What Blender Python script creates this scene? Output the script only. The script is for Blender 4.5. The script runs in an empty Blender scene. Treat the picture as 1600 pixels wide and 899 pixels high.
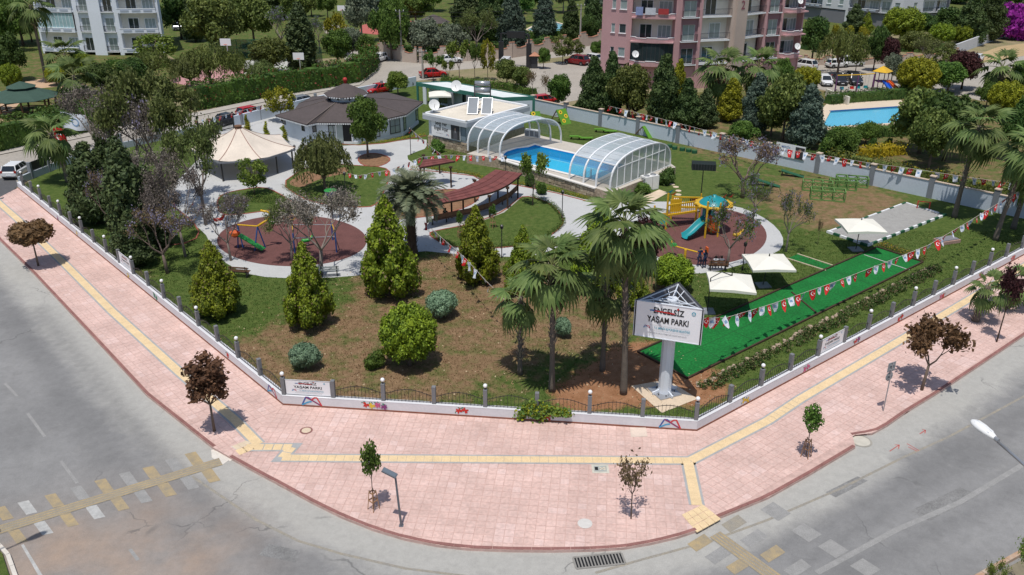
import bpy,bmesh,math,random
import numpy as np
from mathutils import Vector,Matrix,noise
R=math.radians
rng=np.random.default_rng(7)
random.seed(7)
SC=bpy.context.scene
COL=SC.collection
# ------------------------------------------------------------------ camera
CAMZ=23.1;FPX=1366.8;PITCH=R(24.22);ROLL=R(0.234)
_F=Vector((0,math.cos(PITCH),-math.sin(PITCH)))
_D0=Vector((0,-math.sin(PITCH),-math.cos(PITCH)))
_X0=Vector((1,0,0))
_X=math.cos(ROLL)*_X0-math.sin(ROLL)*_D0
_D=math.sin(ROLL)*_X0+math.cos(ROLL)*_D0
cam_d=bpy.data.cameras.new('camera')
cam=bpy.data.objects.new('camera',cam_d);COL.objects.link(cam)
cam.matrix_world=Matrix(((_X.x,-_D.x,-_F.x,0),(_X.y,-_D.y,-_F.y,0),(_X.z,-_D.z,-_F.z,CAMZ),(0,0,0,1)))
cam_d.sensor_fit='HORIZONTAL';cam_d.sensor_width=36
cam_d.lens=36*FPX/1600;cam_d.clip_end=3000;cam_d.clip_start=.3
SC.camera=cam
SC.render.resolution_x=1024;SC.render.resolution_y=575
# ------------------------------------------------------------------ light
SUN=Vector((.08,.30,-1)).normalized()
world=bpy.data.worlds.new('World');SC.world=world;world.use_nodes=True
wn=world.node_tree.nodes;bg=wn['Background']
sky=wn.new('ShaderNodeTexSky');sky.sky_type='NISHITA';sky.sun_disc=False
elev=math.asin(-SUN.z)
sky.sun_elevation=elev
sky.sun_rotation=math.atan2(-SUN.x,-SUN.y)
sky.air_density=1.0;sky.dust_density=1.2
world.node_tree.links.new(sky.outputs[0],bg.inputs[0]);bg.inputs[1].default_value=0.10
sun_d=bpy.data.lights.new('sun','SUN');sun_d.energy=3.55;sun_d.angle=R(.55);sun_d.color=(1,.955,.89)
sun=bpy.data.objects.new('sun',sun_d);COL.objects.link(sun)
sun.rotation_euler=SUN.to_track_quat('-Z','Y').to_euler()
SC.view_settings.view_transform='Standard';SC.view_settings.look='None'
SC.view_settings.exposure=0.0;SC.view_settings.gamma=1
# ------------------------------------------------------------------ survey: photo measurement -> ground point
def G(px,py,z=0.0):
 d=_F*FPX+_X*(px-800)+_D*(py-450)
 t=(z-CAMZ)/d.z
 return Vector((d.x*t,d.y*t,z))
def PX(p):
 q=Vector(p)-Vector((0,0,CAMZ));w=q.dot(_F)
 return(800+FPX*q.dot(_X)/w,450+FPX*q.dot(_D)/w)
def SCALE(px,py):
 p=G(px,py)-Vector((0,0,CAMZ));return FPX/p.dot(_F)
def HT(px,py,top):
 b=G(px,py)-Vector((0,0,CAMZ));v=top-450
 return(v*b.dot(_F)-FPX*b.dot(_D))/(FPX*_D.z-v*_F.z)
# ------------------------------------------------------------------ materials
MATS={}
def _n(nt,t,**k):
 n=nt.nodes.new(t)
 for a,b in k.items():setattr(n,a,b)
 return n
def M(name,col=None,rough=.75,var=.12,sc=2.0,bump=0.0,bsc=None,metal=0.,spec=.3,alpha=1.,trans=0.,col2=None,fine=0.,emit=0):
 if name in MATS:return MATS[name]
 m=bpy.data.materials.new(name);m.use_nodes=True;nt=m.node_tree
 p=nt.nodes['Principled BSDF'];L=nt.links.new
 p.inputs['Roughness'].default_value=rough;p.inputs['Metallic'].default_value=metal
 p.inputs['Specular IOR Level'].default_value=spec
 c=list(col)+[1]
 geo=_n(nt,'ShaderNodeNewGeometry')
 nz=_n(nt,'ShaderNodeTexNoise');nz.inputs['Scale'].default_value=sc;nz.inputs['Detail'].default_value=5
 nz.inputs['Roughness'].default_value=.65
 L(geo.outputs['Position'],nz.inputs['Vector'])
 mr=_n(nt,'ShaderNodeMapRange');mr.inputs[1].default_value=.3;mr.inputs[2].default_value=.7
 L(nz.outputs['Fac'],mr.inputs[0])
 mx=_n(nt,'ShaderNodeMix',data_type='RGBA')
 a=[x*(1-var)for x in c[:3]]+[1];b=([x*(1+var)for x in c[:3]]+[1])if col2 is None else list(col2)+[1]
 if col2 is not None:a=c
 mx.inputs['A'].default_value=a;mx.inputs['B'].default_value=b
 L(mr.outputs[0],mx.inputs['Factor'])
 out=mx.outputs['Result']
 if fine:
  nf=_n(nt,'ShaderNodeTexNoise');nf.inputs['Scale'].default_value=sc*14;nf.inputs['Detail'].default_value=4
  L(geo.outputs['Position'],nf.inputs['Vector'])
  m2=_n(nt,'ShaderNodeMapRange');m2.inputs[1].default_value=.3;m2.inputs[2].default_value=.7
  m2.inputs[3].default_value=1-fine;m2.inputs[4].default_value=1+fine
  L(nf.outputs['Fac'],m2.inputs[0])
  vm=_n(nt,'ShaderNodeVectorMath',operation='SCALE');L(out,vm.inputs[0]);L(m2.outputs[0],vm.inputs['Scale'])
  out=vm.outputs[0]
 L(out,p.inputs['Base Color'])
 if bump:
  nb=_n(nt,'ShaderNodeTexNoise');nb.inputs['Scale'].default_value=bsc or sc*8;nb.inputs['Detail'].default_value=4
  L(geo.outputs['Position'],nb.inputs['Vector'])
  bp=_n(nt,'ShaderNodeBump');bp.inputs['Strength'].default_value=bump;bp.inputs['Distance'].default_value=.05
  L(nb.outputs['Fac'],bp.inputs['Height']);L(bp.outputs[0],p.inputs['Normal'])
 if alpha<1:p.inputs['Alpha'].default_value=alpha
 if trans:p.inputs['Transmission Weight'].default_value=trans
 MATS[name]=m;return m
def LEAF(name,c1,c2,sc=.9,tr=.22,rough=.6):
 if name in MATS:return MATS[name]
 m=bpy.data.materials.new(name);m.use_nodes=True;nt=m.node_tree;L=nt.links.new
 p=nt.nodes['Principled BSDF'];p.inputs['Roughness'].default_value=rough;p.inputs['Specular IOR Level'].default_value=.25
 geo=_n(nt,'ShaderNodeNewGeometry');oi=_n(nt,'ShaderNodeObjectInfo')
 nz=_n(nt,'ShaderNodeTexNoise');nz.inputs['Scale'].default_value=sc;nz.inputs['Detail'].default_value=3
 L(geo.outputs['Position'],nz.inputs['Vector'])
 wn_=_n(nt,'ShaderNodeTexWhiteNoise',noise_dimensions='1D')
 L(geo.outputs['Random Per Island'],wn_.inputs['W'])
 ma=_n(nt,'ShaderNodeMath',operation='MULTIPLY_ADD');L(wn_.outputs['Value'],ma.inputs[0]);ma.inputs[1].default_value=.45
 L(nz.outputs['Fac'],ma.inputs[2])
 mr=_n(nt,'ShaderNodeMapRange');mr.inputs[1].default_value=.4;mr.inputs[2].default_value=1.0
 L(ma.outputs[0],mr.inputs[0])
 mx=_n(nt,'ShaderNodeMix',data_type='RGBA');mx.inputs['A'].default_value=list(c1)+[1];mx.inputs['B'].default_value=list(c2)+[1]
 L(mr.outputs[0],mx.inputs['Factor'])
 hs=_n(nt,'ShaderNodeHueSaturation')
 m3=_n(nt,'ShaderNodeMapRange');m3.inputs[3].default_value=.485;m3.inputs[4].default_value=.515;L(oi.outputs['Random'],m3.inputs[0])
 m4=_n(nt,'ShaderNodeMapRange');m4.inputs[3].default_value=.8;m4.inputs[4].default_value=1.15;L(oi.outputs['Random'],m4.inputs[0])
 L(m3.outputs[0],hs.inputs['Hue']);L(m4.outputs[0],hs.inputs['Value']);L(mx.outputs['Result'],hs.inputs['Color'])
 L(hs.outputs[0],p.inputs['Base Color'])
 t=_n(nt,'ShaderNodeBsdfTranslucent');L(hs.outputs[0],t.inputs[0])
 ms=_n(nt,'ShaderNodeMixShader');ms.inputs[0].default_value=tr
 L(p.outputs[0],ms.inputs[1]);L(t.outputs[0],ms.inputs[2]);L(ms.outputs[0],nt.nodes['Material Output'].inputs[0])
 MATS[name]=m;return m
# ------------------------------------------------------------------ mesh builder
class MB:
 def __init__(s):s.v=[];s.f=[];s.m=[]
 def add(s,vs,fs,mi=0):
  o=len(s.v);s.v+=[tuple(v)for v in vs]
  s.f+=[tuple(i+o for i in f)for f in fs];s.m+=[mi]*len(fs);return s
 def box(s,c,d,rz=0,mi=0,top=1.0,rx=0,ry=0):
  x,y,z=d[0]/2,d[1]/2,d[2]/2
  vs=[]
  for sz in(-1,1):
   t=top if sz>0 else 1
   for sx,sy in((-1,-1),(1,-1),(1,1),(-1,1)):vs.append(Vector((sx*x*t,sy*y*t,sz*z)))
  if rx or ry or rz:
   mt=Matrix.Rotation(rz,3,'Z')@Matrix.Rotation(ry,3,'Y')@Matrix.Rotation(rx,3,'X')
   vs=[mt@v for v in vs]
  c=Vector(c)
  return s.add([v+c for v in vs],[(0,3,2,1),(4,5,6,7),(0,1,5,4),(1,2,6,5),(2,3,7,6),(3,0,4,7)],mi)
 def bar(s,a,b,w,h=None,mi=0,up=(0,0,1)):
  h=h or w;a=Vector(a);b=Vector(b);d=(b-a).normalized();up=Vector(up)
  if abs(d.dot(up))>.99:up=Vector((0,1,0))
  x=d.cross(up).normalized();y=x.cross(d)
  vs=[p+x*sx*w/2+y*sy*h/2 for p in(a,b)for sx,sy in((-1,-1),(1,-1),(1,1),(-1,1))]
  return s.add(vs,[(0,3,2,1)[::-1],(4,5,6,7)[::-1],(0,4,5,1),(1,5,6,2),(2,6,7,3),(3,7,4,0)],mi)
 def tube(s,pts,rs,n=8,mi=0,cap=True):
  pts=[Vector(p)for p in pts]
  if not hasattr(rs,'__len__'):rs=[rs]*len(pts)
  o=len(s.v);k=len(pts);ref=None
  for i,p in enumerate(pts):
   d=(pts[min(i+1,k-1)]-pts[max(i-1,0)]).normalized()
   if ref is None:ref=Vector((1,0,0))if abs(d.x)<.8 else Vector((0,1,0))
   x=(ref-d*ref.dot(d)).normalized();y=d.cross(x);ref=x
   for j in range(n):
    a=2*math.pi*j/n;s.v.append(tuple(p+(x*math.cos(a)+y*math.sin(a))*rs[i]))
  for i in range(k-1):
   for j in range(n):
    s.f.append((o+i*n+j,o+i*n+(j+1)%n,o+(i+1)*n+(j+1)%n,o+(i+1)*n+j));s.m.append(mi)
  if cap:
   s.f.append(tuple(o+j for j in range(n))[::-1]);s.m.append(mi)
   s.f.append(tuple(o+(k-1)*n+j for j in range(n)));s.m.append(mi)
  return s
 def lathe(s,prof,c=(0,0,0),n=16,mi=0):
  c=Vector(c);o=len(s.v);k=len(prof)
  for r,z in prof:
   for j in range(n):
    a=2*math.pi*j/n;s.v.append((c.x+r*math.cos(a),c.y+r*math.sin(a),c.z+z))
  for i in range(k-1):
   for j in range(n):
    s.f.append((o+i*n+j,o+i*n+(j+1)%n,o+(i+1)*n+(j+1)%n,o+(i+1)*n+j));s.m.append(mi)
  s.f.append(tuple(o+j for j in range(n))[::-1]);s.m.append(mi)
  s.f.append(tuple(o+(k-1)*n+j for j in range(n)));s.m.append(mi)
  return s
 def sphere(s,c,r,n=10,k=6,mi=0,sz=1.0):
  return s.lathe([(max(r*math.sin(math.pi*i/k),1e-4),-r*sz*math.cos(math.pi*i/k))for i in range(k+1)],c,n,mi)
 def poly(s,pts,z=None,mi=0):
  pts=[Vector((p[0],p[1],p[2]if z is None else z))for p in pts]
  return s.add(pts,[tuple(range(len(pts)))],mi)
 def prism(s,pts,z0,z1,mi=0,inset=0.0,bottom=False):
  pts=ccw(pts);n=len(pts);tp=offset(pts,inset)if inset else pts
  vs=[(p[0],p[1],z0)for p in pts]+[(p[0],p[1],z1)for p in tp]
  fs=[(i,(i+1)%n,n+(i+1)%n,n+i)for i in range(n)]+[tuple(range(n,2*n))]
  if bottom:fs.append(tuple(range(n))[::-1])
  return s.add(vs,fs,mi)
 def mesh(s,name,mats,smooth=False,off=None):
  me=bpy.data.meshes.new(name)
  v=s.v if off is None else[(a[0]-off[0],a[1]-off[1],a[2]-off[2])for a in s.v]
  me.from_pydata(v,[],s.f)
  for m in(mats if isinstance(mats,(list,tuple))else[mats]):me.materials.append(m)
  if any(s.m):me.polygons.foreach_set('material_index',s.m)
  if smooth:me.polygons.foreach_set('use_smooth',[True]*len(s.f))
  me.update();return me
def ccw(p):
 a=sum(p[i][0]*p[(i+1)%len(p)][1]-p[(i+1)%len(p)][0]*p[i][1]for i in range(len(p)))
 return list(p)if a>0 else list(p)[::-1]
def offset(pts,d):
 n=len(pts);out=[]
 for i in range(n):
  a=Vector(pts[i-1][:2]);b=Vector(pts[i][:2]);c=Vector(pts[(i+1)%n][:2])
  n1=(b-a).normalized();n2=(c-b).normalized()
  n1=Vector((-n1.y,n1.x));n2=Vector((-n2.y,n2.x));m=(n1+n2)
  m=m/max(m.length_squared,.3)*2
  out.append((b.x+m.x*d,b.y+m.y*d))
 return out
def smoothpoly(pts,it=2):
 for _ in range(it):
  q=[]
  for i in range(len(pts)):
   a=Vector(pts[i]);b=Vector(pts[(i+1)%len(pts)]);q+=[a*.75+b*.25,a*.25+b*.75]
  pts=q
 return pts
def tag(o,label=None,cat=None,group=None,kind=None):
 if label:o['label']=label
 if cat:o['category']=cat
 if group:o['group']=group
 if kind:o['kind']=kind
 return o
def link(name,me,parent=None,loc=None,rot=None,sc=None):
 o=bpy.data.objects.new(name,me);COL.objects.link(o)
 if parent is not None:o.parent=parent
 if loc is not None:o.location=loc
 if rot is not None:o.rotation_euler=rot
 if sc is not None:o.scale=sc if hasattr(sc,'__len__')else(sc,sc,sc)
 return o
def obj(name,mb,mats,parent=None,smooth=False,off=None,**k):
 me=mb if isinstance(mb,bpy.types.Mesh)else mb.mesh(name,mats,smooth,off)
 return link(name,me,parent,**k)
def thing(name,label,cat,loc=(0,0,0),rz=0,group=None,sc=None):
 o=bpy.data.objects.new(name,None);COL.objects.link(o);o.location=loc;o.rotation_euler=(0,0,rz)
 o.empty_display_size=.3
 if sc:o.scale=(sc,)*3 if not hasattr(sc,'__len__')else sc
 return tag(o,label,cat,group)
def struct(name,mb,m,smooth=False):return tag(obj(name,mb,m,smooth=smooth),kind='structure')
def kids(o):return[c for c in bpy.data.objects if c.parent==o]
KIDS={}
def dup(src,loc,rz=0,label=None,group=None,sc=None):
 if src.name not in KIDS:
  KIDS[src.name]=[(c,list(kids(c)))for c in kids(src)]
 r=src.copy();COL.objects.link(r);r.location=loc;r.rotation_euler=(0,0,rz)
 if sc:r.scale=(sc,)*3 if not hasattr(sc,'__len__')else sc
 if label:r['label']=label
 if group:r['group']=group
 for c,g in KIDS[src.name]:
  d=c.copy();COL.objects.link(d);d.parent=r
  for h in g:
   e=h.copy();COL.objects.link(e);e.parent=d
 return r
def gp(pts,z=0.0):return[G(x,y,z)for x,y in pts]
def hyp(a,b,t):return a+(b-a)*t
# ================================================================== GROUND, ROADS, PAVEMENT
m_earth=M('dry_earth',(.30,.235,.15),.95,.2,.35,.3,col2=(.17,.17,.075),fine=.25)
m_concrete=M('concrete',(.42,.41,.38),.85,.12,.8,.15,fine=.1)
m_white=M('white_paint',(.78,.79,.80),.6,.04,1.5)
m_whiteplastic=M('white_plastic',(.8,.8,.79),.35,.03,1.5,spec=.5)
m_dark=M('dark_void',(.015,.016,.018),.6,.1)
m_black=M('black_metal',(.02,.02,.022),.45,.1,spec=.5)
m_grey=M('grey_paint',(.16,.165,.18),.6,.08)
g=MB();g.poly([(-900,-60),(900,-60),(900,1600),(-900,1600)],z=-.16)
struct('ground',g,m_earth)
kerb_L=[(-40,332),(0,378),(50,427),(105,486),(160,545),(229,620),(333,703)]
kerb_F=[(359,718),(400,741),(436,760),(483,786),(533,811),(583,831),(633,846),(683,856),(732,861.5),(800,864),(866,864.5),(933,863),(975,860),(1016,853),(1055,844),(1089,833)]
kerb_R=[(1122,813),(1200,781),(1266,744),(1336,702)]
kerb_R2=[(1331,684),(1345,680),(1362,681),(1386,668),(1416,647),(1462,619),(1530,574),(1600,527),(1700,458),(1800,385)]
ZR=-.13
KL=gp(kerb_L,ZR);KF=gp(kerb_F,ZR);KR=gp(kerb_R,ZR);KR2=gp(kerb_R2,ZR)
KL=[KL[0]+(KL[0]-KL[1]).normalized()*0.01]+KL[1:]
kerbline=KL+KF+KR+KR2
def road_material():
 m=bpy.data.materials.new('asphalt');m.use_nodes=True;nt=m.node_tree;L=nt.links.new
 p=nt.nodes['Principled BSDF'];p.inputs['Roughness'].default_value=.9;p.inputs['Specular IOR Level'].default_value=.2
 geo=_n(nt,'ShaderNodeNewGeometry')
 def nz(s,d=5,r=.6,dist=0,vec=None):
  n=_n(nt,'ShaderNodeTexNoise');n.inputs['Scale'].default_value=s;n.inputs['Detail'].default_value=d
  n.inputs['Roughness'].default_value=r;n.inputs['Distortion'].default_value=dist
  L(vec or geo.outputs['Position'],n.inputs['Vector']);return n.outputs['Fac']
 def mix(f,a,b):
  x=_n(nt,'ShaderNodeMix',data_type='RGBA')
  if isinstance(f,(int,float)):x.inputs['Factor'].default_value=f
  else:L(f,x.inputs['Factor'])
  for k,c in(('A',a),('B',b)):
   if isinstance(c,tuple):x.inputs[k].default_value=list(c)+[1]
   else:L(c,x.inputs[k])
  return x.outputs['Result']
 def mr(f,a,b,c=0,d=1):
  x=_n(nt,'ShaderNodeMapRange');x.inputs[1].default_value=a;x.inputs[2].default_value=b
  x.inputs[3].default_value=c;x.inputs[4].default_value=d;L(f,x.inputs[0]);return x.outputs[0]
 base=mix(mr(nz(.16,4),.35,.65),(.205,.204,.202),(.262,.26,.256))
 base=mix(mr(nz(.9,6,.7),.5,.75,0,.45),base,(.165,.163,.16))
 at=_n(nt,'ShaderNodeAttribute',attribute_name='pale');at2=_n(nt,'ShaderNodeAttribute',attribute_name='rust')
 at3=_n(nt,'ShaderNodeAttribute',attribute_name='tread')
 pm=_n(nt,'ShaderNodeMath',operation='MULTIPLY_ADD');L(nz(.7,6,.7,.4),pm.inputs[0]);pm.inputs[1].default_value=1.1;
 sub=_n(nt,'ShaderNodeMath',operation='SUBTRACT');L(at.outputs['Fac'],sub.inputs[0]);sub.inputs[1].default_value=.55
 L(sub.outputs[0],pm.inputs[2])
 base=mix(mr(pm.outputs[0],.1,.75,0,.85),base,(.41,.40,.37))
 base=mix(mr(at3.outputs['Fac'],0,1,0,.5),base,(.15,.15,.15))
 pr=_n(nt,'ShaderNodeMath',operation='MULTIPLY');L(at2.outputs['Fac'],pr.inputs[0]);L(mr(nz(.35,5,.6),.35,.7,.3,1.2),pr.inputs[1])
 base=mix(pr.outputs[0],base,(.42,.29,.20))
 g2=mr(nz(30,4,.8),.3,.7,.80,1.20)
 vm=_n(nt,'ShaderNodeVectorMath',operation='SCALE');L(base,vm.inputs[0]);L(g2,vm.inputs['Scale'])
 g3=mr(nz(3.2,6,.75),.3,.7,.90,1.10)
 vm2=_n(nt,'ShaderNodeVectorMath',operation='SCALE');L(vm.outputs[0],vm2.inputs[0]);L(g3,vm2.inputs['Scale'])
 vo=_n(nt,'ShaderNodeTexVoronoi',feature='DISTANCE_TO_EDGE');vo.inputs['Scale'].default_value=.13
 nv=_n(nt,'ShaderNodeTexNoise');nv.inputs['Scale'].default_value=.8;nv.inputs['Detail'].default_value=6
 L(geo.outputs['Position'],nv.inputs['Vector'])
 av=_n(nt,'ShaderNodeVectorMath',operation='MULTIPLY_ADD');L(nv.outputs['Color'],av.inputs[0]);av.inputs[1].default_value=(2,2,0)
 L(geo.outputs['Position'],av.inputs[2]);L(av.outputs[0],vo.inputs['Vector'])
 ck=mr(vo.outputs['Distance'],.0015,.006,1,0)
 cm=_n(nt,'ShaderNodeMath',operation='MULTIPLY');L(ck,cm.inputs[0]);L(mr(nz(.22,3),.5,.6,0,.55),cm.inputs[1])
 out=mix(cm.outputs[0],vm2.outputs[0],(.09,.09,.09))
 L(out,p.inputs['Base Color'])
 bp=_n(nt,'ShaderNodeBump');bp.inputs['Strength'].default_value=.25;bp.inputs['Distance'].default_value=.02
 L(nz(45,3),bp.inputs['Height']);L(bp.outputs[0],p.inputs['Normal'])
 return m
def seg_dist(P,A,B):
 ab=B-A;t=np.clip(((P-A)@ab)/(ab@ab),0,1);return np.linalg.norm(P-(A+t[:,None]*ab),axis=1)
def poly_dist(P,line):
 d=np.full(len(P),1e9)
 for a,b in zip(line[:-1],line[1:]):d=np.minimum(d,seg_dist(P,np.array(a[:2]),np.array(b[:2])))
 return d
NX,NY=300,170
xs=np.linspace(-75,75,NX);ys=np.linspace(8,93,NY)
XX,YY=np.meshgrid(xs,ys);P=np.stack([XX.ravel(),YY.ravel()],1)
me=bpy.data.meshes.new('road')
me.from_pydata([(a,b,ZR)for a,b in P],[],[(j*NX+i,j*NX+i+1,(j+1)*NX+i+1,(j+1)*NX+i)for j in range(NY-1)for i in range(NX-1)])
dk=poly_dist(P,kerbline)
def setattr_f(me,n,v):
 a=me.attributes.new(n,'FLOAT','POINT');a.data.foreach_set('value',np.asarray(v,dtype=np.float32))
setattr_f(me,'pale',np.clip(1-(dk-.7)/2.0,0,1))
rust=np.zeros(len(P))
for(px,py,r)in((90,870,3.2),(190,880,4),(30,850,2),(300,870,2.5)):
 c=G(px,py);rust=np.maximum(rust,.55*np.exp(-((P-np.array(c[:2]))**2).sum(1)/r**2))
setattr_f(me,'rust',rust)
tread=np.zeros(len(P))
for ln,w in(([(60,480),(190,640),(330,800),(450,890)],.5),([(20,480),(130,640),(250,800),(330,890)],.5),([(1200,860),(1400,760),(1600,640)],.5),([(1250,880),(1600,660)],.4),([(1300,900),(1600,760)],.5),([(0,470),(60,560),(160,720)],.5)):
 tread=np.maximum(tread,np.exp(-(poly_dist(P,gp(ln))/w)**2))
setattr_f(me,'tread',tread)
me.materials.append(road_material());m_road=me.materials[0]
tag(link('road',me),kind='structure')
# ---- pavement
m_kerb=M('red_kerbstone',(.26,.125,.11),.85,.2,1.2,.2,fine=.15)
m_joint=M('paving_joint',(.54,.375,.33),.95,.2,3)
m_tile=M('pink_paving_tile',(.60,.385,.335),.85,.17,.55,.25,bsc=30,fine=.10)
m_tileA=M('pink_tile_a',(.62,.44,.39),.85,.15,.5,.2,bsc=30,fine=.12)
m_tileB=M('pink_tile_b',(.60,.42,.37),.85,.15,.5,.2,bsc=30,fine=.12)
m_tileC=M('pale_tile',(.65,.475,.43),.85,.12,.5,.2,bsc=30,fine=.12)
m_yel=M('yellow_tactile',(.72,.55,.33),.8,.10,1.5,.4,bsc=25,fine=.1)
m_gstrip=M('grey_strip_tile',(.36,.365,.365),.8,.12,2,fine=.1)
m_stone=M('pale_stone_slab',(.62,.50,.37),.8,.10,1.5,.2,fine=.1)
WZ=.53
PC=[G(36.8,290.6,WZ),G(444.3,616.3,WZ),G(1087.3,656.1,WZ),G(1571.5,401.6,WZ)]
BAY=[(PC[0]-PC[1])/18,(PC[2]-PC[1])/8,(PC[3]-PC[2])/13]
def outl(d):
 e0=BAY[0].normalized();e1=BAY[1].normalized();e2=BAY[2].normalized()
 n0=Vector((-e0.y,e0.x,0));n1=Vector((e1.y,-e1.x,0));n2=Vector((e2.y,-e2.x,0))
 if n0.y>0:n0=-n0
 def cor(p,a,b):m=a+b;return p+m*(2*d/m.length_squared)
 q=[PC[1]+BAY[0]*18.6+n0*d,cor(PC[1],n0,n1),cor(PC[2],n1,n2),PC[2]+BAY[2]*17.06+n2*d]
 return[Vector((a.x,a.y,0))for a in q]
WALLC=outl(.17)
KZ=0.0
def up(p,z):return Vector((p[0],p[1],z))
def cl(pts,z=0):return[up(p,z)for p in pts]
outer=cl(KL)+cl(KF)+cl(KR)+cl(KR2)
pav=outer+[WALLC[3],WALLC[2],WALLC[1],WALLC[0]]
g=MB();g.prism([(p.x,p.y)for p in pav],-.155,-.012);struct('pavement_bed',g,m_joint)
def clip(poly,reg):
 out=list(poly);n=len(reg)
 for i in range(n):
  a=reg[i];b=reg[(i+1)%n];inp=out;out=[]
  if not inp:return[]
  ex=b[0]-a[0];ey=b[1]-a[1]
  def sd(p):return ex*(p[1]-a[1])-ey*(p[0]-a[0])
  for k in range(len(inp)):
   p=inp[k];q=inp[(k+1)%len(inp)];sp=sd(p);sq=sd(q)
   if sp>=0:out.append(p)
   if(sp>=0)!=(sq>=0):
    t=sp/(sp-sq);out.append((p[0]+(q[0]-p[0])*t,p[1]+(q[1]-p[1])*t))
 return out
def area(p):return .5*sum(p[i][0]*p[(i+1)%len(p)][1]-p[(i+1)%len(p)][0]*p[i][1]for i in range(len(p)))if len(p)>2 else 0
ofs=offset([(p.x,p.y)for p in ccw([tuple(q)for q in map(lambda v:(v.x,v.y),pav)])]if False else ccw([(p.x,p.y)for p in pav]),.15)
b1=up(KF[0],0);bR=up(KR[0],0)
regL=ccw([(p.x,p.y)for p in[WALLC[0]]+cl(KL)+[b1,WALLC[1]]])
regF=ccw([(p.x,p.y)for p in[WALLC[1],b1]+cl(KF)+[WALLC[2]]])
regR=ccw([(p.x,p.y)for p in[WALLC[2],up(KF[-1],0)]+cl(KR)+[up(KR[-1],0)]+[WALLC[2]+(WALLC[3]-WALLC[2])*.42]])
regR2=ccw([(p.x,p.y)for p in[WALLC[2]+(WALLC[3]-WALLC[2])*.42,up(KR2[0],0)]+cl(KR2)[2:]+[WALLC[3]]])
TS=.40;tiles=[]
def fill(reg,a,b):
 d=(b-a).normalized();d=Vector((d.x,d.y,0));nrm=Vector((d.y,-d.x,0));th=math.atan2(d.y,d.x)
 cx=[((p[0]-a.x)*d.x+(p[1]-a.y)*d.y,(p[0]-a.x)*nrm.x+(p[1]-a.y)*nrm.y)for p in reg]
 i0=int(min(c[0]for c in cx)/TS)-1;i1=int(max(c[0]for c in cx)/TS)+1
 j0=int(min(c[1]for c in cx)/TS)-1;j1=int(max(c[1]for c in cx)/TS)+1
 h=TS/2-.008
 for i in range(i0,i1+1):
  for j in range(j0,j1+1):
   c=a+d*((i+.5)*TS)+nrm*((j+.5)*TS)
   q=[(c.x+d.x*sx*h+nrm.x*sy*h,c.y+d.y*sx*h+nrm.y*sy*h)for sx,sy in((-1,1),(1,1),(1,-1),(-1,-1))]
   q=ccw(q)
   k=clip(q,reg)
   if area(k)<.01:continue
   tiles.append((c,th,k,abs(area(k)-4*h*h)<1e-5))
fill(regL,WALLC[0],WALLC[1]);fill(regF,WALLC[1],WALLC[2]);fill(regR,WALLC[2],WALLC[3]);fill(regR2,WALLC[2],WALLC[3])
def inframe(c):
 x,y=PX(c);return 0<x<1600 and y<899
cand=sorted([t for t in tiles if t[3]and inframe(t[0])],key=lambda t:t[0].length)
near=set(id(t)for t in cand[:300])
tm={}
h=TS/2-.008
for k,mt in enumerate((m_tileA,m_tileB,m_tileC)):
 b=MB();b.prism([(-h,-h),(h,-h),(h,h),(-h,h)],-.03,0,inset=.006);tm[k]=b.mesh('paving_tile',mt)
pavement=tag(link('pavement',None),kind='structure')
mb=MB();rr=random.Random(3)
for t in tiles:
 c,th,k,full=t
 dz=rr.uniform(-.0035,.0025);pick=rr.choices((0,1,2),(5,5,.5))[0]
 if noise.noise(Vector((c.x*.55,c.y*.55,3.7)))>.42:pick=2
 if id(t)in near:
  link('paving_tile',tm[pick],pavement,loc=(c.x,c.y,dz),rot=(rr.uniform(-.004,.004),rr.uniform(-.004,.004),th))
 else:
  n=len(k);kk=offset(k,.006)if full else k
  mb.add([(p[0],p[1],-.02)for p in k]+[(p[0],p[1],dz)for p in kk],[(i,(i+1)%n,n+(i+1)%n,n+i)for i in range(n)]+[tuple(range(n,2*n))],pick)
tag(obj('far_paving_tiles',mb,[m_tileA,m_tileB,m_tileC],pavement),kind='stuff')
def kerbs(line,parent,w=.17,z1=.012,z0=-.15,L=.75,mt=m_kerb,name='kerbstone'):
 cnt=[]
 pts=[Vector((p.x,p.y))for p in line];d=[0]
 for a,b in zip(pts[:-1],pts[1:]):d.append(d[-1]+(b-a).length)
 n=max(1,int(d[-1]/L));
 def at(s):
  for i in range(len(d)-1):
   if s<=d[i+1]or i==len(d)-2:
    t=(s-d[i])/(d[i+1]-d[i]);return pts[i]+(pts[i+1]-pts[i])*t
 for i in range(n):
  a=at(d[-1]*i/n);b=at(d[-1]*(i+1)/n);e=(b-a);Lh=e.length-.012;e.normalize();nn=Vector((-e.y,e.x))
  c=(a+b)/2+nn*w/2
  m_=MB();m_.box((0,0,0),(Lh,w,z1-z0),top=1)
  m_.v=[(v[0],v[1]*(1 if v[2]<0 else .88)-(0 if v[2]<0 else 0),v[2])for v in m_.v]
  cnt.append((c,math.atan2(e.y,e.x),m_,(z0+z1)/2))
 return cnt
def place_kerbs(line,parent,mt=m_kerb,name='kerbstone',**k):
 lst=kerbs(line,parent,mt=mt,name=name,**k)
 for c,th,m_,zc in lst:
  link(name,m_.mesh(name,mt),parent,loc=(c.x,c.y,zc+random.uniform(-.004,.004)),rot=(0,0,th))
kerb=tag(link('kerb',None),kind='structure')
for ln in(KL,KF,KR,KR2):place_kerbs(ln,kerb)
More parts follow.
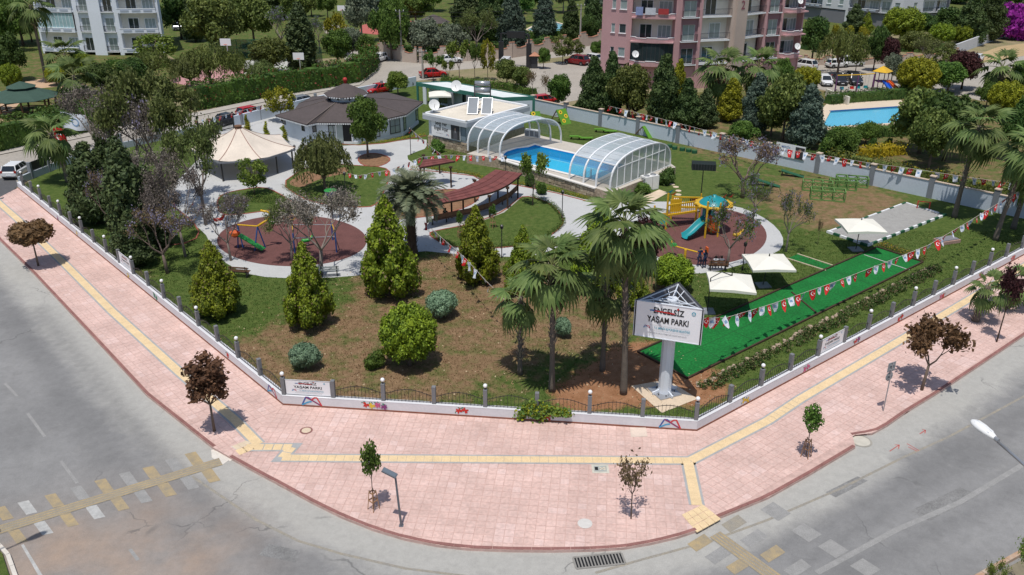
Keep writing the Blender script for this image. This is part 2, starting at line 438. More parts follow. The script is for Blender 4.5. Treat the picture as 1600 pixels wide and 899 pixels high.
def strip(line,w,z,closed=False):
 pts=[Vector((p.x,p.y))for p in line];n=len(pts);L_=[];R_=[]
 for i in range(n):
  a=pts[max(i-1,0)];b=pts[i];c=pts[min(i+1,n-1)]
  n1=(b-a).normalized()if i else(c-b).normalized();n2=(c-b).normalized()if i<n-1 else n1
  n1=Vector((-n1.y,n1.x));n2=Vector((-n2.y,n2.x));m=n1+n2;m=m*(2/max(m.length_squared,.8))
  L_.append(b+m*w/2*1.0);R_.append(b-m*w/2*1.0)
 return L_,R_
def ribbon(mb,line,w,z,mi=0,t=.0):
 L_,R_=strip(line,w,z)
 for i in range(len(line)-1):
  mb.add([(R_[i].x,R_[i].y,z),(R_[i+1].x,R_[i+1].y,z),(L_[i+1].x,L_[i+1].y,z),(L_[i].x,L_[i].y,z)],[(0,1,2,3)],mi)
tact=[[(-30,290),(0,319),(32,347),(100,412),(175,487),(280,582),(366,656),(404,695)],[(383,699.5),(456,699.5),(441,716),(1079,720.5),(1200,658),(1250,624.5),(1365,557),(1475,492),(1600,417),(1700,357)],[(1075,722),(1089,790)],[(404,695),(372,708)]]
g=MB()
for ln in tact[:3]:ribbon(g,gp(ln),.66,.006)
struct('grey_tactile_border',g,m_gstrip)
g=MB();ty=MB();ty.box((0,0,0),(.39,.46,.012),top=.97)
for k in(-.12,-.04,.04,.12):ty.box((0,k,.0075),(.34,.03,.004))
ty=ty.mesh('tactile_tile',m_yel)
tp=tag(link('tactile_path',None),kind='structure')
cands=[]
for ln in tact:
 pts=gp(ln)
 for a,b in zip(pts[:-1],pts[1:]):
  n=max(1,round((b-a).length/.4));e=(b-a).normalized();th=math.atan2(e.y,e.x)
  sg_=len(set(c_[2]for c_ in cands))%4
  for i in range(n):cands.append((a+(b-a)*(i+.5)/n,th,(a.x,sg_)))
pad=gp([(1065,805),(1098,789),(1127,812),(1089,833)])
cands.sort(key=lambda c:c[0].length)
g=MB()
for i,(c,th,sg_)in enumerate(cands):
 if i<260:link('tactile_tile',ty,tp,loc=(c.x,c.y,.009+.0017*sg_[1]),rot=(0,0,th))
 else:g.box((c.x,c.y,.009+.0017*sg_[1]),(.39,.46,.012),rz=th,top=.97)
tag(obj('far_tactile_tiles',g,m_yel,tp),kind='stuff')
def quadtiles(q,nx,ny,gap,z,h,mt,name,parent):
 for i in range(nx):
  for j in range(ny):
   def P_(u,v):return(q[0]*(1-u)+q[1]*u)*(1-v)+(q[3]*(1-u)+q[2]*u)*v
   e=gap
   c=[P_((i+e)/nx,(j+e)/ny),P_((i+1-e)/nx,(j+e)/ny),P_((i+1-e)/nx,(j+1-e)/ny),P_((i+e)/nx,(j+1-e)/ny)]
   o=(c[0]+c[2])/2;b=MB();b.prism([(p.x-o.x,p.y-o.y)for p in c],-h,0,inset=.004)
   link(name,b.mesh(name,mt),parent,loc=(o.x,o.y,z+random.uniform(-.002,.002)))
quadtiles(pad,4,3,.02,.012,.03,m_yel,'tactile_tile',tp)
quadtiles(gp([(362,698),(384,689),(404,696),(380,710)]),3,2,.02,.010,.03,M('worn_yellow_tile',(.63,.52,.38),.85,.1,2),'tactile_tile',tp)
m_ramp=M('ramp_concrete',(.62,.58,.52),.85,.1,1.5,fine=.08)
for q in([(333,703),(362,698),(384,708),(359,718)],[(1089,833),(1065,815),(1110,800),(1122,813)]):
 g=MB();c=gp(q,0)
 g.add([(c[0].x,c[0].y,-.12),(c[1].x,c[1].y,.008),(c[2].x,c[2].y,.008),(c[3].x,c[3].y,-.12)],[(0,1,2,3)])
 if q[0][0]<500:struct('kerb_ramp',g,m_ramp)
g=MB();ap=gp([(330,704),(352,699),(360,718),(348,727),(331,716)],ZR);g.poly(ap,z=ZR+.009);struct('ramp_apron',g,m_ramp)
# ---- road markings
m_mw=M('worn_white_marking',(.49,.49,.475),.85,.15,3.5,fine=.25,col2=(.33,.33,.32))
m_mf=M('faded_white_marking',(.315,.31,.30),.9,.12,3,fine=.25,col2=(.25,.248,.24))
m_my=M('worn_yellow_marking',(.42,.32,.175),.85,.2,3,fine=.25,col2=(.27,.235,.175))
m_mfy=M('faded_yellow_marking',(.325,.29,.225),.9,.12,2.5,fine=.25,col2=(.25,.24,.22))
def marks(name,mt,quads,z=ZR+.004):
 g=MB()
 for q in quads:g.poly([G(x,y,ZR)for x,y in q],z=z)
 return struct(name,g,mt)
def blk(cx,cy,a=(8.7,-2),b=(7,9.5)):
 return[(cx-a[0]-b[0],cy-a[1]-b[1]),(cx+a[0]-b[0],cy+a[1]-b[1]),(cx+a[0]+b[0],cy+a[1]+b[1]),(cx-a[0]+b[0],cy-a[1]+b[1])]
marks('yellow_crossing_blocks',m_my,[blk(*c)for c in((85,783),(163,760),(238,740),(304,718),(28,839),(108,813),(187,788),(261,766),(329,744),(6,803))]+[blk(x,y,(13,-8),(7,6))for x,y in((1094,849),(1154,885),(1207,866))],ZR+.010)
marks('white_crossing_blocks',m_mw,[blk(*c)for c in((43,794),(68,826),(149,801))]+[[(33,853),(37,851),(68,902),(61,902)]],ZR+.0085)
marks('faded_crossing_blocks',m_mf,[blk(*c)for c in((125,771),(201,749),(273,727),(223,776),(296,755))]+[blk(x,y,(14,-9),(8,6))for x,y in((1178,842),(1123,868),(1246,889))]+[blk(x,y,(10,-6),(14,9))for x,y in((1212,800),(1260,833),(1302,858),(1352,888))],ZR+.007)
marks('faded_yellow_blocks',m_mfy,[blk(1147,819,(13,-8),(7,6))],ZR+.0115)
g=MB()
for k in(-.24,-.08,.08,.24):
 a=G(-60,847,ZR);b=G(345,722,ZR);e=(b-a).normalized();n_=Vector((-e.y,e.x,0))
 ribbon(g,[a+n_*k,b+n_*k],.09,ZR+.018)
 a=G(1117,836,ZR);b=G(1330,990,ZR);e=(b-a).normalized();n_=Vector((-e.y,e.x,0))
 ribbon(g,[a+n_*k,b+n_*k],.09,ZR+.018)
struct('road_tactile_lines',g,m_my)
g=MB()
ribbon(g,[G(-60,847,ZR),G(345,722,ZR)],.62,ZR+.0145);ribbon(g,[G(1117,836,ZR),G(1330,990,ZR)],.62,ZR+.0145)
struct('road_tactile_base',g,m_mfy)
g=MB()
for q in([(8,600),(27,620)],[(43,646.5),(70,683)],[(95,721),(121,756)],[(203,859),(216,876)],[(-15,560),(-3,578)]):
 ribbon(g,gp(q,ZR),.13,ZR+.0055)
ribbon(g,gp([(1276,896),(1400,829),(1499,786),(1600,726),(1800,610)],ZR),.24,ZR+.0055)
struct('lane_lines',g,m_mf)
g=MB()
ribbon(g,gp([(300,745),(400,813),(466,846),(533,866),(633,889),(760,905)],ZR),.12,ZR+.004)
ribbon(g,gp([(930,896),(1000,876),(1110,846),(1200,813),(1316,763),(1410,716),(1483,683),(1600,620),(1800,500)],ZR),.12,ZR+.004)
struct('edge_lines',g,m_mfy)
m_red=M('red_spray',(.45,.06,.05),.8,.2,4)
pt_=MB()
for q in([(1420,800),(1500,762),(1530,775),(1452,815)],[(420,850),(470,862),(462,880),(404,868)],[(1290,770),(1340,745),(1356,752),(1306,778)]):pt_.poly(gp(q,ZR),z=ZR+.0025)
struct('asphalt_patches',pt_,M('patched_asphalt',(.21,.208,.203),.9,.2,1.5,.3,bsc=40,fine=.25))
g=MB()
for pl in([(1390,706),(1405,696)],[(1398,696),(1405,696),(1404,702)],[(1437,679),(1446,673)],[(1441,672),(1446,673),(1445,678)],[(1417,694),(1436,705)],[(1419,699),(1433,706)]):
 ribbon(g,gp(pl,ZR),.035,ZR+.006)
struct('red_spray_arrows',g,m_red)
dr=thing('drain_grate','long slotted drain grate in the gutter below the pink pavement','drain',G(936,877,ZR))
o=Vector(dr.location);e=(G(975,873,ZR)-G(899,881,ZR));L_=e.length;th=math.atan2(e.y,e.x)
dr.rotation_euler=(0,0,th)
g=MB();W=.62
g.box((0,W/2,.012),(L_,.08,.03));g.box((0,-W/2,.012),(L_,.08,.03));g.box((L_/2,0,.0115),(.08,W-.08,.029));g.box((-L_/2,0,.0115),(.08,W-.08,.029))
obj('frame',g,M('drain_iron',(.25,.24,.22),.7,.15,3),dr)
g=MB();g.box((0,0,.004),(L_-.08,W-.08,.006));obj('pit',g,m_dark,dr)
bm_=MB();bm_.box((0,0,.014),(.055,W-.085,.02));bm_=bm_.mesh('bar',MATS['drain_iron'])
nb=15
for i in range(nb-1):link('bar',bm_,dr,loc=(-L_/2+L_*(i+1)/nb,0,0))
def cover(px,py,r,label,z=0.,square=None,mt=m_stone,rim=None):
 t=thing('manhole_cover',label,'manhole cover',G(px,py,z))
 g=MB()
 if square:g.box((0,0,.011),(square[0],square[1],.022),top=.97)
 else:g.lathe([(r,0),(r,.018),(r*.96,.024)],n=24)
 obj('lid',g,mt,t)
 if rim:
  g=MB()
  if square:
   a,b=square[0]/2+.05,square[1]/2+.05
   for c,d in(((0,b,.008),(2*a+.1,.1,.016)),((0,-b,.008),(2*a+.1,.1,.016)),((a,0,.0075),(.1,2*b-.1,.015)),((-a,0,.0075),(.1,2*b-.1,.015))):g.box(c,d)
  else:
   for k in range(24):
    a=2*math.pi*k/24;g.box((math.cos(a)*(r+.04),math.sin(a)*(r+.04),.008),(.08,(r+.04)*.268,.016),rz=a)
  obj('rim',g,rim,t)
 return t
cover(478.6,673.5,.22,'small round pale cover ringed by red on the pavement near the left bend',rim=m_kerb)
cover(914,819,.30,'round white concrete cover in the pavement near the bare bent sapling',mt=M('white_concrete',(.58,.56,.53),.85,.1,4))
t=cover(938,733.5,0,'square pale cover with a bow mark just below the yellow strip',square=(.55,.42),mt=M('cover_grey',(.36,.38,.36),.8,.1,3),rim=M('cover_frame',(.55,.53,.45),.8,.1,3))
g=MB();g.poly([(-.24,-.12),(-.1,-.12),(-.1,.12),(-.24,.12)],z=.026);obj('window',g,m_dark,t)
g=MB()
for a,b in(((-.04,-.12),(.2,.12)),((-.04,.12),(.2,-.12)),((.2,.12),(.2,-.12))):g.bar((a[0],a[1],.026),(b[0],b[1],.026),.035,.006)
obj('bow_mark',g,M('cover_mark',(.7,.6,.45),.8,.1,3),t)
cover(1345,690,.42,'round pale concrete cover set in the notch of the red kerb',z=ZR,mt=M('pale_cover',(.52,.49,.42),.85,.1,3),rim=M('rim_concrete',(.33,.31,.27),.9,.1,3))
g=MB()
for a in([(984,669),(1009,669),(1012,683),(986,684)],):
 g.poly([G(*p)for p in a],z=.010)
struct('patched_paving',g,M('cement_patch',(.64,.53,.45),.9,.1,3,fine=.1))
# ================================================================== PARK GROUND
FARW=[(835,172),(884,186),(937.5,199),(996,211),(1058,225),(1126,240),(1197,256),(1274,272.5),(1359,292),(1450,311),(1552,331.5),(1662,354)]
fw=gp(FARW);fa,fb=fw[1],fw[10]
fdir=(fb-fa)/9
FW=[fa+fdir*k for k in range(-1,11)]
inn=outl(-.14)
PARK=ccw([(p.x,p.y)for p in inn[:3]+[inn[3]]]+[(p.x,p.y)for p in[FW[11]]+[FW[0]]+gp([(650,128),(560,142),(480,160),(330,208),(88,252)])])
def hull(p):
 p=sorted(set((round(a,4),round(b,4))for a,b in p));h=[]
 for seq in(p,p[::-1]):
  k=[]
  for q in seq:
   while len(k)>1 and(k[-1][0]-k[-2][0])*(q[1]-k[-2][1])-(k[-1][1]-k[-2][1])*(q[0]-k[-2][0])<=0:k.pop()
   k.append(q)
  h+=k[:-1]
 return h
PARK=hull(PARK)
g=MB();g.poly([(p.x,p.y)for p in[G(-900,420),inn[0],G(330,208),FW[0],FW[11],G(2500,390)]]+[(900,1600),(-900,1600)],z=-.012)
struct('terrain',g,m_earth)
def lawn_material(name,grid=True):
 m=bpy.data.materials.new(name);m.use_nodes=True;nt=m.node_tree;L=nt.links.new
 p=nt.nodes['Principled BSDF'];p.inputs['Roughness'].default_value=.95;p.inputs['Specular IOR Level'].default_value=.12
 geo=_n(nt,'ShaderNodeNewGeometry')
 def nz(s,d=5,r=.6):
  n=_n(nt,'ShaderNodeTexNoise');n.inputs['Scale'].default_value=s;n.inputs['Detail'].default_value=d;n.inputs['Roughness'].default_value=r
  L(geo.outputs['Position'],n.inputs['Vector']);return n.outputs['Fac']
 def mr(f,a,b,c=0,d=1):
  x=_n(nt,'ShaderNodeMapRange');x.inputs[1].default_value=a;x.inputs[2].default_value=b
  x.inputs[3].default_value=c;x.inputs[4].default_value=d;L(f,x.inputs[0]);return x.outputs[0]
 def mix(f,a,b):
  x=_n(nt,'ShaderNodeMix',data_type='RGBA');L(f,x.inputs['Factor'])
  for k,c in(('A',a),('B',b)):
   if isinstance(c,tuple):x.inputs[k].default_value=list(c)+[1]
   else:L(c,x.inputs[k])
  return x.outputs['Result']
 green=mix(mr(nz(2.2,6,.75),.35,.65),(.048,.088,.017),(.110,.145,.038))
 dry=mix(mr(nz(2.8,6,.75),.35,.65),(.165,.103,.055),(.275,.182,.105))
 soil=mix(mr(nz(1.6,6,.7),.35,.65),(.24,.115,.055),(.36,.19,.105))
 a1=_n(nt,'ShaderNodeAttribute',attribute_name='dry');a2=_n(nt,'ShaderNodeAttribute',attribute_name='soil')
 ad=_n(nt,'ShaderNodeMath',operation='MULTIPLY_ADD');L(nz(.9,8,.72),ad.inputs[0]);ad.inputs[1].default_value=2.3
 sb=_n(nt,'ShaderNodeMath',operation='SUBTRACT');L(a1.outputs['Fac'],sb.inputs[0]);sb.inputs[1].default_value=1.22;L(sb.outputs[0],ad.inputs[2])
 c=mix(mr(ad.outputs[0],.25,.75),green,dry)
 ad2=_n(nt,'ShaderNodeMath',operation='MULTIPLY_ADD');L(nz(1.3,6,.7),ad2.inputs[0]);ad2.inputs[1].default_value=1.0
 sb2=_n(nt,'ShaderNodeMath',operation='SUBTRACT');L(a2.outputs['Fac'],sb2.inputs[0]);sb2.inputs[1].default_value=.5;L(sb2.outputs[0],ad2.inputs[2])
 c=mix(mr(ad2.outputs[0],.35,.6),c,soil)
 vm=_n(nt,'ShaderNodeVectorMath',operation='SCALE');L(c,vm.inputs[0]);L(mr(nz(22,4,.7),.3,.7,.72,1.28),vm.inputs['Scale'])
 L(vm.outputs[0],p.inputs['Base Color'])
 bp=_n(nt,'ShaderNodeBump');bp.inputs['Strength'].default_value=.8;bp.inputs['Distance'].default_value=.05
 L(nz(16,5,.7),bp.inputs['Height']);L(bp.outputs[0],p.inputs['Normal'])
 return m
m_lawn=lawn_material('lawn_grass')
DRY=[(470,535,3.5,1),(600,470,3.5,1.0),(700,430,4,1),(560,560,3.5,.9),(760,520,3.5,1),(690,560,3.5,.95),(560,610,4,.8),(830,470,3.5,.9),(430,580,2.5,.8),(900,520,3,.75),(1020,440,3,.5),(760,590,2.4,.4),(1300,300,4.5,.85),(1240,320,4,.5),(1340,320,3.5,.6),(1150,245,5,.5),(1090,225,3,.4),(215,430,1.2,.5),(950,470,3,.6),(1290,345,3,.55)]
GRN=[(484,518,.9,.6),(612,474,1.0,.6),(648,584,1.0,.7),(744,450,.9,.5),(342,497,.8,.4),(830,540,1.6,.5),(760,590,1.5,.5),(400,470,3.5,.5),(530,470,1.5,.5),(690,610,1.3,.3),(1000,590,1,0)]
SOIL=[(960,600,1.9,1),(1040,590,2.2,1),(1090,605,1.4,.9),(905,620,1.4,.9),(1010,560,2,.9),(465,597,.8,.6),(920,500,.9,.3)]
def blobs(P,L_):
 v=np.zeros(len(P))
 for x,y,r,w in L_:
  c=G(x,y);v+=w*np.exp(-((P-np.array([c.x,c.y]))**2).sum(1)/(2*(r*.8)**2))
 return v
def gridpoly(poly,step,z):
 xs=[p[0]for p in poly];ys=[p[1]for p in poly];V=[];F=[];key={}
 def vid(p):
  k=(round(p[0],3),round(p[1],3))
  if k not in key:key[k]=len(V);V.append((p[0],p[1],z))
  return key[k]
 for i in range(int(min(xs)/step)-1,int(max(xs)/step)+1):
  for j in range(int(min(ys)/step)-1,int(max(ys)/step)+1):
   c=clip([(i*step,j*step),((i+1)*step,j*step),((i+1)*step,(j+1)*step),(i*step,(j+1)*step)],poly)
   if area(c)>1e-4:F.append(tuple(vid(p)for p in c))
 return V,F
V,F=gridpoly(PARK,.8,0.0)
me=bpy.data.meshes.new('lawn');me.from_pydata(V,[],F);P=np.array(V)[:,:2]
setattr_f(me,'dry',np.clip(blobs(P,DRY)-blobs(P,GRN),0,.74));setattr_f(me,'soil',np.clip(blobs(P,SOIL),0,1))
me.materials.append(m_lawn);tag(link('park_lawn',me),kind='structure')
m_path=M('pale_path_screed',(.47,.475,.47),.85,.07,.6,.1,fine=.06)
m_rubber=M('red_rubber_surface',(.145,.064,.058),.95,.13,1.2,.5,bsc=30,fine=.2)
m_bed=M('bark_mulch',(.24,.135,.075),.95,.25,2.5,.6,fine=.3)
m_brick=M('red_brick_edge',(.33,.10,.07),.85,.15,2)
def sheet(name,px,z,mt,sm=1,pts=None,cuts=None):
 p=pts or gp(px)
 if sm:p=smoothpoly(p,sm)
 g=MB();g.poly([(v.x,v.y)for v in p],z=z)
 me=g.mesh(name,mt)
 if mt is m_lawn:
  n=len(me.vertices);setattr_f(me,'dry',np.full(n,.12));setattr_f(me,'soil',np.zeros(n))
 bm=bmesh.new();bm.from_mesh(me);bmesh.ops.triangulate(bm,faces=bm.faces);bm.to_mesh(me);bm.free()
 tag(link(name,me),kind='structure');return p
def edging(p,name='brick_edging',mt=None,w=.10,h=.05,closed=True):
 g=MB();pts=[Vector((v.x,v.y,0))for v in p]
 if closed:pts.append(pts[0])
 for a,b in zip(pts[:-1],pts[1:]):
  if(b-a).length<.02:continue
  e=(b-a);g.box(((a.x+b.x)/2,(a.y+b.y)/2,h/2+.004),(e.length+.02,w,h),rz=math.atan2(e.y,e.x))
 struct(name,g,mt or m_brick)
paved=sheet('plaza',[(225,330),(300,262),(330,222),(345,203),(380,196),(425,190),(450,215),(470,224),(560,230),(666,215),(668,232),(650,238),(632,246),(655,262),(690,268),(740,274),(765,288),(800,287),(870,301),(927,316),(990,316),(1085,316),(1150,322),(1190,338),(1216,358),(1226,378),(1216,396),(1160,414),(1110,428),(1050,428),(1005,418),(975,395),(930,380),(895,372),(868,390),(830,402),(770,402),(700,397),(655,392),(640,402),(600,425),(540,434),(460,436),(400,433),(360,418),(335,395),(318,360),(290,350)],.010,m_path,1)
isl=[]
isl.append(sheet('island_lawn',[(440,288),(468,309),(498,319),(525,322),(575,326),(592,318),(600,300),(612,272),(600,262),(560,260),(520,257),(480,263),(466,270)],.016,m_lawn,1))
isl.append(sheet('flower_bed',[(600,345),(612,332),(640,312),(665,302),(700,296),(738,300),(750,307),(742,318),(715,330),(680,338),(645,342)],.016,m_bed,1))
isl.append(sheet('round_lawn',[(668,366),(684,378),(710,388),(777,389),(820,384),(851,375),(870,362),(881,350),(878,338),(862,320),(830,308),(812,309),(788,331),(754,345),(729,353),(684,361)],.016,m_lawn,1))
isl.append(sheet('island_lawn',[(338,318),(347,304),(380,297),(412,293),(434,302),(462,320),(420,330),(377,336),(345,337)],.016,m_lawn,1))
isl.append(sheet('tree_bed',[(558,250),(566,243),(583,240),(600,243),(612,250),(600,259),(583,262),(566,259)],.016,m_bed,1))
isl.append(sheet('island_lawn',[(225,345),(262,318),(300,345),(315,370),(280,385),(240,380)],.016,m_lawn,1))
for p in isl:edging(p)
sheet('mulch_patch',[(466,275),(480,268),(520,264),(548,262),(540,272),(500,280),(470,296),(448,288)],.020,m_bed,1)
def ellipse(cx,cy,a,b,n=56):return[(cx+a*math.cos(2*math.pi*i/n),cy+b*math.sin(2*math.pi*i/n))for i in range(n)]
r1=sheet('red_play_surface',ellipse(456,377,117,40),.018,m_rubber,0)
r2=sheet('red_play_surface',ellipse(1098,370,100,45),.018,m_rubber,0)
edging(gp([(640,266),(690,270),(740,276),(765,290),(800,289),(870,303),(927,318)]),closed=False)
edging(gp([(470,222),(560,228),(600,225),(666,213)]),closed=False)
sheet('sign_slab',[(986,604),(1042,594),(1090,624),(1034,646)],.012,m_stone,0)
m_turf=M('artificial_turf',(.008,.15,.028),.9,.2,.6,.5,bsc=40,fine=.3)
TURF=gp([(996,551),(1074,593),(1442,411),(1370,387.5)])
sheet('artificial_turf_pitch',None,.018,m_turf,0,pts=TURF)
m_timber=M('dark_timber',(.06,.035,.022),.8,.2,3,.2)
edging(TURF,'turf_frame',m_timber,.10,.10)
edging(gp([(1237,458),(1276,491)]),'turf_divider',m_timber,.10,.06,False)
g=MB();q0,q1,q2,q3=TURF
for k in range(1,8):ribbon(g,[q0.lerp(q3,k/8),q1.lerp(q2,k/8)],.05,.0205)
ribbon(g,[q0.lerp(q1,.5),q3.lerp(q2,.5)],.045,.022);struct('turf_seams',g,M('turf_seam',(.012,.095,.024),.9,.3,3,fine=.3))
g=MB();ribbon(g,gp([(1350,399),(1421,423)]),.10,.024);struct('pitch_line',g,m_mw)
sheet('turf_strip',[(1230,405),(1290,424),(1304,417),(1246,398)],.014,m_turf,0)
edging(gp([(1230,405),(1290,424)]),'strip_edge',M('pale_timber',(.55,.47,.33),.8,.1,3),.08,.06,False)
edging(gp([(1246,398),(1304,417)]),'strip_edge',MATS['pale_timber'],.08,.06,False)
COURT=gp([(1292,364),(1355,386),(1478,337.5),(1415,318)])
m_court=M('court_gravel',(.33,.325,.31),.95,.1,2,.5,bsc=40,fine=.2)
sheet('boules_court',None,.014,m_court,0,pts=COURT)
ck=thing('court_kerb','green and white painted kerb blocks framing the grey gravel court','kerb',COURT[1])
o=COURT[1]
m_kg=M('kerb_green_paint',(.02,.10,.05),.7,.1,2)
for i in range(4):
 a=COURT[i];b=COURT[(i+1)%4];e=b-a;n=max(2,round(e.length/.62));L_=e.length/n;e.normalize()
 for k in range(n):
  c=a+e*(L_*(k+.5))-o;gm=MB();gm.box((0,0,.09),(L_-.02,.16,.18),top=.94)
  if i in(1,0):mt_=(m_white,m_kg)[k%2]
  else:mt_=(m_white,m_kg)[0 if k%3 else 1]
  if i in(2,3):gm=MB();gm.box((0,0,.04),(L_-.02,.14,.08),top=.94)
  obj('kerb_block',gm,mt_,ck,loc=(c.x,c.y,0),rot=(0,0,math.atan2(e.y,e.x)))
m_street=M('back_street_asphalt',(.36,.33,.29),.9,.1,.25,.2,fine=.1)
m_street2=M('side_street_asphalt',(.10,.10,.105),.9,.15,.4,.2,fine=.1)
def flat(name,px,z,mt):
 g=MB();g.poly(gp(px),z=z);me=g.mesh(name,mt)
 bm=bmesh.new();bm.from_mesh(me);bmesh.ops.triangulate(bm,faces=bm.faces);bm.to_mesh(me);bm.free()
 return tag(link(name,me),kind='structure')
flat('back_street',[(-400,420),(-60,322),(26,284),(88,251),(330,207),(480,158),(600,134),(690,122),(690,112),(760,106),(828,100),(850,93),(940,82),(1000,66),(1000,58),(880,78),(652,98),(577,92),(560,70),(540,40),(500,40),(540,95),(574,103),(588,115),(562,134),(430,157),(300,184),(150,212),(0,243),(-400,330)],-.006,m_street)
flat('side_street',[(-300,500),(-60,345),(-8,322),(30,290),(20,276),(-60,290),(-300,350)],-.001,m_street2)
flat('parking_lot',[(798,100),(812,150),(845,168),(940,150),(1010,130),(1000,96),(930,98),(880,97),(850,100)],-.002,m_street)
flat('far_pavement',[(0,243),(150,212),(300,184),(430,157),(562,134),(588,115),(580,113),(556,130),(425,152),(300,178),(150,204),(0,232),(-400,316),(-400,330)],.06,M('far_pavement_slabs',(.40,.37,.33),.9,.1,1.2,fine=.1))
flat('far_pavement',[(577,92),(652,98),(880,78),(1000,58),(1000,55),(880,75),(652,95),(577,89)],.06,MATS['far_pavement_slabs'])
flat('right_street',[(1240,132),(1330,150),(1500,150),(1540,160),(1560,120),(1600,95),(1700,70),(1700,55),(1560,78),(1490,96),(1240,96)],-.004,m_street)
flat('forecourt_slabs',[(330,206),(330,222),(345,218),(430,205),(480,172),(462,164),(400,178)],.006,m_path)
# ---- tufts over the lawns give the grass its broken edge
def tufts(n,hmin,hmax,w):
 xs=[p[0]for p in PARK];ys=[p[1]for p in PARK]
 Q=np.stack([rng.uniform(min(xs),max(xs),n*3),rng.uniform(min(ys),62,n*3)],1)
 keep=np.ones(len(Q),bool)
 for i in range(len(PARK)):
  a=np.array(PARK[i]);b=np.array(PARK[(i+1)%len(PARK)]);keep&=((b-a)[0]*(Q[:,1]-a[1])-(b-a)[1]*(Q[:,0]-a[0]))>.1
 def inside(Q,poly):
  c=np.zeros(len(Q),bool);j=len(poly)-1
  for i in range(len(poly)):
   xi,yi=poly[i][0],poly[i][1];xj,yj=poly[j][0],poly[j][1]
   cond=((yi>Q[:,1])!=(yj>Q[:,1]))&(Q[:,0]<(xj-xi)*(Q[:,1]-yi)/(yj-yi+1e-12)+xi)
   c^=cond;j=i
  return c
 keep&=~inside(Q,TURF)&~inside(Q,COURT)
 pv=inside(Q,paved);isin=np.zeros(len(Q),bool)
 for k in(0,2,3):isin|=inside(Q,isl[k])
 keep&=(~pv)|isin
 soil=np.clip(blobs(Q,SOIL),0,1);keep&=rng.random(len(Q))>soil
 for hx in([986,604,1042,594,1090,624,1034,646],):
  keep&=~inside(Q,gp(list(zip(hx[::2],hx[1::2]))))
 Q=Q[keep][:n];n=len(Q)
 dv=np.clip(blobs(Q,DRY)-blobs(Q,GRN),0,.74)
 a=rng.uniform(0,math.tau,n);h=rng.uniform(hmin,hmax,n);ww=rng.uniform(.6,1.3,n)*w
 dx,dy=np.cos(a),np.sin(a);lx,ly=rng.normal(0,.03,n),rng.normal(0,.03,n)
 V=np.empty((n,3,3));V[:,0]=np.stack([Q[:,0]-dx*ww,Q[:,1]-dy*ww,np.full(n,.0)],1)
 V[:,1]=np.stack([Q[:,0]+dx*ww,Q[:,1]+dy*ww,np.full(n,.0)],1);V[:,2]=np.stack([Q[:,0]+lx,Q[:,1]+ly,h],1)
 me=bpy.data.meshes.new('grass_tufts');me.vertices.add(3*n);me.vertices.foreach_set('co',V.ravel())
 me.loops.add(3*n);me.loops.foreach_set('vertex_index',np.arange(3*n,dtype=np.int32))
 me.polygons.add(n);me.polygons.foreach_set('loop_start',np.arange(0,3*n,3,dtype=np.int32));me.update()
 setattr_f(me,'dry',np.repeat(dv,3));setattr_f(me,'soil',np.zeros(3*n));me.materials.append(m_lawn)
 tag(link('grass_tufts',me),'short tufts of green and dry grass over the park lawns','grass',kind='stuff')
def litter(n):
 xs=[p[0]for p in PARK];Q=np.stack([rng.uniform(min(xs),max(xs),n),rng.uniform(30,60,n)],1);Q=Q[(blobs(Q,DRY)>.2)|(blobs(Q,SOIL)>.2)]
 for i in range(len(PARK)):a=np.array(PARK[i]);b=np.array(PARK[(i+1)%len(PARK)]);Q=Q[((b-a)[0]*(Q[:,1]-a[1])-(b-a)[1]*(Q[:,0]-a[0]))>.1]
 C=np.concatenate([Q,np.full((len(Q),1),.02)],1);d=rng.uniform(0,math.tau,len(Q));s=rng.uniform(.02,.06,len(Q));T=np.stack([np.cos(d)*s,np.sin(d)*s,0*s],1);B=np.stack([-np.sin(d)*s*.5,np.cos(d)*s*.5,s*.5],1)
 V=np.stack([C-T,C+B,C+T,C-B],1).reshape(-1,3);N_=len(Q);me=bpy.data.meshes.new('leaf_litter');me.vertices.add(4*N_);me.vertices.foreach_set('co',V.ravel());me.loops.add(4*N_);me.loops.foreach_set('vertex_index',np.arange(4*N_,dtype=np.int32));me.polygons.add(N_);me.polygons.foreach_set('loop_start',np.arange(0,4*N_,4,dtype=np.int32))
 me.materials.append(M('dry_leaf',(.34,.22,.12),.8,.3,5));me.materials.append(M('dry_leaf_pale',(.48,.38,.24),.8,.3,5));me.polygons.foreach_set('material_index',rng.integers(0,2,N_).astype(np.int32));me.update()
 tag(link('leaf_litter',me),'dry fallen leaves scattered over the bare lawn','leaves',kind='stuff')
litter(14000)
tufts(60000,.04,.09,.028)
# ================================================================== PARK WALL WITH RAILINGS
m_post=M('fence_post_grey',(.19,.195,.205),.6,.1,2,spec=.35)
m_iron=M('railing_iron',(.03,.028,.028),.55,.1,3,spec=.4)
m_globe=M('globe_glass',(.85,.86,.87),.3,.02,3,spec=.5)
m_skirt=M('earth_stain',(.28,.12,.08),.9,.2,2)
wallmat=M('white_wall_paint',(.66,.665,.69),.75,.05,.6,.06,fine=.04)
def text(s,size,bold=0.,align='CENTER',sp=1.0):
 c=bpy.data.curves.new('t','FONT');c.body=s;c.size=size;c.align_x=align;c.offset=bold*size;c.extrude=.0;c.space_character=sp
 c.resolution_u=3
 o=bpy.data.objects.new('t',c);COL.objects.link(o);dg=bpy.context.evaluated_depsgraph_get();dg.update()
 me=bpy.data.meshes.new_from_object(o.evaluated_get(dg));bpy.data.objects.remove(o);return me
def stick(name,me,mt,parent,loc,rx,rz,scl=(1,1,1)):
 me.materials.clear();me.materials.append(mt)
 return link(name,me,parent,loc=loc,rot=(rx,0,rz),sc=scl)
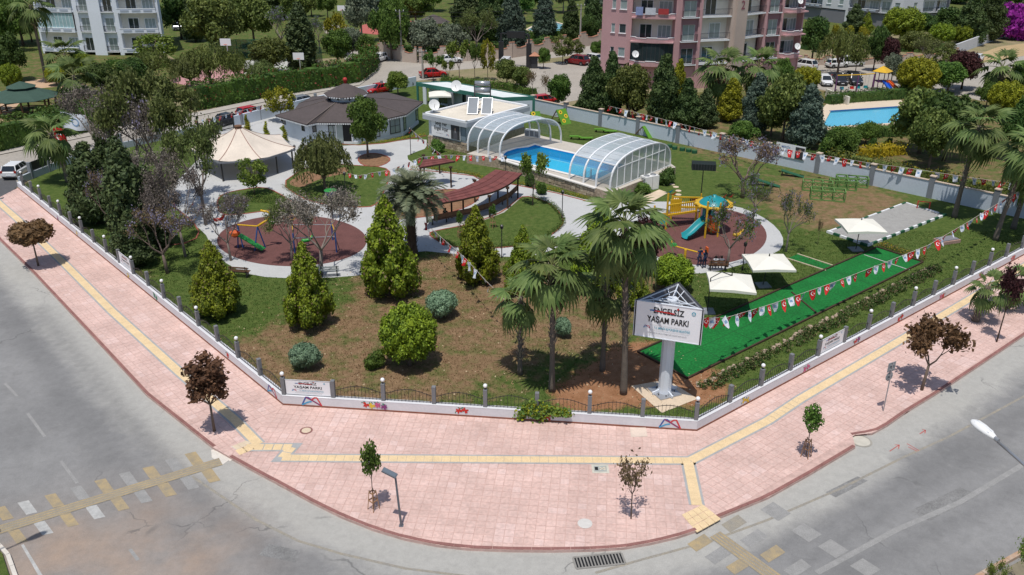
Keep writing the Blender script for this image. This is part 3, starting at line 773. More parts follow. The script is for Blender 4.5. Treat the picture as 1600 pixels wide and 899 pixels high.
m_tblack=M('lettering_black',(.02,.02,.022),.6,.05);m_tred=M('lettering_red',(.55,.03,.03),.6,.05);m_tblue=M('lettering_blue',(.05,.16,.42),.6,.05)
m_tteal=M('lettering_teal',(.05,.33,.45),.6,.05);m_tgrey=M('lettering_grey',(.35,.36,.38),.6,.05)
m_board=M('white_board_vinyl',(.84,.85,.87),.45,.03,1,spec=.4)
def logoM(w):
 out=[]
 h=w*.45;t=w*.07
 for pts,mt in(([(0,0),(.22,1),(.36,1),(.5,.68)],'b'),([(.22,1),(.5,.68),(.97,.02)],'p'),([(.5,.68),(.66,1),(.78,1),(1,0)],'r'),([(0,0),(.3,.38),(.5,.5)],'b2')):
  g=MB()
  P_=[Vector((x*w-w/2,y*h,0))for x,y in pts]
  ribbon(g,P_,t,.0)
  out.append((g,mt))
 return out
LOGC={'b':M('logo_blue',(.06,.12,.36),.6,.05),'b2':M('logo_sky',(.07,.38,.62),.6,.05),'r':M('logo_red',(.62,.06,.06),.6,.05),'p':M('logo_purple',(.28,.05,.14),.6,.05)}
def logo(parent,w,loc,rz,name='painted_emblem',dy=0):
 nrm=Vector((math.sin(rz),-math.cos(rz),0))
 root=None
 vs=MB();mats=[LOGC[k]for k in('b','b2','r','p')]
 for i,(g,k)in enumerate(logoM(w)):
  vs.add([(v[0],v[1],.0015*i)for v in g.v],g.f,['b','b2','r','p'].index(k))
 return link(name,vs.mesh(name,mats),parent,loc=loc,rot=(math.pi/2,0,rz))
FLC=[M('petal_red',(.55,.04,.03),.6,.1),M('petal_pink',(.60,.12,.25),.6,.1),M('petal_yellow',(.72,.5,.05),.6,.1),M('petal_purple',(.25,.06,.2),.6,.1),M('leaf_paint',(.04,.22,.12),.6,.1)]
def flower(parent,loc,rz,cols,s=1.0,seed=0):
 rr=random.Random(seed);g=MB();used=[]
 def ell(cx,cy,a,b,th,mi,z):
  g.add([(cx+a*math.cos(t)*math.cos(th)-b*math.sin(t)*math.sin(th),cy+a*math.cos(t)*math.sin(th)+b*math.sin(t)*math.cos(th),z)for t in[math.tau*i/8 for i in range(8)]],[tuple(range(8))],mi)
 for k,c in enumerate(cols):
  cx=(k-(len(cols)-1)/2)*.2*s;cy=rr.uniform(-.04,.05)*s
  for j in range(6):
   a=math.tau*j/6+rr.random();ell(cx+.06*s*math.cos(a),cy+.06*s*math.sin(a),.06*s,.03*s,a,c,.001*j+.006*k)
  for j in range(3):
   a=rr.uniform(0,math.tau);ell(cx+.16*s*math.cos(a),cy+.11*s*math.sin(a),.04*s,.014*s,a+.8,4,.0005+.001*j)
 return link('painted_flower',g.mesh('painted_flower',FLC),parent,loc=loc,rot=(math.pi/2,0,rz))
e0=BAY[1].length
gl=MB();gl.tube([(0,0,0),(0,0,.12)],[.035,.028],6);necks=gl.mesh('lamp_neck',m_black)
gl=MB();gl.sphere((0,0,.20),.105,12,8);globe=gl.mesh('globe_lamp',m_globe,True)
pm_=MB();pm_.box((0,0,.46),(.19,.19,.92));pm_.box((0,0,.935),(.20,.20,.03),top=.9);postm=pm_.mesh('post',m_post)
def railing(L_):
 g=MB();n=13;z0=.05;hw=L_/2-.10
 def arch(x):return .40+.28*math.cos(x/hw*math.pi/2)**1.2 if abs(x)<hw else .40
 g.box((0,0,z0),(2*hw,.022,.022))
 xs=[-hw+2*hw*i/18 for i in range(19)]
 for a,b in zip(xs[:-1],xs[1:]):g.bar((a,0,arch(a)),(b,0,arch(b)),.026,.022)
 for i in range(n):
  x=-hw+2*hw*(i+.5)/n;g.bar((x,0,0),(x,0,arch(x)+.07),.016)
 return g.mesh('railing_panel',m_iron)
def fence(idx,n,label,o,step,outn,cap0,lampfirst,skip=(),board=None):
 L_=step.length;e=step.normalized();th=math.atan2(e.y,e.x)
 if outn.dot(Vector((math.sin(th),-math.cos(th),0)))<0:th+=math.pi
 t=thing('park_wall',label,'wall',(o.x,o.y,0))
 return t,L_,e,th
def wallseg(name,t,a,b,outn,o):
 pass
n1=Vector((BAY[1].y,-BAY[1].x,0)).normalized()
o_out=outl(.15);o_in=outl(-.13);o_sk=outl(.165)
walls={}
for idx,lab in((0,'low white wall with grey posts and railings along the left pavement'),(1,'low white wall with railings facing the corner, between the two bends'),(2,'low white wall with grey posts and railings along the right pavement')):
 A=o_out[idx];B=o_out[idx+1];C=o_in[idx+1];D=o_in[idx]
 t=thing('park_wall',lab,'wall',(PC[idx].x if idx else PC[1].x,PC[idx].y if idx else PC[1].y,0));walls[idx]=t;off=t.location
 g=MB();g.prism([(p.x,p.y)for p in(A,B,C,D)],-.1,WZ-.03);obj('wall_body',g,wallmat,t,off=off)
 g=MB();q=outl(.155);r=outl(-.14);g.prism([(p.x,p.y)for p in(q[idx],q[idx+1],r[idx+1],r[idx])],WZ-.03,WZ,bottom=True);obj('coping',g,wallmat,t,off=off)
 g=MB();q=outl(.162);g.prism([(p.x,p.y)for p in(q[idx],q[idx+1],A+(C-A)*0,A)]if False else[(p.x,p.y)for p in(q[idx],q[idx+1],B,A)],-.05,.075);obj('stained_foot',g,m_skirt,t,off=off)
rails={}
def fencerun(idx,start,step,n,lamp_par,skip_post0=False,boards=()):
 t=walls[idx];off=Vector(t.location);L_=step.length;e=step.normalized();th=math.atan2(e.y,e.x)
 rm=railing(L_)
 for k in range(n+1):
  p=start+step*k;p=Vector((p.x,p.y,WZ))-off
  if not(k==0 and skip_post0):
   po=link('post',postm,t,loc=p,rot=(random.uniform(-.012,.012),random.uniform(-.012,.012),th))
   if k%2==lamp_par:
    link('lamp_neck',necks,po,loc=(0,0,.945));link('globe_lamp',globe,po,loc=(0,0,.95))
  if k<n and k not in boards:
   q=start+step*(k+.5);link('railing_panel',rm,t,loc=Vector((q.x,q.y,WZ))-off,rot=(0,0,th))
fencerun(1,PC[1],BAY[1],8,0,boards=(0,))
fencerun(0,PC[1],BAY[0],18,0,skip_post0=True,boards=(8,))
fencerun(2,PC[2],BAY[2],17,0,skip_post0=True,boards=(4,))
def board(c,th,w,h,label,parent_z):
 """sign board between two posts; th = heading of its left-to-right axis"""
 t=thing('sign_board',label,'sign',(c.x,c.y,parent_z),th)
 g=MB();g.box((0,0,h/2+.02),(w,.03,h));obj('panel',g,m_board,t)
 g=MB()
 for a in(-1,1):g.box((a*(w/2-.012),-.018,h/2+.02),(.024,.008,h))
 for a in(0,1):g.box((0,-.0175,.02+.012+a*(h-.024)),(w-.05,.007,.024))
 obj('frame',g,m_post,t)
 signtext(t,w,-.0165,.02,h);return t
def signtext(t,w,y,z0,h,k=1.0):
 """the lettering, fitted to a face w wide and h high"""
 y-=.003
 s=h*.235
 me=text('ENGELSİZ',s,.026);stick('lettering',me,m_tblack,t,(-w*.0,y,z0+h*.72),math.pi/2,0,(min(1,w*.50/(s*5.0)),1,1))
 me=text('YAŞAM PARKI',s,.026);stick('lettering',me,m_tblack,t,(-w*.0,y,z0+h*.46),math.pi/2,0,(w*.72/(s*7.3),1,1))
 g=MB();g.box((0,0,0),(w*.10,.002,h*.035));obj('blue_stroke',g,m_tblue,t,loc=(-w*.23,y-.004,z0+h*.79),rot=(0,-.05,0))
 g=MB();g.box((0,0,0),(w*.30,.002,h*.035));obj('red_stroke',g,m_tred,t,loc=(-w*.06,y-.005,z0+h*.775),rot=(0,.03,0))
 g=MB();g.lathe([(h*.028,0),(h*.028,.004)],n=10);obj('red_dot',g,m_tred,t,loc=(w*.135,y-.001,z0+h*.905),rot=(math.pi/2,0,0))
 me=text('T.C. MERSİN BÜYÜKŞEHİR BELEDİYESİ',h*.085,.012);stick('lettering',me,m_tteal,t,(w*.07,y,z0+h*.27),math.pi/2,0,(w*.56/(h*.085*18.2),1,1))
 me=text('ENGELLİLER VE SAĞLIK HİZMETLERİ DAİRESİ BAŞKANLIĞI',h*.05,.006);stick('lettering',me,m_tgrey,t,(0,y,z0+h*.13),math.pi/2,0,(w*.60/(h*.05*27),1,1))
 g=MB();g.box((0,0,0),(w*.6,.002,.006));g.box((0,0,-h*.15),(w*.6,.002,.006));obj('rule_lines',g,m_tgrey,t,loc=(w*.03,y,z0+h*.375))
 logo(t,w*.10,(-w*.31,y-.002,z0+h*.26),0,'emblem')
 g=MB();g.lathe([(h*.055,0),(h*.055,.003)],n=14);e=obj('round_crest',g,m_tteal,t,loc=(w*.37,y,z0+h*.84),rot=(math.pi/2,0,0))
 g=MB();g.poly([(-h*.04,h*.0),(h*.04,0),(0,h*.035)],z=.005);g.poly([(-h*.045,-h*.012),(h*.045,-h*.012),(h*.03,-h*.03),(-h*.03,-h*.03)],z=.005);obj('crest_mark',g,m_board,e)
thF=math.atan2(BAY[1].y,BAY[1].x);thR=math.atan2(BAY[2].y,BAY[2].x);thL=math.atan2(-BAY[0].y,-BAY[0].x)
c=PC[1]+BAY[1]*.5;board(c+n1*.02,thF,BAY[1].length-.22,.84,'white park name board beside the corner post, facing the wide pavement',WZ)
c=PC[1]+BAY[0]*8.5;board(c,thL,BAY[0].length-.22,.84,'white park name board between posts on the left wall, seen edge-on',WZ)
c=PC[2]+BAY[2]*4.5;board(c,thR,BAY[2].length-.22,.84,'white park name board between posts on the right wall beside green lawn',WZ)
def onwall(idx,px,zc=.27):
 A,B=outl(.153)[idx],outl(.153)[idx+1];lo,hi=0.,1.
 for _ in range(30):
  m_=(lo+hi)/2;x=PX(A+(B-A)*m_+Vector((0,0,zc)))[0]
  if x<px:lo=m_
  else:hi=m_
 return A+(B-A)*lo+Vector((0,0,zc))-Vector(walls[idx].location)
for idx,px,kind,arg in((1,487,'l',0),(1,1047,'l',0),(1,586,'f',[0,2,1,3]),(1,722,'f',[0,0]),(1,852,'f',[1,0]),(0,425,'l',0),(0,356,'f',[0]),(0,243,'f',[4,4]),(0,200,'f',[2]),(0,120,'f',[2]),(0,90,'f',[3]),(2,1165,'f',[2,2]),(2,1260,'f',[1,1]),(2,1339,'f',[0,3]),(2,1407,'f',[0,0]),(2,1472,'f',[1,0]),(2,1533,'f',[0,3]),(2,1583,'f',[0,0])):
 th=(thL,thF,thR)[idx];p=onwall(idx,px)
 p2=p+Vector((math.sin(th),-math.cos(th),0))*.006
 if kind=='l':logo(walls[idx],1.0,p2-Vector((0,0,.20)),th)
 else:flower(walls[idx],p2,th,arg,1.5,px)
# ================================================================== VEGETATION
def arr_mesh(name,V,nper,mats,mi=None):
 n=len(V)//nper
 me=bpy.data.meshes.new(name);me.vertices.add(len(V));me.vertices.foreach_set('co',np.ascontiguousarray(V,dtype=np.float32).ravel())
 me.loops.add(len(V));me.loops.foreach_set('vertex_index',np.arange(len(V),dtype=np.int32))
 me.polygons.add(n);me.polygons.foreach_set('loop_start',np.arange(0,len(V),nper,dtype=np.int32))
 for m in mats:me.materials.append(m)
 if mi is not None:me.polygons.foreach_set('material_index',np.ascontiguousarray(mi,dtype=np.int32))
 me.update();return me
def unit(v):return v/np.maximum(np.linalg.norm(v,axis=1,keepdims=True),1e-6)
def leafquads(C,Nn,size,asp=1.7,jit=.7,updir=None):
 """C centres, Nn facing normals; rhombic leaf sprays"""
 n=len(C);N_=unit(Nn+rng.normal(0,jit,(n,3)))
 t=rng.normal(0,1,(n,3))if updir is None else np.tile(updir,(n,1))+rng.normal(0,.35,(n,3))
 T=unit(t-N_*(t*N_).sum(1,keepdims=True));B=np.cross(N_,T)
 s=size*rng.uniform(.6,1.35,(n,1))
 V=np.empty((n,4,3));V[:,0]=C-T*s*asp*.5;V[:,1]=C+B*s*.5;V[:,2]=C+T*s*asp*.5;V[:,3]=C-B*s*.5
 V[:,1]+=N_*s*.12;V[:,3]+=N_*s*.12
 return V.reshape(-1,3)
def lobes_surface(lobes,dens,inner=.35,low=-.55):
 """points on a set of ellipsoidal lobes: returns C, N"""
 Cs=[];Ns=[]
 for(c,r)in lobes:
  c=np.array(c);r=np.array(r)if hasattr(r,'__len__')else np.array([r]*3)
  n=max(12,int(dens*(r[0]*r[1]+r[1]*r[2]+r[0]*r[2])*4.2))
  d=unit(rng.normal(0,1,(n,3)));d=d[d[:,2]>low-rng.random(len(d))*.4]
  k=1-inner*rng.random((len(d),1))**2.2
  Cs.append(c+d*r*k*rng.uniform(.88,1.08,(len(d),1)));Ns.append(d)
 return np.concatenate(Cs),np.concatenate(Ns)
def core_mesh(mb,lobes,k=.72,n=7):
 for(c,r)in lobes:
  r=tuple(r)if hasattr(r,'__len__')else(r,)*3
  o=len(mb.v);mb.sphere((0,0,0),1,n,4)
  for i in range(o,len(mb.v)):
   x,y,z=mb.v[i];q=random.uniform(.85,1.1)*k;mb.v[i]=(c[0]+x*r[0]*q,c[1]+y*r[1]*q,c[2]+z*r[2]*q)
def spread_lobes(n,R_,H,z0,rl,shape='round',seed=0,flat=1.0):
 rr=random.Random(seed);out=[];tries=0
 while len(out)<n and tries<4000:
  tries+=1
  a=rr.uniform(0,math.tau);u=rr.random()
  if shape=='round':z=rr.uniform(-.9,1);rad=math.sqrt(max(0,1-z*z))*rr.uniform(.5,1)
  elif shape=='cone':z=rr.uniform(-1,1);rad=max(.0,(1-z)/2)**.75*rr.uniform(.72,1.0);
  elif shape=='flat':z=rr.uniform(-.4,1);rad=math.sqrt(max(0,1-z*z*.8))*rr.uniform(.3,1)
  elif shape=='col':z=rr.uniform(-1,1);rad=min(1,(1-z)*.95+.12)*rr.uniform(.55,1)*(.8+.2*(1+z))
  p=(math.cos(a)*rad*(R_-rl*.6),math.sin(a)*rad*(R_-rl*.6),z0+H/2+z*(H/2-rl*.6))
  if all((Vector(p)-Vector(q)).length>rl*.62 for q,_ in out):
   s=rl*rr.uniform(.7,1.25)*((1.15-.45*(z+1)/2)if shape=='cone' else 1)
   out.append((p,(s,s,s*flat*rr.uniform(.85,1.15))))
 return out
m_bark=M('bark_grey_brown',(.17,.13,.10),.95,.25,3,.5,bsc=20)
m_barkd=M('bark_dark',(.085,.062,.048),.95,.25,3,.5,bsc=20)
m_barkp=M('bark_pale',(.30,.265,.22),.95,.2,3,.5,bsc=20)
def limbs(mb,lobes,th,tz,r0,nmax=9,r1=.025,lean=(0,0)):
 tt=Vector((lean[0],lean[1],tz))
 mb.tube([(0,0,-.05),(lean[0]*.3,lean[1]*.3,tz*.5),tt],[r0*1.15,r0*.85,r0*.7],8)
 for c,r in lobes[:nmax]:
  e=Vector(c);m_=tt.lerp(e,.5)+Vector((random.uniform(-.15,.15),random.uniform(-.15,.15),random.uniform(-.1,.15)))
  mb.tube([tt-Vector((0,0,.05)),m_,e],[r0*.5,r0*.3,r1],5,cap=False)
PROTO={}
def tree_proto(key,leafm,lobes,dens,size,asp=1.6,jit=.7,inner=.35,core=.68,trunk=None,bark=None,updir=None,tz=None,r0=.12,nm=9,extra=None,extram=None,low=-.6,lean=(0,0),corem=None,branchm=None):
 """builds crown + trunk meshes once; scale 1 = the metres given"""
 C,N_=lobes_surface(lobes,dens,inner,low)
 V=leafquads(C,N_,size,asp,jit,updir)
 mats=[leafm];mi=np.zeros(len(V)//4,dtype=np.int32)
 if extra is not None:
  mats.append(extram);mi[rng.random(len(mi))<extra]=1
 me=arr_mesh('crown',V,4,mats,mi)
 if core:
  cb=MB();core_mesh(cb,lobes,core);cme=cb.mesh('core',leafm)
  bm=bmesh.new();bm.from_mesh(me);bm.from_mesh(cme);bm.to_mesh(me);bm.free();bpy.data.meshes.remove(cme)
 tb=MB();limbs(tb,lobes,0,tz if tz is not None else .5,r0,nm,lean=lean)
 top=max(l[0][2]+(l[1][2])for l in lobes)
 wid=2*max(math.hypot(l[0][0],l[0][1])+l[1][0]for l in lobes)
 PROTO[key]=(me,tb.mesh('trunk',bark or m_bark,True),top,wid*.97)
def plant(key,name,cat,label,loc,H=None,W=None,rz=None,group=None,tname='trunk',cname='crown'):
 me,tm_,top,wid=PROTO[key]
 t=thing(name,label,cat,(loc[0],loc[1],loc[2]if len(loc)>2 else 0),rng.uniform(0,6.28)if rz is None else rz,group)
 sz=(H or top)/top;sx=(W/wid)if W else sz;t.scale=(sx,sx,sz)
 link(cname,me,t)
 if tm_ is not None:link(tname,tm_,t)
 return t
def P_(px,py,top,wpx,z=0.0):
 """ground point, height and width in metres from the photo's foot point, top row and width"""
 b=G(px,py,z);return b,HT(px,py,top)if z==0 else HT(px,py,top),wpx/SCALE(px,py)*1.02
L_thuja=LEAF('thuja_yellow_green',(0.069,0.116,0.012),(0.254,0.316,0.022),1.6,.12)
L_cyp=LEAF('cypress_dark_green',(.034,.062,.022),(.105,.140,.050),1.2,.1)
L_con=LEAF('conifer_deep_green',(0.026,0.055,0.015),(0.094,0.138,0.042),1.0,.1)
L_blue=LEAF('conifer_blue_green',(.045,.078,.055),(.12,.165,.12),1.0,.1)
L_oliv=LEAF('broadleaf_olive',(0.054,0.085,0.018),(0.189,0.225,0.054),.9,.22)
L_mid=LEAF('broadleaf_mid_green',(0.044,0.099,0.018),(0.146,0.232,0.041),.9,.25)
L_dark=LEAF('broadleaf_dark_green',(0.027,0.066,0.015),(0.098,0.160,0.035),.9,.18)
L_lite=LEAF('broadleaf_light_green',(0.085,0.150,0.021),(0.240,0.305,0.058),.9,.3)
L_yel=LEAF('golden_foliage',(0.130,0.150,0.013),(0.351,0.338,0.023),1.2,.2)
L_pep=LEAF('pepper_tree_green',(0.062,0.090,0.022),(0.196,0.227,0.070),1.2,.25)
L_silv=LEAF('silver_olive_leaf',(0.095,0.124,0.077),(0.257,0.299,0.206),1.0,.2)
L_red=LEAF('bronze_red_leaf',(0.098,0.057,0.030),(0.230,0.132,0.064),1.6,.25)
L_purp=LEAF('dark_plum_leaf',(0.031,0.013,0.015),(0.094,0.033,0.037),1.6,.2)
L_jun=LEAF('juniper_grey_green',(.10,.18,.105),(.24,.36,.22),1.6,.1)
L_hed=LEAF('hedge_leaf',(0.028,0.072,0.012),(0.102,0.180,0.028),.7,.2)
L_lil=LEAF('jacaranda_blossom',(0.200,0.180,0.270),(0.360,0.330,0.460),2,.3)
L_bou=LEAF('bougainvillea_bract',(0.176,0.011,0.176),(0.440,0.033,0.396),2,.25)
L_flow=LEAF('yellow_shrub_leaf',(0.242,0.209,0.011),(0.550,0.440,0.022),1.5,.2)
L_brown=LEAF('browning_leaf',(0.130,0.098,0.052),(0.273,0.208,0.111),1.4,.2)
L_twig=LEAF('fine_grey_twigs',(.12,.10,.085),(.26,.225,.19),1.4,.1)
L_palm=LEAF('palm_leaf',(.050,.095,.022),(.185,.245,.075),1.0,.2)
L_palmd=LEAF('date_palm_leaf',(.075,.10,.055),(.21,.235,.14),1.0,.15)
L_dead=LEAF('dead_frond',(0.176,0.121,0.066),(0.363,0.275,0.165),1.5,.1)
def cone_lobes(n,R_,H,z0,rl,seed):
 rr=random.Random(seed);out=[]
 for i in range(n):
  f=((i+.5)/n);z=f;a=i*2.399+rr.uniform(-.4,.4)
  prof=(1-z)**.72*min(1,(z+.06)/.16)**.6
  rad=R_*prof*rr.uniform(.66,1.06)
  s=rl*(.55+.75*(1-z))*rr.uniform(.8,1.2)
  out.append(((math.cos(a)*max(rad-s*.5,0),math.sin(a)*max(rad-s*.5,0),z0+H*z*.93),(s,s,s*1.55)))
 out.append(((0,0,z0+H*.45),(R_*.45,R_*.45,H*.42)))
 out.append(((0,0,z0+H*.86),(R_*.10,R_*.10,H*.12)))
 return out
for k in range(3):
 lb=cone_lobes(62+8*k,1.5,4.2,.55,.30,11+k)
 tree_proto('thuja%d'%k,L_thuja,lb,120,.085,1.7,.55,.3,.74,tz=.9,r0=.11,nm=5,updir=np.array([0,0,1.]),low=-.9,extra=.05,extram=L_brown)
for k in range(2):
 lb=[((0,0,1.9),(1.0,1.0,1.3))]+[((math.cos(i*2.4)*1.15*math.sin(math.acos(max(-1,min(1,-.75+1.7*i/46)))),math.sin(i*2.4)*1.15*math.sin(math.acos(max(-1,min(1,-.75+1.7*i/46)))),1.95+1.25*(-.75+1.7*i/46)),(.33*random.uniform(.7,1.2),)*2+(.5,))for i in range(46)]
 tree_proto('thround%d'%k,L_thuja if k==0 else L_yel,lb,110,.09,1.7,.6,.3,.72,tz=.8,r0=.1,nm=5,updir=np.array([0,0,1.]),low=-.9)
for k in range(3):
 lb=[((0,0,3.1),(1.5,1.5,1.4))]+spread_lobes(26+4*k,2.6,4.0,1.2,.85,'round',20+k)
 for nm,lm,bk in(('broad',L_oliv,m_bark),('broadm',L_mid,m_bark),('broadd',L_dark,m_barkd),('broadl',L_lite,m_bark),('silver',L_silv,m_barkp),('plum',L_purp,m_barkd)):
  if nm in('broadl','silver','plum')and k>0:continue
  tree_proto(nm+str(k),lm,lb,34,.19,1.5,.9,.5,.60,tz=1.6,r0=.16,bark=bk)
for k in range(2):
 lb=spread_lobes(34,2.1,3.2,1.0,.50,'round',40+k)
 tree_proto('airy%d'%k,L_mid if k else L_oliv,lb,26,.16,1.7,1.1,.8,0,tz=1.3,r0=.08,nm=20)
 tree_proto('airyy%d'%k,L_yel if k else L_lite,lb,26,.16,1.7,1.1,.8,0,tz=1.3,r0=.08,nm=20)
for k in range(2):
 lb=[]
 rr=random.Random(60+k)
 for i in range(60):
  z=(i+.5)/60;a=i*2.399;rad=2.0*min(1,(z+.12)*4)*(1-z)**.62*rr.uniform(.55,1.15);s=(.42+.5*(1-z))*rr.uniform(.7,1.35)
  lb.append(((math.cos(a)*rad*.82,math.sin(a)*rad*.82,.8+5.6*z),(s,s,s*.75)))
 lb.append(((0,0,3.0),(1.0,1.0,2.4)))
 for nm,lm in(('con',L_con),('conb',L_blue),('cong',L_cyp),('cony',L_yel)):
  if nm in('conb','cony')and k:continue
  tree_proto(nm+str(k),lm,lb,40,.15,2.2,.7,.45,.66,tz=1.2,r0=.16,bark=m_barkd,nm=6,low=-.9)
 lb=[]
 for i in range(70):
  z=(i+.5)/70;a=i*2.399;rad=1.05*min(1,(1-z)*2.2+.08)*rr.uniform(.75,1);s=.38*rr.uniform(.8,1.2)*(.6+.5*(1-z))
  lb.append(((math.cos(a)*rad*.7,math.sin(a)*rad*.7,.4+6.4*z),(s,s,s*1.8)))
 lb.append(((0,0,3.2),(.7,.7,2.8)))
 tree_proto('col%d'%k,L_cyp,lb,62,.12,1.9,.6,.35,.7,tz=.8,r0=.14,bark=m_barkd,nm=4,updir=np.array([0,0,1.]),low=-.9)
lb=[((math.cos(i*.9)*.05,math.sin(i*.9)*.05,.25+i*.22),(.36*(1-i/13),.36*(1-i/13),.13))for i in range(10)]
tree_proto('topi',L_yel,lb,260,.05,1.3,.7,.3,.85,tz=.3,r0=.05,nm=1,low=-1)
lb=[((0,0,.62),(.75,.62,.50))]+[((math.cos(i*2.4)*.62*math.sqrt(i/22),math.sin(i*2.4)*.5*math.sqrt(i/22),.50+.42*(1-(i/22)**2)),(.3,.28,.26))for i in range(22)]
tree_proto('jun',L_jun,lb,230,.055,1.8,.7,.3,.88,tz=.2,r0=.05,nm=2,low=-.95)
lb=[((0,0,.55),(.5,.5,.5))]+spread_lobes(12,.72,1.05,.05,.3,'round',77)
for nm,lm in(('shrub',L_mid),('shrubd',L_dark),('shruby',L_flow),('shrubo',L_oliv),('shrubp',L_bou),('shrubg',L_yel)):
 tree_proto(nm,lm,lb,130,.085,1.6,.9,.4,.8,tz=.15,r0=.03,nm=4,low=-.9)
def weeping(key,leafm,R_,H,z0,nst,seed,bark,fill=.75,r0=.14):
 rr=np.random.default_rng(seed);Cs=[];Ns=[]
 for i in range(nst):
  a=rr.uniform(0,math.tau);q=math.sqrt(rr.random());rad=R_*q*.95
  zt=z0+H*math.sqrt(max(0.02,1-(q*.92)**2))*rr.uniform(.75,1);L_=H*rr.uniform(.25,.55)*(.45+.55*q);n=int(L_/.055)
  s=np.linspace(0,1,n)[:,None]
  out=np.array([math.cos(a),math.sin(a),0.])
  base=np.array([math.cos(a)*rad,math.sin(a)*rad,zt])
  pts=base+out*(.25*np.sin(s*1.6))+np.array([0,0,-1.])*L_*s**1.3+rr.normal(0,.05,(n,3))
  Cs.append(pts);Ns.append(np.tile(out*.8+np.array([0,0,.5]),(n,1)))
 C=np.concatenate(Cs);C=C[C[:,2]>.15];N_=np.concatenate(Ns)[:len(C)]
 V=leafquads(C,N_,.085,2.6,.8,np.array([0,0,-1.]))
 me=arr_mesh('crown',V,4,[leafm]);tb=MB()
 lb=[((math.cos(i)*R_*.55,math.sin(i)*R_*.55,z0+H*.7),.3)for i in range(8)]
 tb2=[((c[0],c[1],c[2]),(r,r,r))for c,r in lb]
 limbs(tb,tb2,0,z0*.8,r0,8)
 if fill:
  cb=MB();core_mesh(cb,[((0,0,z0+H*.42),(R_*.8,R_*.8,H*.5))],fill,10);cme=cb.mesh('c',leafm)
  bm=bmesh.new();bm.from_mesh(me);bm.from_mesh(cme);bm.to_mesh(me);bm.free()
 PROTO[key]=(me,tb.mesh('trunk',bark,True),z0+H,R_*2.1)
weeping('weep0',L_pep,2.2,2.6,.9,300,5,m_bark,.8)
weeping('weep1',L_oliv,2.4,2.6,1.1,260,6,m_bark,.6)
def branchy(key,H,spread,lev,seed,bark,leafm=None,dens=0.,lsize=.09,blossom=0.,bloss=None,r0=.10,n0=4,up=.5,tw=1.0,trunkh=.28):
 rr=random.Random(seed);tb=MB();tips=[];segs=[]
 def grow(p,d,L_,r,k):
  q=p+d*L_;mid=p+d*L_*.5+Vector((rr.uniform(-1,1),rr.uniform(-1,1),rr.uniform(-.3,.5)))*L_*.09
  tb.tube([p,mid,q],[r,r*.8,r*.62],6 if k>2 else(4 if k>0 else 3),cap=False)
  if k<=1:segs.append((p,mid,q))
  if k==0:tips.append(q);return
  for _ in range(rr.choice((2,3,3))if k>1 else rr.choice((2,3,4))):
   dd=(d+Vector((rr.uniform(-1,1)*spread,rr.uniform(-1,1)*spread,rr.uniform(-.25,.6)*up+.1))).normalized()
   grow(q if rr.random()<.7 else mid.lerp(q,.5),dd,L_*rr.uniform(.62,.85),r*.58,k-1)
 grow(Vector((0,0,-.05)),Vector((rr.uniform(-.1,.1),rr.uniform(-.1,.1),1)).normalized(),H*trunkh,r0,0)if False else None
 top=Vector((rr.uniform(-.1,.1),rr.uniform(-.1,.1),H*trunkh))
 tb.tube([(0,0,-.05),top*.5,top],[r0*1.2,r0,r0*.85],8)
 for i in range(n0):
  a=math.tau*i/n0+rr.uniform(-.4,.4)
  d=Vector((math.cos(a)*spread,math.sin(a)*spread,rr.uniform(.6,1.1))).normalized();grow(top,d,H*.24*tw,r0*.6,lev)
 zmax=max(t.z for t in tips);wid=2*np.percentile([math.hypot(t.x,t.y)for t in tips],94)
 tr_=tb.mesh('trunk',bark,True)
 crown=None;Vs=[];mi=[]
 pts=[]
 for a,b,c in segs:
  for s in(.2,.5,.8,1.0):pts.append(a.lerp(b,s*2)if s<.5 else b.lerp(c,s*2-1))
 pts=np.array([tuple(p)for p in pts])
 def cloud(n,sd):
  i=rng.integers(0,len(pts),n);return pts[i]+rng.normal(0,sd,(n,3))
 if leafm and dens:
  n=int(len(pts)*dens);C=cloud(n,.13);Vs.append(leafquads(C,unit(rng.normal(0,1,(n,3))+[0,0,.6]),lsize,1.7,.6));mi.append(np.zeros(n))
 if bloss and blossom:
  n=int(len(pts)*blossom);k=rng.integers(0,len(pts),max(6,n//7));C=pts[np.repeat(k,7)]+rng.normal(0,.12,(len(k)*7,3))
  Vs.append(leafquads(C,unit(rng.normal(0,1,(len(C),3))),.10,1.1,.6));mi.append(np.ones(len(C)))
 if Vs:crown=arr_mesh('crown',np.concatenate(Vs),4,[leafm or L_pep,bloss or L_lil],np.concatenate(mi))
 PROTO[key]=(crown,tr_,zmax,wid)
m_twig=M('twig_grey',(.23,.19,.165),.9,.2,3)
m_twigb=M('twig_brown',(.19,.14,.115),.9,.2,3)
branchy('bare0',4.0,.75,5,1,m_twig,L_twig,2.4,.055,r0=.09)
branchy('bare1',4.0,.8,5,2,m_twig,L_twig,1.6,.05,.08,L_lil,r0=.09)
branchy('jac0',4.2,.8,5,3,m_twig,L_mid,.55,.08,.20,L_lil,r0=.11)
branchy('jac1',4.0,.85,5,4,m_twigb,L_brown,.5,.07,.26,L_lil,r0=.11)
branchy('pep0',4.0,.75,5,8,m_twig,L_pep,2.2,.08,r0=.12)
branchy('pep1',4.0,.85,5,21,m_twig,L_pep,3.4,.085,r0=.12)
branchy('youngl',2.2,.6,3,22,m_bark,L_lite,2.2,.07,r0=.03,n0=4,trunkh=.4)
branchy('sparse0',3.0,.6,3,12,m_bark,L_mid,5,.12,r0=.05)
branchy('sparse1',3.0,.55,3,13,m_bark,L_lite,4,.12,r0=.05)
branchy('red1',2.5,.7,3,15,m_bark,L_red,7.0,.10,r0=.06,n0=3,trunkh=.36)
branchy('young0',2.0,.5,2,16,m_bark,L_mid,14,.10,r0=.035,n0=4,trunkh=.55)
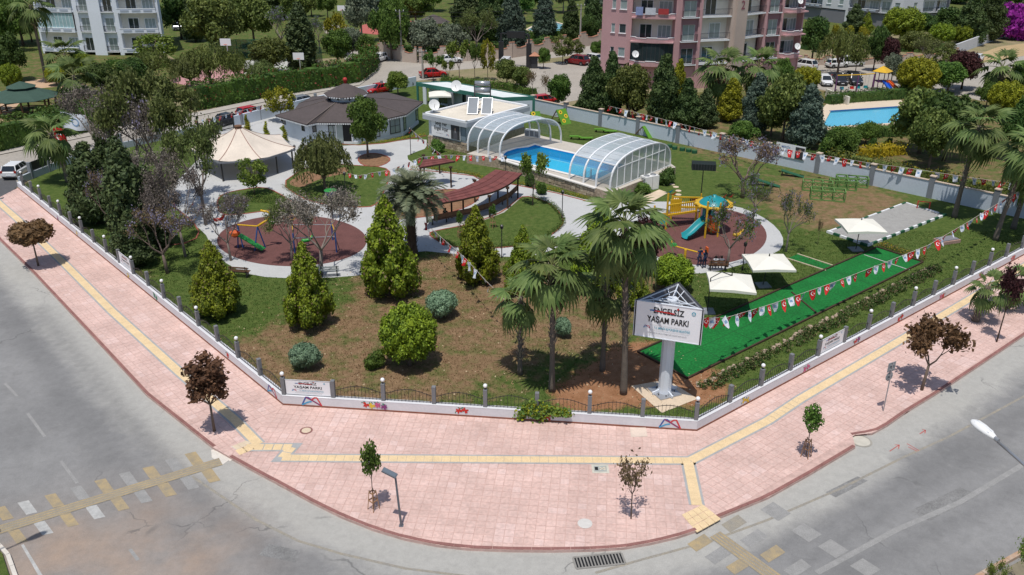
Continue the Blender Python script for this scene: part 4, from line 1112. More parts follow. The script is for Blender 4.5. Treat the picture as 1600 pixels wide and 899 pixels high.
branchy('young1',2.2,.6,2,17,m_bark,L_brown,3,.08,r0=.03,n0=4,trunkh=.4)
branchy('youngd',2.2,.45,3,19,m_barkd,L_purp,6,.09,r0=.045,n0=3,trunkh=.5)
lb=[((0,0,2.35),(.72,.72,.60))]+[((math.cos(i*2.4)*.62*math.sqrt(1-(-.7+1.6*i/26)**2*.8),math.sin(i*2.4)*.62*math.sqrt(1-(-.7+1.6*i/26)**2*.8),2.3+.55*(-.7+1.6*i/26)),(.36,.36,.30))for i in range(26)]
tree_proto('redball',L_red,lb,85,.10,1.6,.9,.5,.78,tz=1.5,r0=.045,nm=8,low=-.9)
lb=[((0,0,2.5),(.5,.5,.65))]+[((math.cos(i*2.4)*.42,math.sin(i*2.4)*.42,1.7+1.6*i/18),(.28,.28,.30))for i in range(18)]
tree_proto('redtall',L_red,lb,75,.10,1.6,1.0,.6,.6,tz=1.3,r0=.045,nm=8,low=-.9)
lb=[((rr_[0],rr_[1],rr_[2]),(.30,.30,.28))for rr_ in[(0,0,1.75),(.28,.1,1.95),(-.25,.15,1.9),(.1,-.28,1.65),(-.1,-.1,2.15),(-.35,-.1,1.6),(.36,-.05,1.6)]]
tree_proto('sap',L_mid,lb,90,.10,1.6,1.0,.8,.3,tz=1.1,r0=.028,nm=7,low=-.9)
# ---- palms: every frond is a part
def fan_frond(seed,droop=.5,dead=False):
 rr=random.Random(seed);g=MB();L_=1.0;n=15
 pts=[]
 for i in range(5):
  s=i/4;pts.append(Vector((s*L_*.95,0,.10*math.sin(s*1.5)-droop*.25*s*s)))
 g.tube(pts,[.028,.022,.018,.015,.012],4,1,cap=False)
 h=pts[-1];d=(pts[-1]-pts[-2]).normalized();tilt=math.atan2(d.z,d.x)-.25
 for i in range(n):
  a=-2.05+4.1*i/(n-1);len_=.82*(1-.16*(abs(a)/2)**2)*rr.uniform(.9,1.05);w=.115
  def pt(s,off,zz):
   x=s*len_*math.cos(a)-off*math.sin(a);y=s*len_*math.sin(a)+off*math.cos(a);z=zz-droop*(.5*s**3)*len_-.04*abs(a)*s+(rr.uniform(-.03,.03)if s>.6 else 0)
   return(h.x+x*math.cos(tilt)-z*math.sin(tilt)*0,h.y+y,h.z+x*math.sin(tilt)+z)
  fold=.025
  g.add([pt(0,0,0),pt(.5,-w*.75,-fold),pt(.5,0,fold),pt(.5,w*.75,-fold),pt(.78,-w*.35,-fold),pt(.78,w*.35,-fold),pt(1,rr.uniform(-.04,.04),-.05)],[(0,1,2),(0,2,3),(1,4,2),(2,5,3),(2,4,6),(2,6,5)],0)
 return g.mesh('frond',[L_dead if dead else L_palm,L_dead if dead else M('petiole',(.22,.24,.09),.6,.1)])
def feather_frond(seed,L_=2.6):
 rr=random.Random(seed);g=MB();pts=[];n=9
 for i in range(n):
  s=i/(n-1);pts.append(Vector((L_*(s-.10*s**3),rr.uniform(-.02,.02),L_*(.34*s-.62*s**2.4))))
 g.tube(pts,[.035*(1-.85*i/(n-1))for i in range(n)],4,1,cap=False)
 k=44
 for i in range(k):
  s=.10+.90*i/(k-1);j=s*(n-1);a=int(min(j,n-2));p=pts[a].lerp(pts[a+1],j-a);d=(pts[a+1]-pts[a]).normalized()
  ll=.62*math.sin(math.pi*min(1,s*.86+.10))**.7*rr.uniform(.88,1.1)+.06
  for sd in(-1,1):
   v=Vector((.62,sd*.85,.32)).normalized();v=(d*v.x+Vector((0,sd,0))*abs(v.y)+Vector((-d.z,0,d.x))*v.z*rr.uniform(.4,1.4)).normalized()
   w=d*.026;e=p+v*ll+Vector((0,0,-.10*ll))
   g.add([p-w,p+w,p+v*ll*.6+w*1.1,e,p+v*ll*.6-w*1.1],[(0,1,2,4),(2,3,4)],0)
 return g.mesh('frond',[L_palmd,M('rachis',(.26,.25,.12),.6,.1)])
FAN=[fan_frond(1,.45),fan_frond(2,.9),fan_frond(3,1.35)];DEADF=[fan_frond(4,1.2,True),fan_frond(5,1.0,True)]
FEA=[feather_frond(1),feather_frond(2),feather_frond(3)]
m_ptrunk=M('palm_trunk',(.085,.062,.045),.95,.25,2.5,.6,bsc=12,fine=.25)
m_ptrunkl=M('palm_trunk_smooth',(.155,.128,.105),.95,.15,2.5,.4,bsc=12,fine=.15)
m_boot=M('palm_boot',(.40,.35,.29),.9,.3,5,.2)
def palm(label,loc,H,crown=1.0,r=.19,nf=26,lean=(0,0),dead=6,boots=(0.3,1.0),seed=0,group=None,kind='fan',cz=.0,name='fan_palm',vine=False):
 rr=random.Random(seed);t=thing(name,label,'palm tree',loc,0,group)
 top=Vector((lean[0],lean[1],H));g=MB();n=max(5,int(H/.35));pts=[];rs=[]
 for i in range(n+1):
  s=i/n;pts.append(Vector((lean[0]*s**1.5,lean[1]*s**1.5,-.05+(H+.05)*s)));rs.append(r*(1.25-.35*min(1,s*4))*(1+.04*(i%2)))
 g.tube(pts,rs,9);obj('trunk',g,m_ptrunk if kind=='feather' else m_ptrunkl,t,smooth=True)
 if boots:
  g=MB();n=int((boots[1]-boots[0])*H*42*(1.6 if kind=='feather' else 1))
  for i in range(n):
   s=boots[0]+(boots[1]-boots[0])*rr.random();a=rr.uniform(0,math.tau);p=Vector((lean[0]*s**1.5,lean[1]*s**1.5,H*s));o=Vector((math.cos(a),math.sin(a),0))
   tdir=Vector((-o.y,o.x,0));q=p+o*r*.9;L_=rr.uniform(.12,.32)
   g.add([q-tdir*.035,q+tdir*.035,q+o*L_*.6+Vector((0,0,L_*.9))+tdir*.02,q+o*L_*.6+Vector((0,0,L_*.9))-tdir*.02],[(0,1,2,3)])
  tag(obj('leaf_bases',g,m_boot if kind!='feather' else m_ptrunk,t),kind='stuff')
 for i in range(nf):
  f=(i+.5)/nf;a=i*2.39996+rr.uniform(-.2,.2)
  if kind=='fan':el=R(78-118*f**.85)+rr.uniform(-.12,.12);me=FAN[0 if f<.35 else(1 if f<.7 else 2)]
  else:el=R(72-95*f**.9)+rr.uniform(-.1,.1);me=FEA[i%3]
  s=crown*rr.uniform(.88,1.1)*(.78 if f<.15 else 1)
  link('frond',me,t,loc=top+Vector((0,0,-.25*f)),rot=Matrix.Rotation(a,3,'Z').to_4x4().to_euler()if False else(Matrix.Rotation(a,3,'Z')@Matrix.Rotation(-el,3,'Y')@Matrix.Rotation(rr.uniform(-.25,.25),3,'X')).to_euler(),sc=s)
 for i in range(dead):
  a=rr.uniform(0,math.tau);el=R(rr.uniform(-82,-60))
  link('dead_frond',DEADF[i%2],t,loc=top+Vector((0,0,-.3)),rot=(Matrix.Rotation(a,3,'Z')@Matrix.Rotation(-el,3,'Y')).to_euler(),sc=crown*rr.uniform(.6,.85))
 return t
# ---------------------------------------------------------------- planting, foreground
def pl(key,name,cat,label,px,py,top,wpx,group=None,rz=None,**k):
 b=G(px,py);return plant(key,name,cat,label,(b.x,b.y,0),HT(px,py,top),wpx/SCALE(px,py),rz,group,**k)
pl('redball','street_tree','tree','round bronze-red street tree on the left pavement beside the yellow strip',60,416,347,66)
pl('redtall','street_tree','tree','tall thin bronze-red street tree by the kerb ramp on the left',335,674,556,66)
pl('red1','street_tree','tree','bronze-leaved street tree with a wide crown behind the back of the sign post',1440,610,505,88)
pl('redball','street_tree','tree','bronze-brown broad crown on leaning trunk',1438,611,510,84)if False else None
pl('young1','sapling','tree','nearly bare bent sapling in the middle of the wide pavement',986,811,725,58)
pl('youngd','sapling','tree','dark plum-leaved young tree with a crooked trunk beside the small palm',1557,535,428,34)
m_stake=M('stake_wood',(.38,.22,.12),.85,.2,4)
def staked(px,py,top,w,label,tilt=(0,0)):
 t=pl('sap','staked_sapling','tree',label,px,py,top,w);s=t.scale.x
 for a in range(4):
  x=.24*math.cos(a*math.pi/2+.6)/s;y=.24*math.sin(a*math.pi/2+.6)/s
  g=MB();g.bar((x,y,0),(x*.55,y*.55,.95/t.scale.z),.032/s);obj('stake',g,m_stake,t)
 for z in(.45,.85):
  g=MB()
  for a in range(4):
   f=1-.45*z/.95;p=[Vector((.24*f*math.cos((a+k)*math.pi/2+.6)/s,.24*f*math.sin((a+k)*math.pi/2+.6)/s,z/t.scale.z))for k in(0,1)];g.bar(p[0],p[1],.028/s)
  obj('cross_bar',g,m_stake,t)
staked(584,796,687,37,'green sapling in a wooden stake frame left of the short lamp post')
staked(1259,714,630,41,'green sapling leaning in a wooden stake frame right of the yellow pad')
pl('thuja0','thuja','conifer','largest golden-green conical thuja, beside the feathery date palm',608,462,305,116)
pl('thuja1','thuja','conifer','conical golden-green thuja in front of the left red play surface',484,510,377,90)
pl('thuja2','thuja','conifer','green thuja with bare legs of trunk, left of all the near thujas',342,492,376,88)
pl('thuja1','thuja','conifer','conical golden-green thuja in front of the round lawn and pergola',744,440,320,86)
pl('thuja0','thuja','conifer','pointed thuja behind the left-hand fan palm',816,458,352,70)
pl('thround0','round_thuja','conifer','round loose yellow-green thuja standing alone on the near lawn',640,572,478,96)
pl('thuja2','thuja','conifer','broad thuja behind the tall fan palm, nearest the playground',935,450,312,96)
pl('thuja0','thuja','conifer','thuja between the two fan palm trunks behind the sign',985,478,400,62)
pl('thround0','round_thuja','conifer','low bright green thuja behind the park name sign',1050,455,399,68)
def shrub(key,name,label,px,py,top,w,**k):return pl(key,name,'shrub',label,px,py,top,w,tname='stem',cname='foliage',**k)
shrub('jun','juniper','clipped grey-green juniper near the corner name board',478,577,538,54)
shrub('jun','juniper','grey-green juniper mound between the big thuja and the fan palms',690,497,456,60)
shrub('jun','juniper','small grey-green juniper behind the fan palm trunks',879,527,497,32)
shrub('shrub','small_shrub','small green shrub left of the lone round thuja',586,575,548,36)
shrub('jun','juniper','grey-green juniper beside the tall palm trunk',950,512,486,26)if False else None
def pp(label,px,py,cy,**k):
 b=G(px,py);return palm(label,(b.x,b.y,0),HT(px,py,cy),**k)
pp('tallest fan palm with shaggy trunk right beside the park name sign',974,616,350,crown=1.40,nf=24,r=.16,lean=(-.45,0),dead=10,boots=(.28,.98),seed=1)
pp('fan palm with wide crown standing close behind the front railings',862,612,414,crown=1.30,nf=22,r=.145,lean=(-.12,0),dead=10,boots=(.35,.98),seed=2)
pp('small fan palm left of the other near palms, trunk in shade',812,586,466,crown=1.0,nf=15,r=.12,lean=(.05,.2),dead=3,boots=(.2,.95),seed=3)
pp('shorter fan palm between the tall palm and the green thujas',941,580,446,crown=1.05,nf=16,r=.13,lean=(0,.2),dead=3,boots=(.4,.95),seed=4)
pp('stout date palm with feathery grey-green crown beside the largest thuja',644,400,306,crown=1.0,nf=64,r=.36,dead=0,boots=(.02,1.0),kind='feather',seed=5,name='date_palm')
pp('small fan palm with shaggy stubby trunk on the right pavement',1524,502,448,crown=.80,nf=16,r=.20,lean=(.25,0),dead=0,boots=(.0,1.0),seed=6)
pp('small fan palm behind the plum sapling at the right edge',1572,482,440,crown=.85,nf=16,r=.16,lean=(.1,0),dead=0,boots=(.0,1.0),seed=16)
pp('tall fan palm by the grey court, trunk leaning right',1491,340,196,crown=1.5,nf=24,r=.18,lean=(.25,-.2),dead=8,boots=(.3,.98),seed=7)
pp('tall fan palm at the right edge in front of the court',1555,376,232,crown=1.5,nf=24,r=.17,lean=(.9,-.1),dead=6,boots=(.35,.98),seed=8)
pp('fan palm at the right edge close to the railings',1583,358,260,crown=1.45,nf=22,r=.18,lean=(.4,0),dead=3,boots=(.3,.98),seed=9)
pp('ivy-clad fan palm on the far left lawn near the parked white car',107,285,208,crown=1.5,nf=20,r=.20,lean=(-.7,0),dead=0,boots=(.1,1.0),seed=10)
pl('col0','cypress','conifer','tall dark cypress, foremost of the left group',212,402,212,70)
pl('cong0','juniper_tree','conifer','dark spreading conifer at the left of the cypress group',152,350,222,84)
pl('con1','juniper_tree','conifer','dark conifer behind the tall cypress on the left',176,300,190,62)
pl('col1','cypress','conifer','slimmer cypress right of the tall dark one',243,385,258,58)
pl('cong1','juniper_tree','conifer','low dark conifer in front of the blossoming bare tree on the left',215,415,330,70)
pl('bare0','bare_tree','tree','fine-twigged grey tree above the low dark conifer on the left',262,372,236,110)
pl('jac1','jacaranda','tree','jacaranda with sparse lilac bloom in front of the tall cypress',262,428,318,96)
pl('jac1','jacaranda','tree','lilac-flecked bare jacaranda between the two dark conifers on the left',180,372,262,60)
pl('bare0','bare_tree','tree','grey leafless tree on the island beside the left red play surface',290,402,262,96)
pl('bare1','bare_tree','tree','leafless tree with a forked trunk at the left rim of the red play surface',361,408,300,84)
pl('bare0','bare_tree','tree','leafless tree in front of the left red play surface by the bench',502,430,296,140)
pl('pep0','bare_tree','tree','half-bare tree with olive twigs on the left red play surface',456,408,318,70)
pl('pep1','pepper_tree','tree','large olive-grey tree in front of the canvas tent',262,325,108,150)
pl('bare0','bare_tree','tree','grey leafless tree beside the left end of the back street',172,268,132,120)
pl('bare1','bare_tree','tree','wide grey leafless tree just right of the tall cypress',228,330,150,110)
pl('pep0','pepper_tree','tree','thin olive tree between the tall cypress and the canvas tent',322,352,196,96)
pl('weep1','weeping_tree','tree','broad weeping tree beside the back street left of the tent',290,262,108,110)if False else None
pl('weep0','weeping_tree','tree','weeping pepper tree on the triangular island before the dark-roofed building',508,300,205,92)
pl('airyy0','small_tree','tree','small light green tree in front of the canvas tent',398,306,246,62)
pl('broadm0','small_tree','tree','green tree with pale tips in front of the dark-roofed building',575,246,150,66)
pl('airyy1','small_tree','tree','yellow-green tree at the left end of the dark-roofed building',440,190,134,52)
pl('broadl0','small_tree','tree','bright green flat-topped tree between building roof and back street',622,150,111,44)
for i,(x,y,t_)in enumerate(((387,205,179),(417,217,190),(446,224,196))):
 pl('topi','topiary_cone','shrub',('yellow-green tiered topiary by the gate, leftmost of three','middle yellow-green tiered topiary, above the tent','yellow-green tiered topiary nearest the dark-roofed building')[i],x,y,t_,14,'tiered topiary cones behind the tent',tname='stem',cname='foliage')
pl('shrub','round_shrub','shrub','leafy round shrub at the foot of the banner building wall',684,238,218,25,tname='stem',cname='foliage')
pl('sparse1','small_tree','tree','thin half-leafless young tree in front of the swimming pool wall',832,322,242,48)
pl('shrubd','round_shrub','shrub','dark shrub against the pool terrace wall, left of the thin tree',828,292,268,22,tname='stem',cname='foliage')
pl('shrub','round_shrub','shrub','light green shrub against the pool terrace wall, right of the thin tree',846,304,284,22,tname='stem',cname='foliage')
pl('jac0','jacaranda','tree','lilac-blooming jacaranda on the rim of the right play surface',1136,418,310,92)
pl('jac1','jacaranda','tree','bare lilac jacaranda on the lawn behind the playground',1160,310,212,112)
pl('jac0','jacaranda','tree','leafy jacaranda with few blossoms by the path right of the playground',1228,394,292,62)
pl('jac0','jacaranda','tree','small jacaranda between playground canopy and lawn',1176,345,268,58)
pl('plum0','plum_tree','tree','dark red plum tree behind the tall fan palm',1008,428,338,60)
pl('shrubd','round_shrub','shrub','trimmed dark green bush right of the white machine box',1040,288,262,34,tname='stem',cname='foliage')
pl('shrub','round_shrub','shrub','green bush between the pool enclosure and the white machine box',1002,300,284,40,tname='stem',cname='foliage')
pl('young1','sapling','tree','thin leafless sapling on the brown lawn left of the parasol',1277,384,345,9)
staked(1258 if False else 770,357,320,14,'thin staked sapling on the round lawn near the pergola')
staked(719,372,330,14,'thin staked sapling at the left tip of the round lawn')
pl('youngl','sapling','tree','leafy sapling tip rising at the bottom right corner of the view',1590,925,852,52)
pl('youngl','sapling','tree','smaller sapling tip left of the other at the bottom right corner',1546,945,882,36)
m_pstone=M('border_stone',(.40,.31,.23),.9,.2,3,.3)
hr=thing('planting_row','row of low dark shrubs and pale stones along the green turf','hedge',G(1090,604))
off=hr.location;a=G(1086,604);b=G(1452,418);e=(b-a);rr=random.Random(4)
stm=[]
for k in range(4):
 g=MB();g.sphere((0,0,0),.13,7,4);g.v=[(x*rr.uniform(.8,1.3),y*rr.uniform(.7,1.1),z*.7)for x,y,z in g.v];stm.append(g.mesh('stone',m_pstone))
nrm_=Vector((e.y,-e.x,0)).normalized()
for i in range(110):
 p=a+e*((i+rr.random())/110)+nrm_*rr.uniform(-.02,.22)-off;link('stone',stm[i%4],hr,loc=(p.x,p.y,.05),rot=(0,0,rr.uniform(0,6)),sc=rr.uniform(.6,1.25))
lb=[]
for i in range(330):
 p=a+e*rr.random()+nrm_*rr.uniform(.12,.95)-off;s=rr.uniform(.10,.26);lb.append(((p.x,p.y,s*.7),(s,s,s*1.1)))
C,N_=lobes_surface(lb,130,.8);me=arr_mesh('rose_shrubs',leafquads(C,N_,.06,1.6,1.0),4,[L_dark,L_brown],(rng.random(len(C))<.25).astype(np.int32))
tag(link('rose_shrubs',me,hr),kind='stuff')
def border(label,line,w,leafs,n,hmax=.28,z=0.016,size=.06,name='flower_border',cat='flowers'):
 pts=gp(line);segs=[(a_,b_)for a_,b_ in zip(pts[:-1],pts[1:])];tot=sum((b_-a_).length for a_,b_ in segs);C=[]
 for a_,b_ in segs:
  k=int(n*(b_-a_).length/tot);s=rng.random((k,1));d=(b_-a_).normalized();nn=np.array([-d.y,d.x,0])
  C.append(np.array(a_)+np.array(b_-a_)*s+nn*rng.uniform(-w/2,w/2,(k,1))+np.array([0,0,1.])*rng.uniform(.02,hmax,(k,1)))
 C=np.concatenate(C);C[:,2]+=z
 return tag(link(name,arr_mesh(name,leafquads(C,np.tile([0,0,1.],(len(C),1)),size,1.4,.9),4,leafs,rng.integers(0,len(leafs),len(C)).astype(np.int32))),label,cat,kind='stuff')
border('yellow-leaved bedding along the lawn edge north of the pergola',[(642,264),(690,268),(740,274),(765,287),(800,287),(870,300),(927,314)],.5,[L_flow,L_oliv,L_yel],2600)
border('yellow bedding along the lawn in front of the dark-roofed building',[(565,226),(600,224),(664,212)],.4,[L_flow,L_yel],900)
border('dark clipped border round the circular lawn',[(684,377),(710,387),(777,388),(820,383),(851,374),(870,361),(880,350),(877,338),(862,321),(830,309)],.45,[L_hed,L_mid],3600,.3)
border('mixed bedding in the island by the willow',[(446,292),(468,306),(500,316),(560,322)],.9,[L_hed,L_oliv,L_brown],1800,.4)
border('rusty bedding plants in the flower bed by the pergola',[(612,338),(650,325),(700,306),(740,306)],1.6,[L_brown,L_flow,L_red],2400,.2)
border('dry grey bushes along the top of the pool terrace wall',[(700,240),(780,262),(860,284),(930,303)],.7,[L_brown,L_oliv],2600,.5)
border('low planting at the far end of the turf pitch',[(1372,384),(1446,407)],.6,[L_flow,L_oliv,L_brown],900,.35)
border('shadowy planting on the island left of the play surface',[(345,318),(380,312),(420,314),(448,318)],1.6,[L_hed,L_oliv],3000,.5)
vn=MB();C=[]
for i,(x,zt,zb)in enumerate(((815,.55,.12),(822,.75,.4),(836,1.1,.25),(846,.9,.02),(858,.8,.4),(870,.68,.42),(884,.62,.45))):
 p=onwall(1,x,0)+Vector(walls[1].location);n=190
 s=rng.random((n,1));C.append(np.array(p)+np.array([0,-.10,0.])+rng.normal(0,1,(n,3))*[.16,.07,.05]+np.array([0,0,1.])*(zb+(zt-zb)*s))
C=np.concatenate(C);C[:,1]+=np.where(C[:,2]>.55,rng.uniform(0,.35,len(C)),0)
tag(link('climbing_vine',arr_mesh('climbing_vine',leafquads(C,np.tile([0,-.6,.6],(len(C),1)),.10,1.4,.8),4,[L_lite,L_yel,L_mid],rng.integers(0,3,len(C)).astype(np.int32))),'yellow-green vine spilling over the white wall behind the fan palms','climbing plant')
# ================================================================== BUILDINGS AND WALLS
m_blueW=M('pale_blue_wall',(.56,.62,.70),.8,.05,.5,.08,fine=.04)
m_pill=M('pillar_grey',(.22,.235,.26),.8,.08,1,fine=.06)
m_cap=M('sandstone_cap',(.52,.42,.33),.85,.12,2)
m_glass=M('window_glass',(.03,.045,.05),.08,.2,.8,spec=.9)
m_glassp=M('curtained_glass',(.28,.34,.34),.12,.15,1.2,spec=.8)
m_shutter=M('closed_blind',(.45,.45,.42),.6,.05,2)
m_rail=M('rail_dark',(.05,.05,.055),.5,.1,2)
fwt=thing('boundary_wall','long pale blue wall with grey pillars along the far side of the park','wall',(FW[0].x,FW[0].y,0))
off=fwt.location;th=math.atan2(fdir.y,fdir.x);L_=fdir.length
g=MB();g.box((0,0,.72),(L_-.42,.20,1.5));pn=g.mesh('wall_panel',m_blueW)
g=MB();g.box((0,0,1.49),(L_-.42,.30,.05));cp=g.mesh('coping',m_cap)
g=MB();g.box((0,0,.92),(.42,.42,1.86));pi_=g.mesh('pillar',m_pill)
g=MB();g.box((0,0,1.885),(.50,.50,.07));pc=g.mesh('pillar_cap',m_cap)
for k in range(12):
 p=FW[k]-off;po=link('pillar',pi_,fwt,loc=(p.x,p.y,0),rot=(0,0,th));link('pillar_cap',pc,po)
 if k<11:
  q=p+fdir/2;w=link('wall_panel',pn,fwt,loc=(q.x,q.y,0),rot=(0,0,th));link('coping',cp,w)
def simplewall(label,px,h,mt,capm=None,t=.22,posts=(),name='garden_wall',ph=None,pm=None,z=0.):
 P=gp(px);th_=thing(name,label,'wall',P[0]);o=P[0];o=Vector((o.x,o.y,0))
 for a,b in zip(P[:-1],P[1:]):
  e=b-a;c=(a+b)/2-o;g=MB();g.box((c.x,c.y,h/2),(e.length,t,h),rz=math.atan2(e.y,e.x));w=obj('wall_panel',g,mt,th_)
  if capm:g=MB();g.box((c.x,c.y,h+.025),(e.length,t+.08,.05),rz=math.atan2(e.y,e.x));obj('coping',g,capm,w)
 for q in posts:
  p=G(*q)-o;g=MB();g.box((p.x,p.y,(ph or h+.4)/2),(.3,.3,ph or h+.4));obj('post',g,pm or m_pill,th_)
 return th_
simplewall('pale wall with grey posts between back street and dark-roofed building',[(365,199),(400,190),(480,170),(560,152),(650,134)],1.15,m_blueW,None,posts=((378,196),(407,188),(494,167),(597,146)))
lw=simplewall('grey side wall with arched rails and black gate panel at the far left',[(31,288),(50,280),(95,262),(150,242),(250,220),(312,206)],.62,M('grey_wall_paint',(.40,.44,.48),.8,.08,.6,fine=.05),None,posts=((50,280),(77,269),(128,250),(190,233),(250,220)),ph=1.5)
o=Vector((lw.location.x,lw.location.y,0));a=G(52,279)-o;b=G(75,270)-o
g=MB();g.bar(a+Vector((0,0,1.05)),b+Vector((0,0,1.05)),.06,.8);obj('gate_panel',g,m_black,lw)
for qa,qb in(((79,268),(126,251)),((130,249),(188,234)),((192,232),(248,221))):
 a=G(*qa)-o;b=G(*qb)-o;g=MB();n=26
 for i in range(n+1):
  p=a.lerp(b,i/n);hh=.62+.35+.25*math.sin(math.pi*i/n);g.bar(p+Vector((0,0,.62)),p+Vector((0,0,hh)),.022)
  if i<n:q=a.lerp(b,(i+1)/n);g.bar(p+Vector((0,0,hh)),q+Vector((0,0,.97+.25*math.sin(math.pi*(i+1)/n))),.03)
 obj('railing_panel',g,m_iron,lw)
gt=thing('sliding_gate','dark barred sliding gate on the back street beside the tent','gate',G(312,211));o=Vector(gt.location)
for qa,qb,n in(((312,211),(345,206),17),((349,206),(364,203),8)):
 a=G(*qa)-o;b=G(*qb)-o
 g=MB();g.bar(a+Vector((0,0,.18)),b+Vector((0,0,.18)),.06,.08);g.bar(a+Vector((0,0,1.15)),b+Vector((0,0,1.15)),.06,.08);fr=obj('gate_frame',g,m_black,gt)
 bm_=MB();bm_.box((0,0,.66),(.045,.04,.98));bm_=bm_.mesh('bar',m_black)
 for i in range(n):p=a.lerp(b,(i+.5)/n);link('bar',bm_,gt,loc=p)
for q in((311,211),(347,206),(366,203)):g=MB();p=G(*q)-o;g.box((p.x,p.y,.95),(.16,.16,1.9));obj('gate_post',g,m_black,gt)
# ---- dark-roofed octagonal pavilion building
EZ=2.35
eave=[G(*p,EZ)for p in((430,181),(479,195),(495,191.5),(556,192),(598,187),(635,179),(661,160),(606,145),(560,150),(487,152),(467,162),(457,176))]
eave=[Vector(p)for p in eave]
cx=G(541,152,3.9)
t=thing('octagon_house','single-storey pale house with dark brown star-shaped roof and cupola','building',(cx.x,cx.y,0));off=t.location
m_roof=M('dark_brown_roof',(.088,.072,.070),.85,.12,1.2,.3,bsc=12,fine=.15)
m_rooflt=M('roof_ridge_strip',(.15,.125,.11),.85,.1,2)
m_houseW=M('pale_house_boarding',(.60,.66,.72),.75,.05,.8,fine=.04)
m_trim=M('white_trim',(.76,.78,.80),.6,.04,2)
NR=8;rr_=1.95;ring=[Vector((cx.x+rr_*math.cos(R(22.5)+math.tau*i/NR),cx.y+rr_*math.sin(R(22.5)+math.tau*i/NR),3.72))for i in range(NR)]
def ang(p):return math.atan2(p.y-cx.y,p.x-cx.x)
ev=ccw([(p.x,p.y)for p in eave]);ev=[Vector((a,b,EZ))for a,b in ev]
st=min(range(len(ev)),key=lambda i:ang(ev[i]));ev=ev[st:]+ev[:st]
rg=sorted(ring,key=ang)
g=MB();seams=MB()
tris=[];i=j=0;ne,nr=len(ev),len(rg)
ea=[ang(p)for p in ev];ra=[ang(p)for p in rg]
while i<ne or j<nr:
 na=ea[i]if i<ne else 99;nb=ra[j]if j<nr else 99
 if i<ne and(na+(ea[(i+1)%ne]+(math.tau if i+1>=ne else 0)))/2<=(nb+(ra[(j+1)%nr]+(math.tau if j+1>=nr else 0)))/2 or j>=nr:
  tris.append((ev[i%ne],ev[(i+1)%ne],rg[j%nr]));i+=1
 else:tris.append((ev[i%ne],rg[(j+1)%nr],rg[j%nr]));j+=1
for a,b,c in tris:
 g.add([a,b,c],[(0,1,2)]);dn=Vector((0,0,-.12));g.add([a+dn,b+dn,c+dn],[(2,1,0)])
for k in range(ne):a,b=ev[k],ev[(k+1)%ne];g.add([a,b,b-Vector((0,0,.12)),a-Vector((0,0,.12))],[(0,1,2,3)])
rf=obj('roof',g,m_roof,t,off=off)
for p in ev:
 q=min(rg,key=lambda r:(Vector(r)-p).length);seams.bar(p+Vector((0,0,.02)),q+Vector((0,0,.02)),.10,.03)
obj('ridge_strip',seams,m_rooflt,rf,off=None,loc=(-off.x,-off.y,0))
g=MB()
for k in range(ne):
 a,b=ev[k],ev[(k+1)%ne];n=int((b-a).length/.22)
 for q in range(n):p=a.lerp(b,(q+.5)/n);g.box((p.x,p.y,EZ-.18),(.12,.03,.12),rz=math.atan2(b.y-a.y,b.x-a.x))
obj('scalloped_trim',g,m_trim,rf,loc=(-off.x,-off.y,0))
win_=offset([(p.x,p.y)for p in ev],.55)
g=MB();g.prism(win_,0,EZ-.02);wl=obj('wall',g,m_houseW,t,off=off)
g=MB();g.prism(offset([(p.x,p.y)for p in ev],.50),0,.28);obj('plinth',g,m_trim,t,off=off)
def wallpoint(px,z):
 for k in range(len(win_)):
  a=Vector((*win_[k],z));b=Vector((*win_[(k+1)%len(win_)],z));pa,pb=PX(a),PX(b)
  if(pa[0]-px)*(pb[0]-px)<0:
   e=(b-a).normalized();n_=Vector((e.y,-e.x,0))
   if n_.y<0:
    lo,hi=0,1
    for _ in range(30):
     m_=(lo+hi)/2
     if(PX(a.lerp(b,m_))[0]<px)==(pa[0]<pb[0]):lo=m_
     else:hi=m_
    return a.lerp(b,lo),math.atan2(e.y,e.x),n_
 return None
def window(parent,p,th,w,h,panes=(1,1),fm=m_trim,gm=m_glass,off=None,grille=False,name='window',d=.04):
 """flat framed window centred on p (outer face), x along th"""
 q=Vector(p)-(off if off is not None else Vector((0,0,0)))
 g=MB();fw_=.07
 for s in(-1,1):g.box((s*(w/2),0,0),(fw_,.09,h+fw_));g.box((0,0,s*(h/2)),(w-fw_,.085,fw_))
 for i in range(1,panes[0]):g.box((-w/2+w*i/panes[0],0,0),(fw_*.7,.08,h-fw_))
 for i in range(1,panes[1]):g.box((0,0,-h/2+h*i/panes[1]),(w-fw_,.075,fw_*.6))
 if grille:
  for i in range(1,6):g.box((-w/2+w*i/6,-.06,0),(.025,.025,h))
 f=obj(name,g,fm,parent,loc=q,rot=(0,0,th))
 g=MB();g.box((0,.01,0),(w,.05,h));obj('pane',g,gm,f);return f
for px,z,w,h,pn_ in((444,1.7,.45,.45,(1,1)),(474,1.6,.4,.45,(1,1)),(491,1.55,.4,.55,(1,1)),(521,1.2,.9,1.4,(2,2)),(617,1.25,1.3,1.5,(2,2)),(632,1.2,.7,1.5,(1,2)),(585,1.2,1.1,1.4,(2,2))):
 r_=wallpoint(px,z)
 if r_:window(t,r_[0]+r_[2]*.02,r_[1],w,h,pn_,m_rail,m_glassp if w>.6 else m_glass,off)
r_=wallpoint(538,1.05)
if r_:
 g=MB();g.box((0,0,0),(1.5,.06,2.0));d=obj('doorway',g,m_dark,t,loc=r_[0]-off+r_[2]*.012,rot=(0,0,r_[1]))
 g=MB()
 for s in(-1,1):g.box((s*.78,-.03,0),(.09,.12,2.05))
 g.box((0,-.032,1.04),(1.65,.12,.09));obj('door_frame',g,m_trim,d)
 g=MB();g.box((-.42,-.05,0),(.6,.04,1.9));obj('door_leaf',g,m_glassp,d)
r_=wallpoint(651,1.3)
